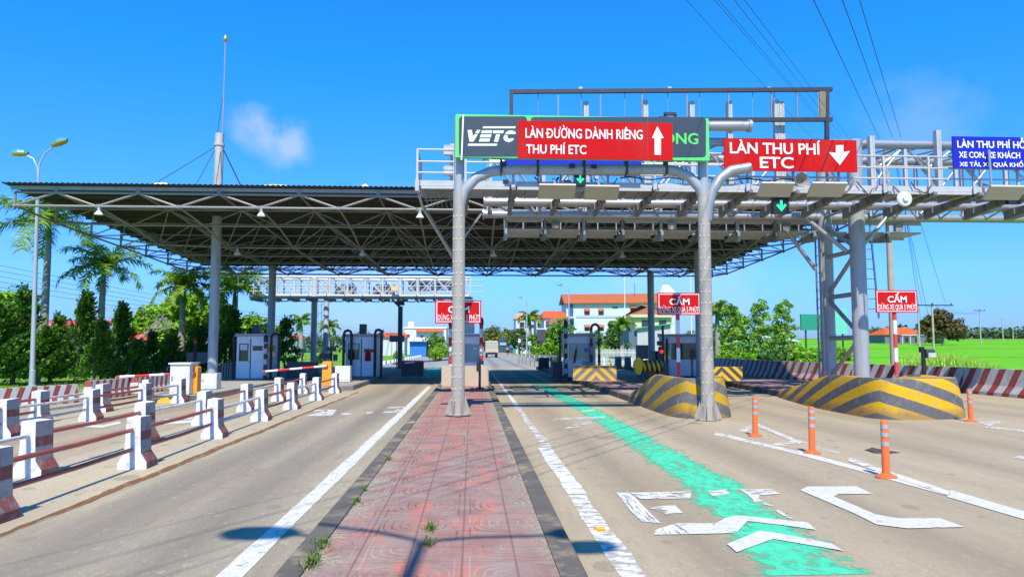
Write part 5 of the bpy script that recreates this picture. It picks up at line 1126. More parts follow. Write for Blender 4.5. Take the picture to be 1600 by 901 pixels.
def hoop(label, px0, px1, pyt, Y, mats, r=.07, zb=.15, flip=False):
    x0, x1, z = PX(px0, Y), PX(px1, Y), PZ(pyt, Y); o = thing('hoop_guard', label, 'hoop guard', (x0, Y, zb), 'pipe hoops guarding the booths'); b = B()
    k = min(.25, abs(x1 - x0) / 2); b.tube([(x0, Y, zb), (x0, Y, z - k), (x0 + k * .3, Y, z - k * .3), (x0 + k, Y, z), (x1 - k, Y, z), (x1 - k * .3, Y, z - k * .3), (x1, Y, z - k), (x1, Y, z - .9 if flip else zb)], r, 10); b.build('bent_pipe', mats, o, True)
bw = STR('black_white_pipe', (0.04, .04, .045), (0.5, .5, .5), 0, 0, 1, .5, None, .5); rw = STR('red_white_pipe', (0.45, .03, .03), (0.68, .68, .66), 0, 0, 1, .8, None, .5)
hoop('black pipe hoop right of the pale blue booth', 424, 436, 521, 36.6, black_m, .06); hoop('black pipe hoop at the left edge of the pale blue booth', 366, 377, 520, 36.6, black_m, .06); hoop('black pipe hoop left of the white booth with the flag', 537, 549, 516, 38.4, black_m)
hoop('black pipe hoop right of the white booth with the flag', 586, 596, 515, 38.4, black_m)
hoop('dark pipe hoop right of the wide windowed booth', 924, 936, 506, 37.4, STR('dark_red_white_pipe', (0.10, .03, .03), (0.38, .3, .26), 0, 0, 1, .8))
for px, pt, Y, mm, lb in ((704, 508, 33.9, rw, 'red and white striped post left of the centre booth'), (752, 507, 33.9, rw, 'red and white striped post right of the centre booth'), (884, 510, 37.0, bw, 'black and white striped post left of the wide windowed booth'), (415, 534, 35.8, bw, 'black and white striped post at the corner of the pale blue booth')):
    x = PX(px, Y); o = thing('striped_post', lb, 'guard post', (x, Y, .15), 'striped guard posts by the booths'); b = B(); b.tube([(x, Y, .13), (x, Y, PZ(pt, Y))], .085, 12); b.build('post_pipe', mm, o, True)
    b = B(); b.lathe([(.1, 0), (.11, .12), (.09, .28), (.03, .36)], (x, Y, PZ(pt, Y) - .02), 10); b.build('beacon_cap', black_m, o, True)
for px, pt, Y, lb in ((875, 515, 36.6, 'thin black post left of the striped post at the wide booth'), (1036, 508, 37.5, 'thin black post left of the half hidden booth'), (1042, 528, 37.8, 'thinnest black post close to the half hidden booth')):
    x = PX(px, Y); b = B(); b.tube([(x, Y, .13), (x, Y, PZ(pt, Y))], .06, 8); tag(b.build('black_post', black_m), lb, 'guard post')
# dark blocks and yellow drum under the right of the canopy
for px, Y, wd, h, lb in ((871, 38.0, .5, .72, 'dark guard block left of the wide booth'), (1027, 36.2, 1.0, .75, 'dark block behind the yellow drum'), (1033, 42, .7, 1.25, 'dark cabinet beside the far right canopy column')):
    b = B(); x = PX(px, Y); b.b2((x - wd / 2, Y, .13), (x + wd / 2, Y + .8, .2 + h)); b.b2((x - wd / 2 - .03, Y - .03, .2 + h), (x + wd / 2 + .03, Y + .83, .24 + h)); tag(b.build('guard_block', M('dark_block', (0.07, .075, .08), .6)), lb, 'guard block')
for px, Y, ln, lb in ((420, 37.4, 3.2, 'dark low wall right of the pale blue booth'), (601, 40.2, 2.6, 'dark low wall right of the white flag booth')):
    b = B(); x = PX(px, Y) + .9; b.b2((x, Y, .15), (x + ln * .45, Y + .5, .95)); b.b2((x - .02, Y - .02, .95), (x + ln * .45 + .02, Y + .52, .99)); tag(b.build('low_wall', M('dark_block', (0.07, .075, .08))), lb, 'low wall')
Y = 36.0; q = P(1010, 572, Y); o = thing('crash_drum', 'yellow and black crash drum with round yellow end plate', 'crash cushion', (q.x, Y, .2))
b = B(); b.lathe([(.30, -.7), (.30, .62)], (0, 0, 0), 18); b.v = [(PX(1014, Y) + z + .05, Y + .3 + x, q.z + y) for x, y, z in b.v]; b.build('drum', STR('drum_yellow_black', (0.70, .48, .01), (0.03, .03, .03), 1, 0, .25, .235, None, .5), o, True)
b = B(); b.lathe([(.5, -.04), (.52, 0), (.5, .04)], (0, 0, 0), 22); b.v = [(PX(996, Y) + x * .42 + .02, Y - .05 + z, q.z + .02 + y * .85) for x, y, z in b.v]; b.build('end_plate', M('drum_yellow', (0.72, .50, .01), .5), o, True)
b = B(); b.b2((PX(995, Y) + .05, Y - .0, .13), (PX(995, Y) + .2, Y + .3, q.z)); b.b2((PX(1030, Y) - .1, Y + .2, .13), (PX(1030, Y) + .0, Y + .4, q.z)); b.build('support', dark_m, o)
b = B(); b.box((PX(1003, 40), 40, 1.45), (.62, .3, .75)); b.b2((PX(1003, 40) - .05, 40, .1), (PX(1003, 40) + .05, 40.1, 1.1)); tag(b.build('equipment_cabinet', M('slate_cabinet', (0.16, .19, .21), .5)), 'slate grey cabinet above the yellow crash drum', 'cabinet')
# traffic light and dark hood by the half hidden booth
Y = 37; q = P(1033, 549, Y); o = thing('traffic_light', 'small black traffic light showing red beside the canopy column', 'traffic light', (q.x, Y, .2))
b = B(); b.box((q.x, Y, q.z - .08), (.26, .2, .62)); b.tube([(q.x, Y + .05, .13), (q.x, Y + .05, q.z - .3)], .05, 8); b.build('light_body', black_m, o)
b = B(); b.lathe([(.095, 0), (.085, .03), (.02, .045)], (0, 0, 0), 14); b.v = [(q.x + x, Y - .10 - z, q.z + y) for x, y, z in b.v]; b.build('red_lens', M('red_lamp', (0.9, .02, .02), .4, emit=1.2), o, True)
b = B(); b.box((q.x, Y, q.z - .26), (.17, .22, .17)); b.build('dark_lens', dark_m, o)
b = B(); b.box((PX(1032, Y), Y, PZ(536, Y)), (.33, .2, .22)); b.build('display', M('maroon_dark', (0.06, .01, .015), .4), o); b = B(); b.box((PX(1030, Y), Y - .1, PZ(522, Y)), (.22, .2, .05)); b.build('hood', black_m, o)
# black reader posts on islands
def dev(label, px, pyb, pyt, z, boxes):
    q = G(px, pyb, z); o = thing('reader_post', label, 'reader post', q, 'black card reader posts'); b = B(); zt = PZ(pyt, q.y, px); b.tube([(q.x, q.y, z), (q.x, q.y, zt)], .05, 10); b.lathe([(.17, 0), (.16, .04), (.06, .06)], (q.x, q.y, z - .003), 12); b.build('post_pipe', black_m, o, True)
    for (dx, py, w_, h_) in boxes: zz = PZ(py, q.y, px); b = B(); b.box((q.x + dx, q.y - .06, zz), (w_, .14, h_)); b.build('reader_head', black_m, o)
dev('black reader post standing on the centre island right of the bolted post', 749.5, 607, 560, .13, [(-.06, 573, .14, .34), (.07, 566, .16, .16)])
dev('black reader post in front of the half hidden booth', 1082, 596, 545, .2, [(0, 553, .26, .34), (0, 541, .18, .2)])
dev('black reader post behind the wide orange housing', 517, 592, 540, .2, [(0, 545, .45, .2), (-.3, 556, .5, .24), (.2, 558, .2, .3)])
# flood light on the right nose
q = P(1444, 588, 20.8); o = thing('flood_light', 'small black flood light on a short post by the grass clump', 'flood light', (q.x, 20.8, .9))
b = B(); b.tube([(q.x, 20.8, .5), (q.x, 20.8, PZ(548, 20.8))], .06, 8); b.box((q.x - .04, 20.8, PZ(546, 20.8)), (.1, .12, .16)); b.build('post_pipe', black_m, o)
b = B(); b.prism([(PZ(550, 20.8) + .08, 20.66), (PZ(550, 20.8) + .08, 20.95), (PZ(556, 20.8) - .06, 20.85), (PZ(556, 20.8) - .06, 20.6)], q.x, q.x + .26, 'x'); b.v = [(x, z, y) for x, y, z in b.v]; b.build('lamp_head', dark_m, o)
b = B(); b.b2((q.x + .02, 20.575, PZ(557, 20.8) - .03), (q.x + .24, 20.6, PZ(551, 20.8))); b.build('lamp_glass', M('lamp_glass_grey', (0.5, .5, .45), .2), o)
# dark display board near the left column and its red beacon
Y = 38; o = thing('display_board', 'dark two panel display board left of the near canopy column', 'display board', (PX(304, Y), Y, .2))
b = B(); b.tube([(PX(305, Y), Y, .1), (PX(305, Y), Y, PZ(536, Y))], .08, 8); b.build('post_pipe', black_m, o)
for a, c in ((292, 303), (308, 325)): b = B(); b.b2((PX(a, Y), Y, PZ(566, Y)), (PX(c, Y), Y + .12, PZ(550, Y))); b.build('panel', M('slate_dark', (0.07, .08, .09), .5), o)
b = B(); b.lathe([(.1, 0), (.1, .1), (.05, .2)], (PX(305, Y), Y, PZ(536, Y)), 10); b.build('beacon', M('beacon_red', (0.7, .03, .02), .3), o)

# ------------------------------------------------------------------ street lamps and poles
lampt = M('lamp_teal', (0.05, .33, .42), .4, .1); lens_m = M('lamp_lens_yellow', (0.62, .45, .12), .3); pole_m = M('pole_blue_grey', (0.40, .45, .49), .45, .2, .1, 2)
def street_lamp(label, base, top_path, heads, r0=.11, r1=.07):
    o = thing('street_lamp', label, 'street lamp', base); b = B(); b.tube([Vector(base) + Vector((0, 0, -.05)), top_path[0][0]], [r0, r1], 12); b.lathe([(.2, 0), (.2, .04), (.13, .06), (.13, .7), (.11, .72)], base, 12); b.build('pole', pole_m, o, True)
    for path in top_path: b = B(); b.tube(path, .036, 8); b.build('lamp_arm', pole_m, o, True)
    for c, d, s in heads:
        c, d = Vector(c), Vector(d).normalized(); u = Vector((0, 0, 1)); r = d.cross(u).normalized(); u = r.cross(d)
        for name, mm, zs in (('lamp_head', lampt, (0.0, .16)), ('lamp_lens', lens_m, (-.09, 0.0))):
            b = B(); n = 10
            rows = [(-.30, .05), (-.22, .14), (0, .19), (.2, .17), (.30, .06)]
            for sgn in ((1,) if zs[1] else (-1,)):
                for (a0, w0), (a1, w1) in zip(rows, rows[1:]):
                    for k in range(6):
                        t0, t1 = math.pi * k / 6, math.pi * (k + 1) / 6; hh = .17 if sgn > 0 else .12
                        def pt(a, wv, t): return c + d * a * s + r * math.cos(t) * wv * s + u * math.sin(t) * hh * s * sgn * (wv / .2)
                        b.face([pt(a0, w0, t0), pt(a1, w1, t0), pt(a1, w1, t1), pt(a0, w0, t1)])
            b.build(name, mm, o, True)
    return o
Y = 34.0; a = lambda px, py: P(px, py, Y)
street_lamp('tall double arm street lamp with teal heads at the left frame edge', (PX(53, Y), Y, 0), [[a(59.5, 285), a(58.5, 262), a(52, 248), a(40, 242)], [a(59.5, 285), a(62, 256), a(70, 240), a(86, 227)]], [(a(31, 239.5), (-1, 0, -.02), 1.25), (a(93, 223), (1, 0, .42), 1.25)])
# the lamp whose shadow lies across the paving; it stands behind the viewer
street_lamp('double arm street lamp standing on the island behind the viewpoint', (-.74, -.45, .13), [[Vector((-.74, -.45, 8.9)), Vector((-.8, -.45, 9.25)), Vector((-1.2, -.4, 9.6)), Vector((-2.0, -.3, 9.95))], [Vector((-.74, -.45, 8.9)), Vector((-.7, -.45, 9.2)), Vector((-.3, -.5, 9.4)), Vector((.35, -.55, 9.5))]],
            [((-2.35, -.3, 10.02), (-1, 0, .1), 1.25), ((.62, -.55, 9.5), (1, 0, .05), 1.05)], .07, .05)
for px, pb, pt, Y, px2, py2, lb in ((823, 548, 470, 118, 813, 464.5, 'slim grey street lamp left of the dark display sign'), (889, 545, 452, 100, 875, 445, 'taller slim street lamp before the corner of the white building')):
    e = P(px2, py2, Y); m1 = P(px - 2, pt - 5, Y); street_lamp(lb, (PX(px, Y), Y, 0), [[P(px, pt, Y), m1, P((px + px2) / 2, py2 + 1, Y), e]], [(e, (-1, 0, .1), 1.3)], .12, .08)
for px, pb, pt, Y, lb, mm in ((977, 546, 426, 90, 'tall thin white flagpole before the white building', white_p), (1081, 560, 424, 88, 'thin white pole behind the right bolted post', white_p), (369, 598, 432, 52, 'thin pale pole left of the pale blue booth', pole_m)):
    x = PX(px, Y); b = B(); b.tube([(x, Y, 0), (x, Y, PZ(pt, Y, px))], [.08, .035], 8); b.lathe([(.17, 0), (.17, .12)], (x, Y, 0), 10); b.lathe([(.06, 0), (.07, .08), (.01, .14)], (x, Y, PZ(pt, Y, px)), 8); tag(b.build('flag_pole', mm, None, True), lb, 'pole')
conc_pole = M('utility_pole_concrete', (0.42, .38, .31), .8, 0, .15, 3)
def power_pole(label, px, pyt, Y, zb, arms=1, wd=1.6, r=.14):
    x = PX(px, Y); zt = PZ(pyt, Y, px); o = thing('power_pole', label, 'power pole', (x, Y, zb), 'power poles'); b = B(); b.tube([(x, Y, zb), (x, Y, zt)], [r, r * .7], 10); b.build('pole', conc_pole, o, True)
    for k in range(arms):
        b = B(); b.beam((x - wd / 2, Y - .1, zt - .25 - k * .9), (x + wd / 2, Y - .1, zt - .25 - k * .9), .1, .12); 
        for q in (-.45, 0, .45): b.lathe([(.05, .06), (.07, .16), (.03, .26)], (x + q * wd, Y - .1, zt - .25 - k * .9), 6)
        b.build('crossarm', conc_pole if r > .15 else dark_m, o)
    return Vector((x, Y, zt))
pp = power_pole('big concrete power pole behind the red sign and the gantry end', 1396, 222, 34, -.1, 2, 2.2, .17)
power_pole('concrete H frame power pole at right, left leg with the crossarm', 1459, 473, 74, zf(0, 74), 1, 4.4, .13); power_pole('slim power pole beside the H frame pole and grass clump', 1437, 478, 72, zf(0, 72), 0, 1, .11)
power_pole('second power pole standing out in the rice field', 1533, 483, 150, zf(0, 150), 1, 2.4, .14); power_pole('third power pole far out in the field at right', 1568, 494, 205, zf(0, 205), 1, 2.6, .16)
power_pole('fourth power pole, smallest in the field at the frame edge', 1584, 506, 240, zf(0, 240), 1, 2.6, .16)
power_pole('thin far power pole between white hall and blue stall', 612, 520, 150, 0, 1, 2.2, .13)
wire_m = M('wire_black', (0.015, .015, .017), .5)
def wire(a, c, sag, r, label, group):
    a, c = Vector(a), Vector(c); b = B(); n = 14; b.tube([a + (c - a) * k / n - Vector((0, 0, sag * 4 * (k / n) * (1 - k / n))) for k in range(n + 1)], r, 5); tag(b.build('overhead_wire', wire_m), label, 'wire', group)
def ext(p, q, f): return p + (q - p) * f
for x0, x1, y1, Yn, rr in ((1072, 1270, 217, 14, .0055), (1116, 1305, 216, 13.5, .005), (1122, 1310, 217, 13.6, .005), (1147, 1316, 214, 13.2, .0055), (1163, 1325, 214, 13, .0055)):
    f0, f1 = P(x0, 0, Yn), P(x1, y1, 30); wire(ext(f1, f0, 1.9), f1, .0, rr, 'thin black overhead wire slanting down over the empty billboard frame', 'overhead wires above the right gantry')
for x0, x1, y1, Yn in ((1271, 1374, 217, 17), (1316, 1394, 214, 17), (1343, 1408, 215, 17)):
    f0, f1 = P(x0, 0, Yn), P(x1, y1, 34); wire(ext(f1, f0, 1.9), f1, .0, .011, 'thin dark overhead wire running down to the big concrete pole', 'overhead wires above the right gantry')
for k, (px0, py0, px1, py1) in enumerate(((1398, 232, 1440, 474), (1405, 232, 1478, 474), (1400, 260, 1463, 545), (1410, 300, 1442, 520))):
    wire(P(px0, py0, 34), P(px1, py1, 72), .3, .014, 'dark wire dropping from the big concrete pole to the H frame pole', 'wires at the right field poles')
for k in range(3): wire(P(1458 + 14 * (k - 1), 476, 74), P(1533 + 5 * (k - 1), 485, 150), .8, .014, 'faint wire across the rice field poles', 'wires at the right field poles')
for k in range(5): wire(P(-60, 403 + 9 * k, 60), P(700, 528 + 3 * k, 190), 1.0, .016, 'grey wire crossing behind the palms at left', 'overhead wires at left')
for k in range(3): wire(P(330, 470 + 16 * k, 70), P(520, 540 + 4 * k, 150), .5, .014, 'dark wire behind the second left canopy column', 'overhead wires at left')

# ------------------------------------------------------------------ plants
def leaf_b(clumps, n_per, leaf, seed, up=0.35, elong=1.7, droop=0.0):
    b = B(); r = random.Random(seed)
    for c, rad in clumps:
        for _ in range(n_per):
            while True:
                d = Vector((r.uniform(-1, 1), r.uniform(-1, 1), r.uniform(-1, 1)))
                if 0.05 < d.length < 1: break
            d = d.normalized() * (d.length ** .6); p = Vector(c) + Vector((d.x * rad[0], d.y * rad[1], d.z * rad[2]))
            nrm = (d + Vector((r.gauss(0, .55), r.gauss(0, .55), r.gauss(0, .55) + up))).normalized()
            t = nrm.orthogonal().normalized(); t.rotate(Matrix.Rotation(r.uniform(0, 6.28), 3, nrm)); bt = nrm.cross(t); s = leaf * r.uniform(.6, 1.4)
            t = (t + Vector((0, 0, -droop))).normalized()
            b.face([p - t * s * elong / 2, p + bt * s * .38, p + t * s * elong / 2, p - bt * s * .38])
    return b
def crown_clumps(seed, n, R_, cz, lobes, cr):
    """clump centres over the shells of a few overlapping lobes: gaps stay between them"""
    r = random.Random(seed); out = []
    for _ in range(n):
        lx, ly, lz, lr = r.choice(lobes); d = Vector((r.gauss(0, 1), r.gauss(0, 1), r.gauss(0, 1))).normalized() * r.uniform(.55, 1.05)
        k = cr * r.uniform(.6, 1.3); out.append(((lx + d.x * lr, ly + d.y * lr, cz + lz + d.z * lr), (k, k, k * .8)))
    return out
def tree_proto(name, label, cat, h, lobes, n, cr, n_per, leaf, mat, seed, trunk_r=.16, group=None, up=.35, bark=bark_m):
    o = thing(name, label, cat, (0, 0, 0), group); r = random.Random(seed)
    zc = sum(l[2] for l in lobes) / len(lobes); b = B(); b.tube([(0, 0, -.1), (r.uniform(-.1, .1), 0, zc * .45), (r.uniform(-.2, .2), r.uniform(-.1, .1), zc)], [trunk_r, trunk_r * .75, trunk_r * .4], 8)
    for lx, ly, lz, lr in lobes:
        z0 = zc * r.uniform(.35, .6); b.tube([(0, 0, z0), (lx * .5, ly * .5, (z0 + lz) / 2 + .1), (lx, ly, lz + lr * .3)], [trunk_r * .5, trunk_r * .35, trunk_r * .12], 6)
    b.build('trunk', bark, o, True)
    leaf_b(crown_clumps(seed, n, 0, 0, lobes, cr), n_per, leaf, seed + 1, up).build('crown', mat, o, False, False)
    return o
lf_mid = LEAF('leaf_mid_green', (0.11, .27, .022)); lf_bright = LEAF('leaf_bright_green', (0.18, .38, .02)); lf_dark = LEAF('leaf_dark_green', (0.05, .13, .022), .5, .15)
lf_jun = LEAF('leaf_juniper', (0.075, .20, .022), .65, .2); lf_yel = LEAF('leaf_olive', (0.17, .21, .05)); lf_red = LEAF('leaf_russet', (0.12, .10, .035), .6)
def juniper(label, seed, h, r0):
    """windswept conifer: upswept tufts all leaning the same way"""
    o = thing('windswept_conifer', label, 'conifer', (0, 0, 0), 'dark windswept conifers at left'); r = random.Random(seed); b = B(); b.tube([(0, 0, -.1), (.05, 0, h * .5), (.2, 0, h * .9)], [.12, .08, .02], 7); b.build('trunk', bark_m, o, True)
    b = B(); wd = Vector((.55, .1, .83))
    n = int(150 * h / 4)
    for i in range(n):
        f = (i + r.random()) / n; z = .15 + f * (h - .45); f = f ** .85; rad = r0 * (1 - f) ** 1.25 * (1.0 if f > .1 else .85) * r.uniform(.45, 1.05); a = r.uniform(0, 6.28)
        c = Vector((rad * math.cos(a) + f * .35, rad * math.sin(a), z)); out = Vector((math.cos(a), math.sin(a), 0)); ax = (wd + out * .6 + Vector((r.gauss(0, .15), r.gauss(0, .15), r.gauss(0, .12)))).normalized(); L_ = r.uniform(.55, 1.1) * (1.15 - .5 * f)
        for k in range(64):
            t = r.random(); p = c + ax * L_ * t; w_ = .115 * (1 - t * .8); p = p + Vector((r.gauss(0, w_), r.gauss(0, w_), r.gauss(0, w_ * .7)))
            d = (ax + Vector((r.gauss(0, .35), r.gauss(0, .35), r.gauss(0, .3)))).normalized(); s = r.uniform(.10, .19); side = d.orthogonal().normalized(); side.rotate(Matrix.Rotation(r.uniform(0, 6.28), 3, d))
            b.face([p, p + d * s * .5 + side * s * .28, p + d * s, p + d * s * .5 - side * s * .28])
    b.build('foliage', lf_jun, o, False, False); return o
protos = [juniper('dark windswept conifer of medium height', 11, 4.2, 1.35), juniper('dark windswept conifer with a tall spire', 12, 5.3, 1.45), juniper('low broad dark windswept conifer', 13, 2.9, 1.4)]
used = set()
def put(k, px, Y, s, label, rz=0, zb=-.03):
    q = (PX(px, Y), Y, zb)
    if k in used: o = dup(protos[k], q, rz, label, s)
    else: o = protos[k]; o.location = q; o.scale = (s,) * 3; o['label'] = label; used.add(k)
for k, px, Y, s, lb in ((2, -18, 35, 1.25, 'dark conifer cut by the left frame edge'), (0, 22, 37.0, 1.05, 'dark conifer left of the tall street lamp'), (2, 62, 36.5, .92, 'low dark conifer just right of the tall street lamp'), (0, 80, 39.0, .78, 'dark conifer in front of the first palm trunk'), (1, 120, 38.5, .84, 'tallest dark conifer with a pointed spire'),
                        (0, 148, 36.5, .7, 'low dark conifer below the second palm'), (1, 178, 39, .74, 'dark conifer with spire right of the tallest one'), (2, 205, 37.5, .72, 'low dark conifer before the red hipped roof'), (0, 229, 40.5, .60, 'dark conifer in front of the red hipped roof'), (2, 258, 40, .8, 'low dark conifer right of the red hipped roof'), (2, 300, 43, 1.0, 'low dark conifer behind the tall cream cabinet'), (0, 352, 47, .95, 'dark conifer behind the mast column'), (2, 384, 52, 1.0, 'dark conifer behind the pale blue booth')):
    put(k, px, Y, s, lb)
# small rounded cone tree on the lawn
o = tree_proto('cone_tree', 'single neat green cone shaped tree on the lawn right of the pale blue booth', 'tree', 3, [(0, 0, .9, .75), (0, 0, 1.7, .55), (0, 0, 2.5, .28)], 90, .22, 24, .11, lf_mid, 31, .07); o.location = (PX(447, 52), 52, -.05); o.scale = (1.3, 1.3, 1.35)
# palms
lf_palm = LEAF('palm_leaflet', (0.18, .35, .035), .55, .35)
def palm(label, seed, trunk_h, fr, nf=15, name='royal_palm'):
    o = thing(name, label, 'palm', (0, 0, 0), 'royal palms'); r = random.Random(seed)
    b = B(); b.tube([(0, 0, -.1), (0, 0, trunk_h * .4), (.03, 0, trunk_h - .9)], [.24, .22, .16], 12); b.build('trunk', palm_m, o, True)
    b = B(); b.tube([(.03, 0, trunk_h - .92), (.03, 0, trunk_h - .5), (.03, 0, trunk_h + .15)], [.17, .14, .06], 10); b.tube([(.03, 0, trunk_h), (.05, 0, trunk_h + .8)], [.04, .015], 6); b.build('crownshaft', shaft_m, o, True)
    b = B(); st = B()
    for i in range(nf):
        a = i * 2.399 + r.uniform(-.2, .2); el = R(84 - 84 * (i / nf) + r.uniform(-8, 8)); L_ = fr * r.uniform(.85, 1.1); p = Vector((.03, 0, trunk_h + .05)); hd = Vector((math.cos(a), math.sin(a), 0)); m = 13; pts = [p.copy()]; e = el
        for k in range(m):
            e -= R(4.6 + 4.6 * k / m); p = p + (hd * math.cos(e) + Vector((0, 0, math.sin(e)))) * L_ / m; pts.append(p.copy())
        st.tube(pts, [.035 * (1 - k / (m + 1)) + .006 for k in range(m + 1)], 5, 0, False)
        sd = hd.cross(Vector((0, 0, 1)))
        for k in range(1, m):
            for sub in (0, .25, .5, .75):
                q = pts[k] + (pts[k + 1] - pts[k]) * sub; t = (pts[k + 1] - pts[k]).normalized(); f = (k + sub) / m; ll = fr * .31 * (1 - .75 * abs(f - .42) ** 1.1) * r.uniform(.85, 1.1)
                for s in (-1, 1):
                    d = (sd * s * .8 + t * .55 + Vector((r.gauss(0, .12), r.gauss(0, .12), r.gauss(-.05, .3)))).normalized(); d2 = (d + Vector((0, 0, -.7))).normalized(); w_ = t * .036
                    b.face([q - w_, q + d * ll * .55 - w_ * 1.1, q + d * ll * .55 + w_ * 1.1, q + w_]); b.face([q + d * ll * .55 - w_ * 1.1, q + d * ll * .55 + d2 * ll * .45, q + d * ll * .55 + w_ * 1.1])
    st.build('frond_stem', shaft_m, o, True, False); b.build('frond', lf_palm, o, False, False); return o
for px, pyc, Y, fr, seed, lb in ((67, 348, 44, 3.7, 41, 'tallest royal palm rising behind the tall street lamp'), (156, 418, 47, 2.8, 42, 'second royal palm left of the canopy corner'), (283, 450, 49, 2.3, 43, 'royal palm before the bright broadleaf tree'), (364, 452, 53, 3.0, 44, 'royal palm behind the mast column')):
    o = palm(lb, seed, PZ(pyc, Y, px), fr, 16 if px < 300 else 18); o.location = (PX(px, Y), Y, -.05)
o = palm('small far palm left of the white flag booth', 45, 3.6, 1.5, 12, 'small_palm'); o.location = (PX(513, 90), 90, 0); o.scale = (1.1,) * 3
o2 = dup(o, (PX(470, 100), 100, 0), 1, 'small far palm behind the far gantry columns', 1.35)
o3 = dup(o, (PX(972, 74), 74, 0), 2, 'small palm beside the white flagpole', 1.05); dup(o, (PX(828, 150), 150, 0), .7, 'yellowish palm before the orange roofed houses', 2.0)
dup(o, (PX(1122, 76), 76, -.2), 2.4, 'slim palm just right of the right bolted post', 1.5)
# broadleaf trees
o = tree_proto('broadleaf_tree', 'big bright broadleaf tree between two palms at left', 'tree', 6, [(-1.6, 0, 2.8, 1.5), (1.4, 0, 2.6, 1.5), (0, 0, 4.2, 1.5), (-1, .3, 4.0, 1.2), (1.8, 0, 3.6, 1.1)], 150, .48, 34, .24, lf_bright, 51, .2); o.location = (PX(300, 55), 55, -.05); o.scale = (1.0, 1, 1.08)
dup(o, (PX(6, 45), 45, -.05), 2.1, 'bright broadleaf tree at the left frame edge', (1.0, 1, .92)); dup(o, (PX(398, 62), 62, -.05), 1.1, 'bright broadleaf tree behind the pale blue booth', .8)
dup(o, (PX(238, 60), 60, -.05), 3.0, 'bright broadleaf tree rising behind the red hipped roof', .95)
# bare white branched tree
b = B(); r_ = random.Random(5); q0 = Vector((PX(203, 46), 46, 0))
def twig(p, d, L_, r0, dep):
    e = p + d * L_; b.tube([p, e], [r0, r0 * .7], 5, 0, False)
    if dep:
        for _ in range(3): twig(e, (d + Vector((r_.gauss(0, .45), r_.gauss(0, .45), r_.gauss(.1, .25)))).normalized(), L_ * .72, r0 * .6, dep - 1)
twig(q0, Vector((0, 0, 1)), 1.6, .09, 4); tag(b.build('bare_tree', M('pale_twig', (0.46, .42, .40), .8)), 'bare pale twiggy tree between the conifers and the red hipped roof', 'tree')
# slender trees by the field at right
sl = tree_proto('slender_tree', 'slender light green tree right of the right bolted post', 'tree', 6, [(0, 0, 5.6, .75), (.3, 0, 4.6, .9), (-.35, .2, 3.8, 1.0), (.2, -.1, 2.8, 1.0), (-.2, 0, 1.8, .9)], 92, .34, 24, .19, LEAF('leaf_light_green', (0.20, .40, .05), .5, .3), 61, .10, 'slender trees beside the field')
sl.location = (PX(1142, 66), 66, -.1); sl.scale = (1.05, 1, .92)
for px, Y, s, rz, lb in ((1188, 70, (1.05, 1, 1.02), 1.2, 'slender light green tree in the middle of the row by the field'), (1226, 68, (1.0, 1, 1.0), 2.5, 'slender light green tree nearest the green hoarding'), (1160, 76, (1.3, 1.1, .85), 4, 'leafier light tree behind the slender row'), (1120, 80, (1.2, 1, .7), 5, 'lower light tree right of the bolted post'), (1210, 80, (1.3, 1, .7), .4, 'lower light tree before the low grey building')): dup(sl, (PX(px, Y), Y, -.1), rz, lb, s)
bush = tree_proto('leafy_bush', 'leafy bush', 'bush', 2, [(0, 0, .7, .7), (.7, 0, .6, .55), (-.7, .1, .6, .6)], 46, .34, 26, .16, lf_bright, 71, .06, 'bushes along the roadsides'); bush.location = (PX(1130, 62), 62, -.1); bush['label'] = 'leafy bush below the slim palm at right'
bush_d = tree_proto('leafy_bush', 'dark bush', 'bush', 2, [(0, 0, .8, .8), (.7, 0, .7, .6), (-.7, .1, .6, .6)], 46, .36, 26, .17, lf_dark, 72, .06, 'bushes along the roadsides'); bush_d.location = (PX(1196, 63), 63, -.1); bush_d['label'] = 'dark bush under the slender trees at right'
for src, px, Y, s, lb in ((bush, 1162, 63, .9, 'pale bush between the slender trees'), (bush_d, 1216, 65, 1.0, 'dark bush left of the green hoarding'), (bush, 1250, 66, 1.2, 'bright bush at the foot of the green hoarding'), (bush, 1275, 68, 1.1, 'bush left of the twin gantry columns'), (bush, 1310, 70, 1.2, 'bush seen between the twin gantry columns'),
                          (bush, 866, 124, 1.3, 'bright bush behind the row of thin posts'), (bush_d, 880, 66, 1.0, 'dark bush left of the wide windowed booth'), (bush, 945, 74, 1.3, 'bright bush behind the picket fence'), (bush_d, 958, 78, 1.7, 'dark bush beside the flagpole'), (bush_d, 900, 80, 1.3, 'dark bush against the white building'), (bush, 855, 90, 1.6, 'bright bush right of the dark display sign'),
                          (bush, 690, 120, 1.6, 'bush left of the centre booth by the far road'), (bush_d, 668, 130, 1.8, 'dark bush beside the blue stall'), (bush, 682, 100, 1.1, 'light bush on the verge of the left far road'), (bush, 622, 90, .9, 'bush under the slim dark prop post'), (bush, 458, 72, .7, 'low bush on the left lawn'), (bush_d, 505, 82, 1.0, 'dark bush behind the far gantry columns'),
                          (bush, 1368, 175, 1.5, 'bush left of the orange roofed farmhouse'), (bush_d, 1462, 172, 1.5, 'dark bush right of the orange roofed farmhouse')): dup(src, (PX(px, Y), Y, zf(0, Y) if px > 1370 else -.08), rnd.uniform(0, 6), lb, s)
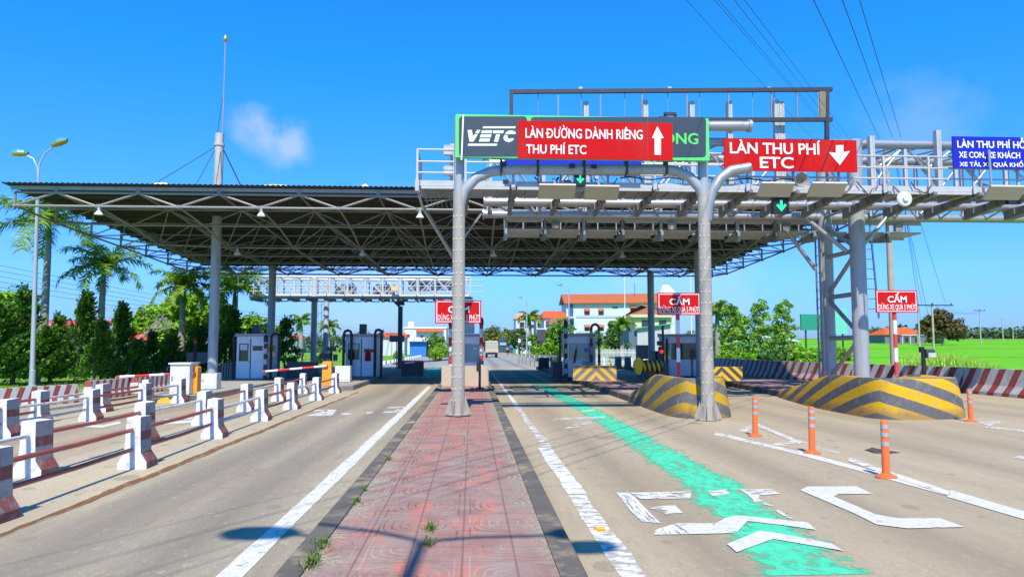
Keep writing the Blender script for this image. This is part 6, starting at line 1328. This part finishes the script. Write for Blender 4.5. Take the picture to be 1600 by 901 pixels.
# trees over the far road
far = tree_proto('roadside_tree', 'pale olive tree above the truck at the end of the road', 'tree', 8, [(-2, 0, 4, 2.2), (2, 0, 4.3, 2.2), (0, 0, 6, 2.2), (3.2, 0, 3, 1.6)], 110, .8, 22, .5, lf_yel, 81, .3, 'trees along the far road'); far.location = (PX(772, 250), 250, 0); far.scale = (1.1, 1, 1.05)
dup(far, (PX(792, 270), 270, 0), 2, 'pale olive tree right of the truck', (1.2, 1, 1.0)); dup(far, (PX(757, 290), 290, 0), 4, 'pale olive tree left of the truck, partly behind the booth', (1.1, 1, 1.0))
fd = tree_proto('roadside_tree', 'dark round tree left of the orange roofed houses', 'tree', 7, [(-1, 0, 3.5, 1.9), (1.2, 0, 3.2, 1.9), (0, 0, 5, 1.7)], 100, .6, 24, .38, lf_dark, 82, .25, 'trees along the far road'); fd.location = (PX(812, 165), 165, 0); fd.scale = (1.0, 1, .88)
fm = tree_proto('roadside_tree', 'mid green tree behind the dark display sign', 'tree', 6, [(-1, 0, 2.5, 1.5), (1.1, 0, 2.4, 1.5), (0, 0, 3.7, 1.4)], 90, .5, 24, .3, lf_mid, 83, .2, 'trees along the far road'); fm.location = (PX(866, 96), 96, 0); fm.scale = (1, 1, .92)
for src, px, Y, s, lb in ((fm, 878, 92, 1.0, 'mid green tree left of the wide windowed booth roof'), (fm, 845, 120, .9, 'mid green tree beside the slim street lamp'), (fm, 930, 96, .75, 'mid green tree right of the wide windowed booth'), (fd, 964, 98, .78, 'dark tree between flagpole and corrugated shed'), (fm, 1078, 110, .8, 'mid green tree seen under the middle red sign'), (fm, 1100, 112, .95, 'mid green tree just behind the right bolted post'), (fm, 680, 150, .9, 'mid green tree right of the blue stall'), (fm, 640, 190, 1.0, 'mid green tree left of the white hall')): dup(src, (PX(px, Y), Y, -.05), rnd.uniform(0, 6), lb, s)
ft = tree_proto('field_tree', 'round russet green tree right of the orange roofed farmhouse', 'tree', 6, [(-1.6, 0, 2.6, 1.5), (1.6, 0, 2.6, 1.5), (0, 0, 4.0, 1.7), (-.6, 0, 3, 1.6)], 150, .55, 26, .32, lf_red, 91, .22); ft.location = (PX(1474, 150), 150, zf(0, 150)); ft.scale = (1.55, 1.4, 1.35)
# the wooded far bank behind the field and to the left: one mass
b = leaf_b([((PX(1370 + 2 * k, 275) + rnd.uniform(-3, 3), 270 + rnd.uniform(0, 14), 4.4 + rnd.uniform(.4, 3.4 if k % 5 else 5.2)), (2.6, 2.2, 1.7)) for k in range(190)], 30, .9, 5); o = b.build('far_woodland', LEAF('leaf_far', (0.08, .15, .06), .4), None, False, False); tag(o, 'hazy dark line of trees along the far edge of the rice field', 'woodland', None, 'stuff')
b = leaf_b([((PX(380 + 2.5 * k, 215) + rnd.uniform(-3, 3), 215 + rnd.uniform(0, 14), rnd.uniform(.5, 4.2 if k % 6 else 6)), (2.4, 2.2, 1.6)) for k in range(130)], 26, .8, 6); o = b.build('far_woodland', LEAF('leaf_far'), None, False, False); tag(o, 'far line of trees behind the left lawn and white hall', 'woodland', None, 'stuff')
# tall reeds by the right barrier, grass on the left lawn edge
b = B(); r_ = random.Random(17)
for k in range(5200):
    px = r_.uniform(1395, 1555); Y = r_.uniform(34, 44); x = PX(px, Y); hmax = max(.15, .95 - .9 * abs((px - 1462) / 95) ** 1.6) * (1 - .25 * abs(Y - 39) / 8); z0 = -.3; hh = 1.0 + hmax * r_.uniform(.4, 1.05); a = r_.uniform(0, 6.28); d = Vector((math.cos(a), math.sin(a), 0)); s = Vector((-d.y, d.x, 0)) * .022; bend = r_.uniform(.1, .55) * hh
    p = Vector((x, Y, z0)); m = p + Vector((0, 0, hh * .65)) + d * bend * .35; e = p + Vector((0, 0, hh * .95)) + d * bend
    b.face([p - s, p + s, m + s, m - s]); b.face([m - s, m + s, e])
o = b.build('reed_clump', LEAF('leaf_reed', (0.42, .70, .10), .4, .4), None, False, False); tag(o, 'tall pale reed grass behind the right barrier', 'reeds', None, 'stuff')
b = B()
for k in range(5000):
    x, y = r_.uniform(-27, -15.2), r_.uniform(19, 40)
    if k % 2 : x, y = r_.uniform(21.6, 27), r_.uniform(24, 70)
    hh = r_.uniform(.06, .3); a = r_.uniform(0, 6.28); d = Vector((math.cos(a), math.sin(a), 0)); s = Vector((-d.y, d.x, 0)) * .014; p = Vector((x, y, -.06 if x < 0 else -.3))
    b.face([p - s, p + s, p + Vector((0, 0, hh)) + d * hh * .5])
o = b.build('grass_blades', LEAF('leaf_grass', (0.13, .27, .03), .4, .3), None, False, False); tag(o, 'loose grass tufts on the verges', 'grass', None, 'stuff')
def weed(px, py, s, label, seed):
    q = G(px, py, .135); r = random.Random(seed); b = B()
    for k in range(int(70 * s)):
        a = r.uniform(0, 6.28); d = Vector((math.cos(a), math.sin(a), 0)); hh = r.uniform(.03, .09) * (.6 + s * .4); p = Vector(q) + Vector((r.gauss(0, .03 * s), r.gauss(0, .09 * s), 0)); sd_ = Vector((-d.y, d.x, 0)) * .004; m = p + Vector((0, 0, hh * .7)) + d * hh * .35; e = p + Vector((0, 0, hh * .75)) + d * hh * .95
        b.face([p - sd_, p + sd_, m + sd_, m - sd_]); b.face([m - sd_, m + sd_, e])
    tag(b.build('weed_tuft', LEAF('leaf_weed', (0.13, .25, .04), .5, .3), None, False, False), label, 'weed', 'weeds in the paving cracks')
weed(672, 826, .8, 'green weed tuft in the middle joint of the red paving', 1); weed(671, 850, .7, 'weed tuft just below the one in the middle joint', 2); weed(505, 851, 1.0, 'large weed tuft by the left kerb, upper one', 3); weed(486, 880, 1.1, 'large weed tuft by the left kerb at the bottom edge', 4); weed(556, 784, .55, 'small weed against the left kerb halfway up', 5); weed(608, 718, .6, 'farthest small weed against the left kerb', 6); weed(570, 766, .4, 'tiny weed between the two kerb weeds', 7)

# ------------------------------------------------------------------ buildings
tile_o = M('orange_roof_tiles', (0.42, .12, .05), .8, 0, .2, 2, .3, (0.30, .10, .05), .5, .8); tile_b = M('bright_orange_roof', (0.58, .11, .035), .8, 0, .15, 1); tile_d = M('brown_roof_tiles', (0.30, .13, .075), .8, 0, .3, 3, .3); roof_r = M('red_metal_roof', (0.66, .06, .055), .55, 0, .1, 1)
wall_w = M('white_render', (0.58, .60, .63), .8, 0, .05, .6, 0, (0.55, .56, .57), .4, .5); wall_y = M('cream_render', (0.66, .56, .34), .8, 0, .08, .6); wall_g = M('grey_render', (0.48, .48, .47), .8, 0, .1, .8); win_d = M('dark_window', (0.04, .05, .06), .2)
def hipped(b, x0, x1, y0, y1, z0, z1, inset, mi=0, over=.4):
    x0 -= over; x1 += over; y0 -= over; y1 += over; ym = (y0 + y1) / 2; p = [(x0, y0, z0), (x1, y0, z0), (x1, y1, z0), (x0, y1, z0), (x0 + inset, ym, z1), (x1 - inset, ym, z1)]
    for f in ((0, 1, 5, 4), (2, 3, 4, 5), (1, 2, 5), (3, 0, 4), (3, 2, 1, 0)): b.face([p[i] for i in f], mi)
def house(name, label, px0, px1, pyw, pyr, Y, dep, zb, wmat, rmat, inset=1.5, wins=(), cat='house', wmats=win_d):
    x0, x1 = PX(px0, Y), PX(px1, Y); zw, zr = PZ(pyw, Y, (px0 + px1) / 2), PZ(pyr, Y, (px0 + px1) / 2); o = thing(name, label, cat, ((x0 + x1) / 2, Y, zb)); b = B(); b.b2((x0, Y, zb - .5), (x1, Y + dep, zw)); b.build('wall', wmat, o)
    if rmat: b = B(); hipped(b, x0, x1, Y, Y + dep, zw + .01, zr, inset); b.build('roof', rmat, o)
    for (a, t, c, d) in wins:
        xa, xb, za, zc = PX(a, Y), PX(c, Y), PZ(t, Y, a), PZ(d, Y, a); b = B(); b.b2((xa - .07, Y - .06, zc - .07), (xb + .07, Y - .004, za + .07)); f = b.build('window', wmat, o)
        b = B(); b.b2((xa, Y - .075, zc), (xb, Y - .055, za)); b.build('pane', wmats, f)
    return o, x0, x1, zw
# three storey white building
Y = 170.0; o, x0, x1, zw = house('white_building', 'long three storey white building with orange tiled roof behind the right booths', 885, 1046, 473, 458, Y, 9, 0, wall_w, None, 0, [(914, 486, 921, 494), (936, 486, 943, 494), (957, 479, 966, 481.5), (986, 481, 994, 493), (1015, 481, 1023, 493), (914, 511, 921, 521), (936, 511, 943, 521), (957, 502, 966, 504.5), (1005, 507, 1013, 519), (1030, 507, 1037, 519)], 'building')
b = B(); za, zb_ = PZ(473, Y), PZ(457, Y); b.face([(x0 - .6, Y - .8, za), (x1 + .5, Y - .8, za + .25), (x1 + .5, Y + 4.5, zb_ + .3), (x0 - .6, Y + 4.5, zb_)]); b.face([(x1 + .5, Y + 9.6, za), (x0 - .6, Y + 9.6, za), (x0 - .6, Y + 4.5, zb_), (x1 + .5, Y + 4.5, zb_ + .3)]); b.face([(x0 - .6, Y - .8, za - .2), (x1 + .5, Y - .8, za + .05), (x1 + .5, Y - .8, za + .25), (x0 - .6, Y - .8, za)]); b.face([(x0 - .6, Y - .8, za), (x0 - .6, Y + 4.5, zb_), (x0 - .6, Y + 9.6, za)]); b.build('roof', tile_o, o)
for a, t, c, d in ((913, 482, 922, 486), (935, 482, 944, 486), (985, 477, 995, 481), (1014, 477, 1024, 481), (913, 507, 922, 511), (935, 507, 944, 511), (1004, 503, 1014, 507)):
    xa, xb, za, zc = PX(a, Y), PX(c, Y), PZ(t, Y, a), PZ(d, Y, a); b = B(); b.prism([(Y - .01, za), (Y - .75, zc), (Y - .01, zc)], xa, xb, 'x'); b.build('awning', tile_o, o)
for a, t, c, d in ((914, 488, 921, 494), (936, 488, 943, 494)): b = B(); b.b2((PX(a, Y), Y - .10, PZ(d, Y, a)), (PX(c, Y), Y - .078, PZ(t, Y, a))); b.build('curtain', M('red_curtain', (0.42, .12, .12), .8), o)
for t, d in ((492.5, 496), (517, 520)): b = B(); b.b2((PX(900, Y), Y - .12, PZ(d, Y, 950)), (x1, Y - .004, PZ(t, Y, 950))); b.build('ledge', M('grey_ledge', (0.45, .48, .55), .8), o)
for t, d in ((475, 495), (499, 517), (521, 540)):
    b = B(); b.b2((PX(888, Y), Y - .10, PZ(d, Y, 890)), (PX(896, Y), Y - .003, PZ(t, Y, 890))); b.build('balcony_opening', M('blue_glass_dark', (0.05, .12, .22), .2), o)
    b = B(); b.b2((x0 - .3, Y - 1.3, PZ(d + 2, Y, 890)), (PX(897, Y), Y - .003, PZ(d, Y, 890))); b.build('balcony', wall_w, o)
b = B(); b.tube([(PX(993, Y + 3), Y + 3, PZ(458, Y)), (PX(993, Y + 3), Y + 3, PZ(440, Y))], .06, 5); b.build('antenna', dark_m, o)
# roof turret piece further right
house('white_building', 'narrow white gabled turret above the right red sign', 1035, 1055, 458, 444, 176, 4, 0, wall_w, wall_w, 1.2, (), 'building')
# orange roofed houses
house('orange_house', 'house with the largest bright orange roof left of the white building', 850, 886, 497, 484, 150, 9, 0, wall_w, tile_b, .8, [(853, 501, 861, 511), (866, 502, 876, 512)])
house('orange_house', 'white house with stepped pale orange roof and veranda', 806, 842, 498, 489, 185, 9, 0, wall_w, M('pale_orange_roof', (0.75, .28, .13), .7, 0, .1, 1), 1.0, [(812, 503, 819, 511), (828, 507, 838, 512)])
house('orange_house', 'small house with shadowed balcony between the two orange roofs', 838, 852, 496, 490, 160, 7, 0, wall_g, tile_b, .5, [(840, 499, 849, 509)])
house('brown_house', 'low house with mottled brown roof below the white building', 861, 886, 507, 495, 130, 6, 0, wall_w, tile_d, .6)
# yellow house with brown hip roof, corrugated shed
house('yellow_house', 'cream yellow house with brown hipped roof behind the canopy column', 993, 1050, 493, 474, 118, 10, 0, wall_y, tile_d, 4.2, [(1003, 500, 1018, 512), (1030, 500, 1042, 512)])
b = B(); Y = 117.4; b.b2((PX(985, Y), Y, PZ(495, Y)), (PX(1052, Y), Y + .5, PZ(490.5, Y))); tag(b.build('cornice_beam', wall_y), 'cream cornice running under the brown hipped roof', 'cornice')
Y = 84; o = thing('corrugated_shed', 'pale corrugated shed with green roof edge behind the yellow drum', 'shed', (PX(1015, Y), Y, 0)); b = B(); x0 = PX(996, Y); n = 64; w_ = (PX(1048, Y) - x0) / n
for k in range(n): b.face([(x0 + k * w_, Y + (.05 if k % 2 else 0), -.3), (x0 + (k + 1) * w_, Y + (0 if k % 2 else .05), -.3), (x0 + (k + 1) * w_, Y + (0 if k % 2 else .05), PZ(512 - (k + 1) * .12, Y)), (x0 + k * w_, Y + (.05 if k % 2 else 0), PZ(512 - k * .12, Y))])
b.b2((x0, Y + .06, -.3), (x0 + w_ * n, Y + 5, PZ(513, Y))); b.build('wall', M('corrugated_grey', (0.58, .60, .60), .5, .1, .1, 2, 0, (0.4, .36, .3), .5, 1.0), o)
b = B(); b.beam((x0 - .3, Y - .15, PZ(512.6, Y)), (x0 + w_ * n + .2, Y - .15, PZ(505, Y)), .4, .12); b.build('roof_edge', M('green_edge', (0.06, .40, .20), .5), o); b = B(); b.b2((x0 - .9, Y + .3, -.3), (x0 - .002, Y + 4, PZ(514, Y))); b.build('side_wall', M('slate_side', (0.10, .16, .20), .6), o)
# picket fence and guard rail
Y = 70; t = thing('picket_fence', 'pale picket fence behind the right booth', 'fence', (PX(960, Y), Y, 0)); b = B(); x0, x1 = PX(928, Y), PX(1000, Y); n = 34
for k in range(n): x = x0 + (x1 - x0) * k / n; b.b2((x, Y, -.1), (x + .07, Y + .03, 1.45 + .06 * (k % 3))); 
o = b.build('picket_panel', M('fence_pale', (0.62, .62, .58), .8, 0, .15, 3), t)
for z in (.4, 1.15): b = B(); b.b2((x0, Y + .035, z), (x1, Y + .07, z + .07)); b.build('fence_rail', M('fence_pale', (0.62, .62, .58)), t)
Y = 66; t = thing('guard_rail', 'low dull metal guard rail along the right verge', 'guard rail', (PX(900, Y), Y, 0)); b = B(); a, c = PX(822, Y + 25), PX(985, Y)
b.beam((a, Y + 25, .62), (c, Y, .66), .05, .32); b.build('rail', M('guard_rail_grey', (0.30, .32, .31), .5, .3), t)
for k in range(12): b = B(); f = k / 11; b.box((a + (c - a) * f, Y + 25 - 25 * f + .1, .3), (.12, .12, .64)); b.build('post', M('guard_rail_grey', (0.30, .32, .31)), t)
# right of the plaza
Y = 84; o = thing('green_hoarding', 'two part teal green hoarding behind the twin gantry columns', 'hoarding', (PX(1290, Y), Y, 0))
for a, c, t, d in ((1253, 1296, 489.5, 515), (1297, 1325, 480, 521)): b = B(); b.b2((PX(a, Y), Y, PZ(d, Y)), (PX(c, Y), Y + .3, PZ(t, Y))); b.build('board', M('teal_board' if a < 1290 else 'mint_board', (0.02, .26, .17) if a < 1290 else (0.16, .55, .42), .5), o)
b = B()
for a in (1262, 1286, 1308, 1320): b.tube([(PX(a, Y), Y + .4, -.3), (PX(a, Y), Y + .4, PZ(500, Y))], .1, 6)
b.build('leg', dark_m, o)
house('grey_house', 'low grey building with pale roof behind the slender trees', 1178, 1245, 533, 524, 95, 6, 0, wall_g, M('pale_roof', (0.55, .57, .6), .5), 1.0, [(1200, 536, 1206, 545), (1222, 536, 1230, 545)])
Y = 66; t = thing('grille_fence', 'small white grille fence panel right of the slender trees', 'fence', (PX(1242, Y), Y, 0)); b = B(); x0, x1 = PX(1231, Y), PX(1253, Y)
for k in range(9): b.b2((x0 + (x1 - x0) * k / 8, Y, .25), (x0 + (x1 - x0) * k / 8 + .03, Y + .03, 1.1))
for k in range(4): b.b2((x0, Y - .035, .25 + k * .27), (x1, Y - .005, .29 + k * .27))
b.build('grille', white_p, t)
b = B(); b.b2((PX(1110, 67), 67, -.1), (PX(1231, 67), 67.15, .55)); tag(b.build('low_wall', conc_m), 'low concrete wall at the foot of the slender trees', 'low wall')
house('farmhouse', 'farmhouse with bright orange roof and blue gable at the edge of the rice field', 1383, 1448, 523, 511, 178, 8, zf(0, 178), M('farm_wall_blue_grey', (0.17, .19, .22), .8, 0, .1, 1), tile_b, 3.0, [(1400, 527, 1406, 534), (1414, 527, 1420, 534), (1430, 527, 1436, 534)])
b = B(); Y = 177; b.b2((PX(1402, Y), Y - 2.2, PZ(523.8, Y)), (PX(1452, Y), Y - .7, PZ(522.4, Y)))
for a in (1403, 1415, 1427, 1440, 1451): b.b2((PX(a, Y) - .1, Y - 2.1, zf(0, Y) - .3), (PX(a, Y) + .1, Y - 1.9, PZ(523.8, Y)))
tag(b.build('veranda', M('veranda_grey', (0.5, .52, .56), .7)), 'flat veranda roof on posts before the orange roofed farmhouse', 'veranda')
# left side houses and hall
house('red_roof_house', 'house with wide red roof behind the first palm', 38, 104, 512, 496, 62, 10, 0, wall_w, roof_r, 6.0); o, x0, x1, zw = house('red_roof_house', 'white house with red hipped roof behind the conifers', 188, 262, 531, 510, 57, 8, 0, wall_w, roof_r, 2.4)
house('red_roof_house', 'house with orange red roof glimpsed over the pale blue booth', 371, 394, 530, 520, 75, 6, 0, wall_w, tile_b, .5); house('red_roof_house', 'tiny teal walled house with red roof beyond the left lawn', 452, 464, 529, 523, 140, 6, 0, M('teal_render', (0.3, .42, .42), .8), roof_r, .3)
Y = 165; o, x0, x1, zw = house('white_hall', 'white flat roofed hall with an orange tiled strip right of the far gantry', 632, 697, 513, 509, Y, 12, 0, M('white_hall_wall', (0.72, .71, .68), .8, 0, .06, .5), None, 0, [(636, 522, 640, 526), (657, 524, 661, 527), (677, 524, 681, 527)], 'building')
b = B(); b.b2((x0 - .2, Y - .2, zw), (x1 + .2, Y + 12.2, zw + .35)); b.build('parapet', M('white_hall_wall', (0.72, .71, .68)), o); b = B(); a, c = P(650, 512.5, Y - .8), P(693, 518, Y - .8); b.prism([(Y - .9, c.z), (Y - .003, a.z), (Y - .003, c.z)], a.x, c.x, 'x'); b.build('roof', tile_o, o); b = B(); b.b2((PX(636, Y), Y + 2, zw), (PX(645, Y), Y + 4, PZ(502, Y))); b.build('tower', M('white_hall_wall', (0.72, .71, .68)), o)
b = B(); Y = 128; b.b2((PX(640, Y), Y, 0), (PX(666, Y), Y + 3, PZ(534, Y))); b.b2((PX(639, Y), Y - .6, PZ(534, Y)), (PX(667, Y), Y + 3.1, PZ(533, Y))); tag(b.build('blue_stall', M('stall_blue', (0.03, .18, .52), .6, 0, .25, 1.5)), 'bright blue stall in front of the white hall', 'stall')
house('low_house', 'pale low house with orange roof left of the white hall', 596, 632, 527, 519, 150, 7, 0, wall_w, tile_b, .6)
# plain grey board on the dark prop post, white board and stripes on the lawn
b = B(); Y = 52.8; b.b2((PX(609, Y), Y - .2, PZ(534, Y)), (PX(632, Y), Y - .1, PZ(524, Y))); b.tube([(PX(620, Y), Y - .05, 0), (PX(620, Y), Y - .05, PZ(534, Y))], .04, 6); tag(b.build('grey_board', M('slate_blue_board', (0.12, .17, .21), .6)), 'slate blue sign back beside the dark prop post', 'sign')
Y = 54; o = thing('lawn_sign', 'blank white sign on a striped pole at the lawn', 'sign', (PX(472, Y), Y, 0)); b = B(); b.b2((PX(465, Y), Y, PZ(550.5, Y)), (PX(479, Y), Y + .04, PZ(544.5, Y))); b.build('sign_board', white_p, o); b = B(); b.tube([(PX(472, Y), Y + .07, 0), (PX(472, Y), Y + .07, PZ(545, Y))], .05, 8); b.build('pole', rw, o, True)
Y = 50; b = B(); b.b2((PX(471, Y), Y, .45), (PX(487, Y), Y + .1, .75)); b.b2((PX(472, Y), Y + .02, .1), (PX(472.6, Y), Y + .08, .45)); b.b2((PX(485, Y), Y + .02, .1), (PX(485.6, Y), Y + .08, .45)); tag(b.build('chevron_board', STR('chevron_small', (0.75, .42, .02), (0.03, .03, .03), 1, 0, 1, .2)), 'small yellow and black board before the lawn sign', 'barrier board')
Y = 41; q = P(116, 583, Y); b = B(); b.prism([(q.x - .75, .25), (q.x + .8, .25), (q.x + .45, .62), (q.x + .2, 1.0), (q.x - .2, 1.0), (q.x - .5, .6)], Y - 3.2, Y - 2.7); tag(b.build('orange_barrier', M('plastic_red_orange', (0.80, .12, .03), .5)), 'red orange plastic barrier under the conifers at left', 'barrier')
# white kerb stones along the left far road
b = B()
for k in range(30): b.b2((-8.75, 66 + k * 4, 0), (-8.5, 67.6 + k * 4, .3))
struct(b.build('road_kerb', white_p))
# dark display sign and round sign beyond the lanes
Y = 90; o = thing('dark_display_sign', 'dark upright display sign on a mast right of the slim street lamp', 'sign', (PX(845, Y), Y, 0)); b = B(); b.b2((PX(839, Y), Y, PZ(532.5, Y)), (PX(852, Y), Y + .3, PZ(514.5, Y))); b.build('sign_board', M('display_dark', (0.07, .065, .08), .4), o); b = B(); b.b2((PX(838.5, Y), Y - .05, PZ(514.5, Y)), (PX(853, Y), Y + .35, PZ(512.5, Y))); b.build('cap', M('display_pale', (0.6, .62, .62), .5), o); b = B(); b.b2((PX(843, Y), Y + .05, -.05), (PX(848, Y), Y + .25, PZ(532.5, Y))); b.build('mast', dark_m, o)
Y = 110; o = thing('round_sign', 'round white dial shaped sign on a post left of the display sign', 'sign', (PX(828, Y), Y, 0)); b = B(); b.lathe([(.32, -.03), (.32, .03)], (0, 0, 0), 18); b.v = [(PX(828, Y) + x, Y + z, PZ(536, Y) + y) for x, y, z in b.v]; b.build('disc', white_p, o); b = B(); b.lathe([(.25, -.01), (.25, .01)], (0, 0, 0), 18); b.v = [(PX(828, Y) + x, Y - .04 + z, PZ(536, Y) + y) for x, y, z in b.v]; b.build('dial', M('dial_grey', (0.4, .5, .55), .5), o); b = B(); b.tube([(PX(828, Y), Y + .06, 0), (PX(828, Y), Y + .06, PZ(536, Y))], .04, 6); b.build('pole', pole_m, o)
b = B(); Y = 125; b.b2((PX(839.5, Y), Y, 0), (PX(843, Y), Y + .4, PZ(534.5, Y))); tag(b.build('gate_pillar', wall_y), 'short cream pillar under the dark display sign', 'pillar')
Y = 140; o = thing('pergola_gate', 'dark pergola frame left of the slim street lamp', 'gate', (PX(815, Y), Y, 0)); b = B()
for a in (810, 816, 823): b.tube([(PX(a, Y), Y, 0), (PX(a, Y), Y, PZ(527, Y))], .1, 6)
b.beam((PX(809, Y), Y, PZ(527, Y)), (PX(824, Y), Y, PZ(523, Y)), .3, .15); b.beam((PX(809, Y), Y, PZ(531, Y)), (PX(824, Y), Y, PZ(528, Y)), .2, .1); b.build('frame', M('gate_dark', (0.09, .11, .10), .6), o)
b = B(); b.b2((PX(809.5, Y), Y - .1, PZ(535, Y)), (PX(813.5, Y), Y - .02, PZ(529, Y))); b.build('plaque', white_p, o)
Y = 190; b = B(); b.b2((PX(802, Y), Y, 0), (PX(806.5, Y), Y + 1, PZ(535, Y))); tag(b.build('green_kiosk', M('kiosk_green', (0.04, .42, .22), .5)), 'small green kiosk at the end of the road', 'kiosk')
Y = 215; o = thing('far_shops', 'dark shop row with blue shutters at the end of the road', 'building', (PX(790, Y), Y, 0)); b = B(); b.b2((PX(780, Y), Y, 0), (PX(802, Y), Y + 6, PZ(528, Y))); b.build('wall', M('shop_dark', (0.05, .065, .09), .6), o)
for a, c, t, d, mm in ((781, 791, 535, 539, M('shop_blue', (0.25, .45, .62), .5)), (797, 801, 536, 543, M('shop_blue2', (0.10, .25, .6), .5)), (792, 796, 530, 534, red_m)): b = B(); b.b2((PX(a, Y), Y - .2, PZ(d, Y)), (PX(c, Y), Y - .02, PZ(t, Y))); b.build('shop_sign', mm, o)

# ------------------------------------------------------------------ vehicles and riders
Y = 118.0; x = PX(768.5, Y); o = thing('cargo_truck', 'small cargo truck with beige canvas cover driving away on the road', 'truck', (x, Y, 0))
tan = M('truck_canvas', (0.46, .43, .33), .8, 0, .12, 3); body_ = M('truck_body_beige', (0.52, .43, .30), .6, 0, .15, 3)
b = B(); b.prism([(x - 1.0, 1.35), (x + 1.0, 1.35), (x + 1.0, 2.5), (x + .8, 2.68), (x - .8, 2.68), (x - 1.0, 2.5)], Y, Y + 3.8); b.build('canvas_cover', tan, o); b = B(); b.b2((x - 1.02, Y - .04, .82), (x + 1.02, Y + 3.9, 1.36)); b.build('cargo_bed', body_, o)
b = B(); b.b2((x - .95, Y - .06, .84), (x - .02, Y - .045, 1.33)); b.b2((x + .02, Y - .06, .84), (x + .95, Y - .045, 1.33)); b.build('tailgate', body_, o)
b = B()
for k in range(3): b.b2((x - .96, Y - .02, 1.55 + k * .36), (x + .96, Y - .004, 1.60 + k * .36))
b.build('cover_hoop', M('truck_hoop', (0.33, .30, .22), .7), o)
b = B(); b.prism([(Y + 4.0, .6), (Y + 5.7, .6), (Y + 5.7, 1.3), (Y + 5.4, 2.15), (Y + 4.0, 2.2)], x - .92, x + .92, 'x'); b.build('cab', M('truck_cab_green', (0.12, .22, .2), .4), o); b = B(); b.b2((x - .85, Y + .1, .5), (x + .85, Y + 5.4, .8)); b.b2((x - 1.0, Y - .02, .52), (x + 1.0, Y + .06, .68)); b.build('chassis', dark_m, o)
for wx in (-.78, .78):
    for wy in (.9, 4.8):
        b = B(); b.lathe([(.2, -.15), (.36, -.13), (.38, 0), (.36, .13), (.2, .15)], (0, 0, 0), 16); b.v = [(x + wx + Z_, Y + wy + X_, .38 + Y_) for X_, Y_, Z_ in b.v]; b.build('wheel', black_m, o, True)
    b = B(); b.b2((x + wx - .15, Y - .075, .70), (x + wx + .15, Y - .045, .80)); b.build('tail_light', M('tail_red', (0.6, .03, .02), .3), o)
def rider(label_b, label_p, px, Y, shirt, pants, bike_m, helmet):
    x = PX(px, Y); o = thing('motorbike', label_b, 'motorbike', (x, Y, 0)); b = B()
    for wy in (-.62, .62):
        b2 = B(); b2.lathe([(.12, -.04), (.27, -.05), (.29, 0), (.27, .05), (.12, .04)], (0, 0, 0), 14); b2.v = [(x + Z_, Y + wy + X_, .29 + Y_) for X_, Y_, Z_ in b2.v]; b2.build('wheel', black_m, o, True)
    b.prism([(Y - .75, .5), (Y - .3, .35), (Y + .3, .3), (Y + .5, .75), (Y + .4, .95), (Y + .25, .62), (Y - .1, .6), (Y - .8, .72)], x - .14, x + .14, 'x'); b.build('body', bike_m, o); b = B(); b.b2((x - .12, Y - .7, .72), (x + .12, Y + .1, .80)); b.build('seat', black_m, o); b = B(); b.tube([(x - .34, Y + .35, 1.02), (x, Y + .45, .98), (x + .34, Y + .35, 1.02)], .02, 6); b.build('handlebar', dark_m, o)
    # seated rider as one continuous skinned body
    me = bpy.data.meshes.new('person'); V = [(0, -.25, .84), (0, -.2, 1.1), (0, -.12, 1.32), (0, -.1, 1.42), (0, -.08, 1.56), (.12, -.22, .84), (.2, .18, .80), (.2, .1, .38), (.2, .22, .34), (-.12, -.22, .84), (-.2, .18, .80), (-.2, .1, .38), (-.2, .22, .34), (.2, -.12, 1.32), (.3, .02, 1.1), (.32, .32, 1.04), (-.2, -.12, 1.32), (-.3, .02, 1.1), (-.32, .32, 1.04)]
    Ed = [(0, 1), (1, 2), (2, 3), (3, 4), (0, 5), (5, 6), (6, 7), (7, 8), (0, 9), (9, 10), (10, 11), (11, 12), (2, 13), (13, 14), (14, 15), (2, 16), (16, 17), (17, 18)]; Rr = [.16, .15, .17, .06, .10, .11, .08, .055, .045, .11, .08, .055, .045, .075, .05, .035, .075, .05, .035]
    me.from_pydata(V, Ed, []); p = bpy.data.objects.new('person', me); C.objects.link(p); md = p.modifiers.new('skin', 'SKIN')
    for k, rr in enumerate(Rr): me.skin_vertices[0].data[k].radius = (rr, rr)
    me.skin_vertices[0].data[0].use_root = True; p.modifiers.new('sub', 'SUBSURF').levels = 1
    dg = bpy.context.evaluated_depsgraph_get(); m2 = bpy.data.meshes.new_from_object(p.evaluated_get(dg)); p.modifiers.clear(); p.data = m2; bpy.data.meshes.remove(me)
    for mm in (shirt, pants, M('skin_tone', (0.42, .24, .16), .6)): m2.materials.append(mm)
    for f in m2.polygons: f.material_index = 2 if f.center.z > 1.40 or f.center.y > .2 and f.center.z > .95 else 1 if f.center.z < .92 else 0; f.use_smooth = True
    p.location = (x, Y, 0); ORG[p.name] = Vector((x, Y, 0)); tag(p, label_p, 'person')
    b = B(); b.lathe([(.13, 1.5), (.145, 1.58), (.13, 1.68), (.07, 1.74), (.01, 1.755)], (x, Y - .08, 0), 14); b.build('helmet', helmet, p, True)
rider('white scooter coming along the right lane below the dark display sign', 'rider in a dark red jacket on the white scooter', 848, 116, M('jacket_red', (0.28, .03, .05), .8), M('trousers_pale', (0.6, .6, .62), .8), white_p, M('helmet_red', (0.3, .03, .04), .3))
rider('small dark motorbike beside the far shops', 'rider in a white shirt with red helmet far down the road', 793, 165, M('shirt_white', (0.75, .75, .74), .8), M('trousers_dark', (0.04, .04, .06), .8), black_m, M('helmet_bright_red', (0.6, .03, .03), .3))
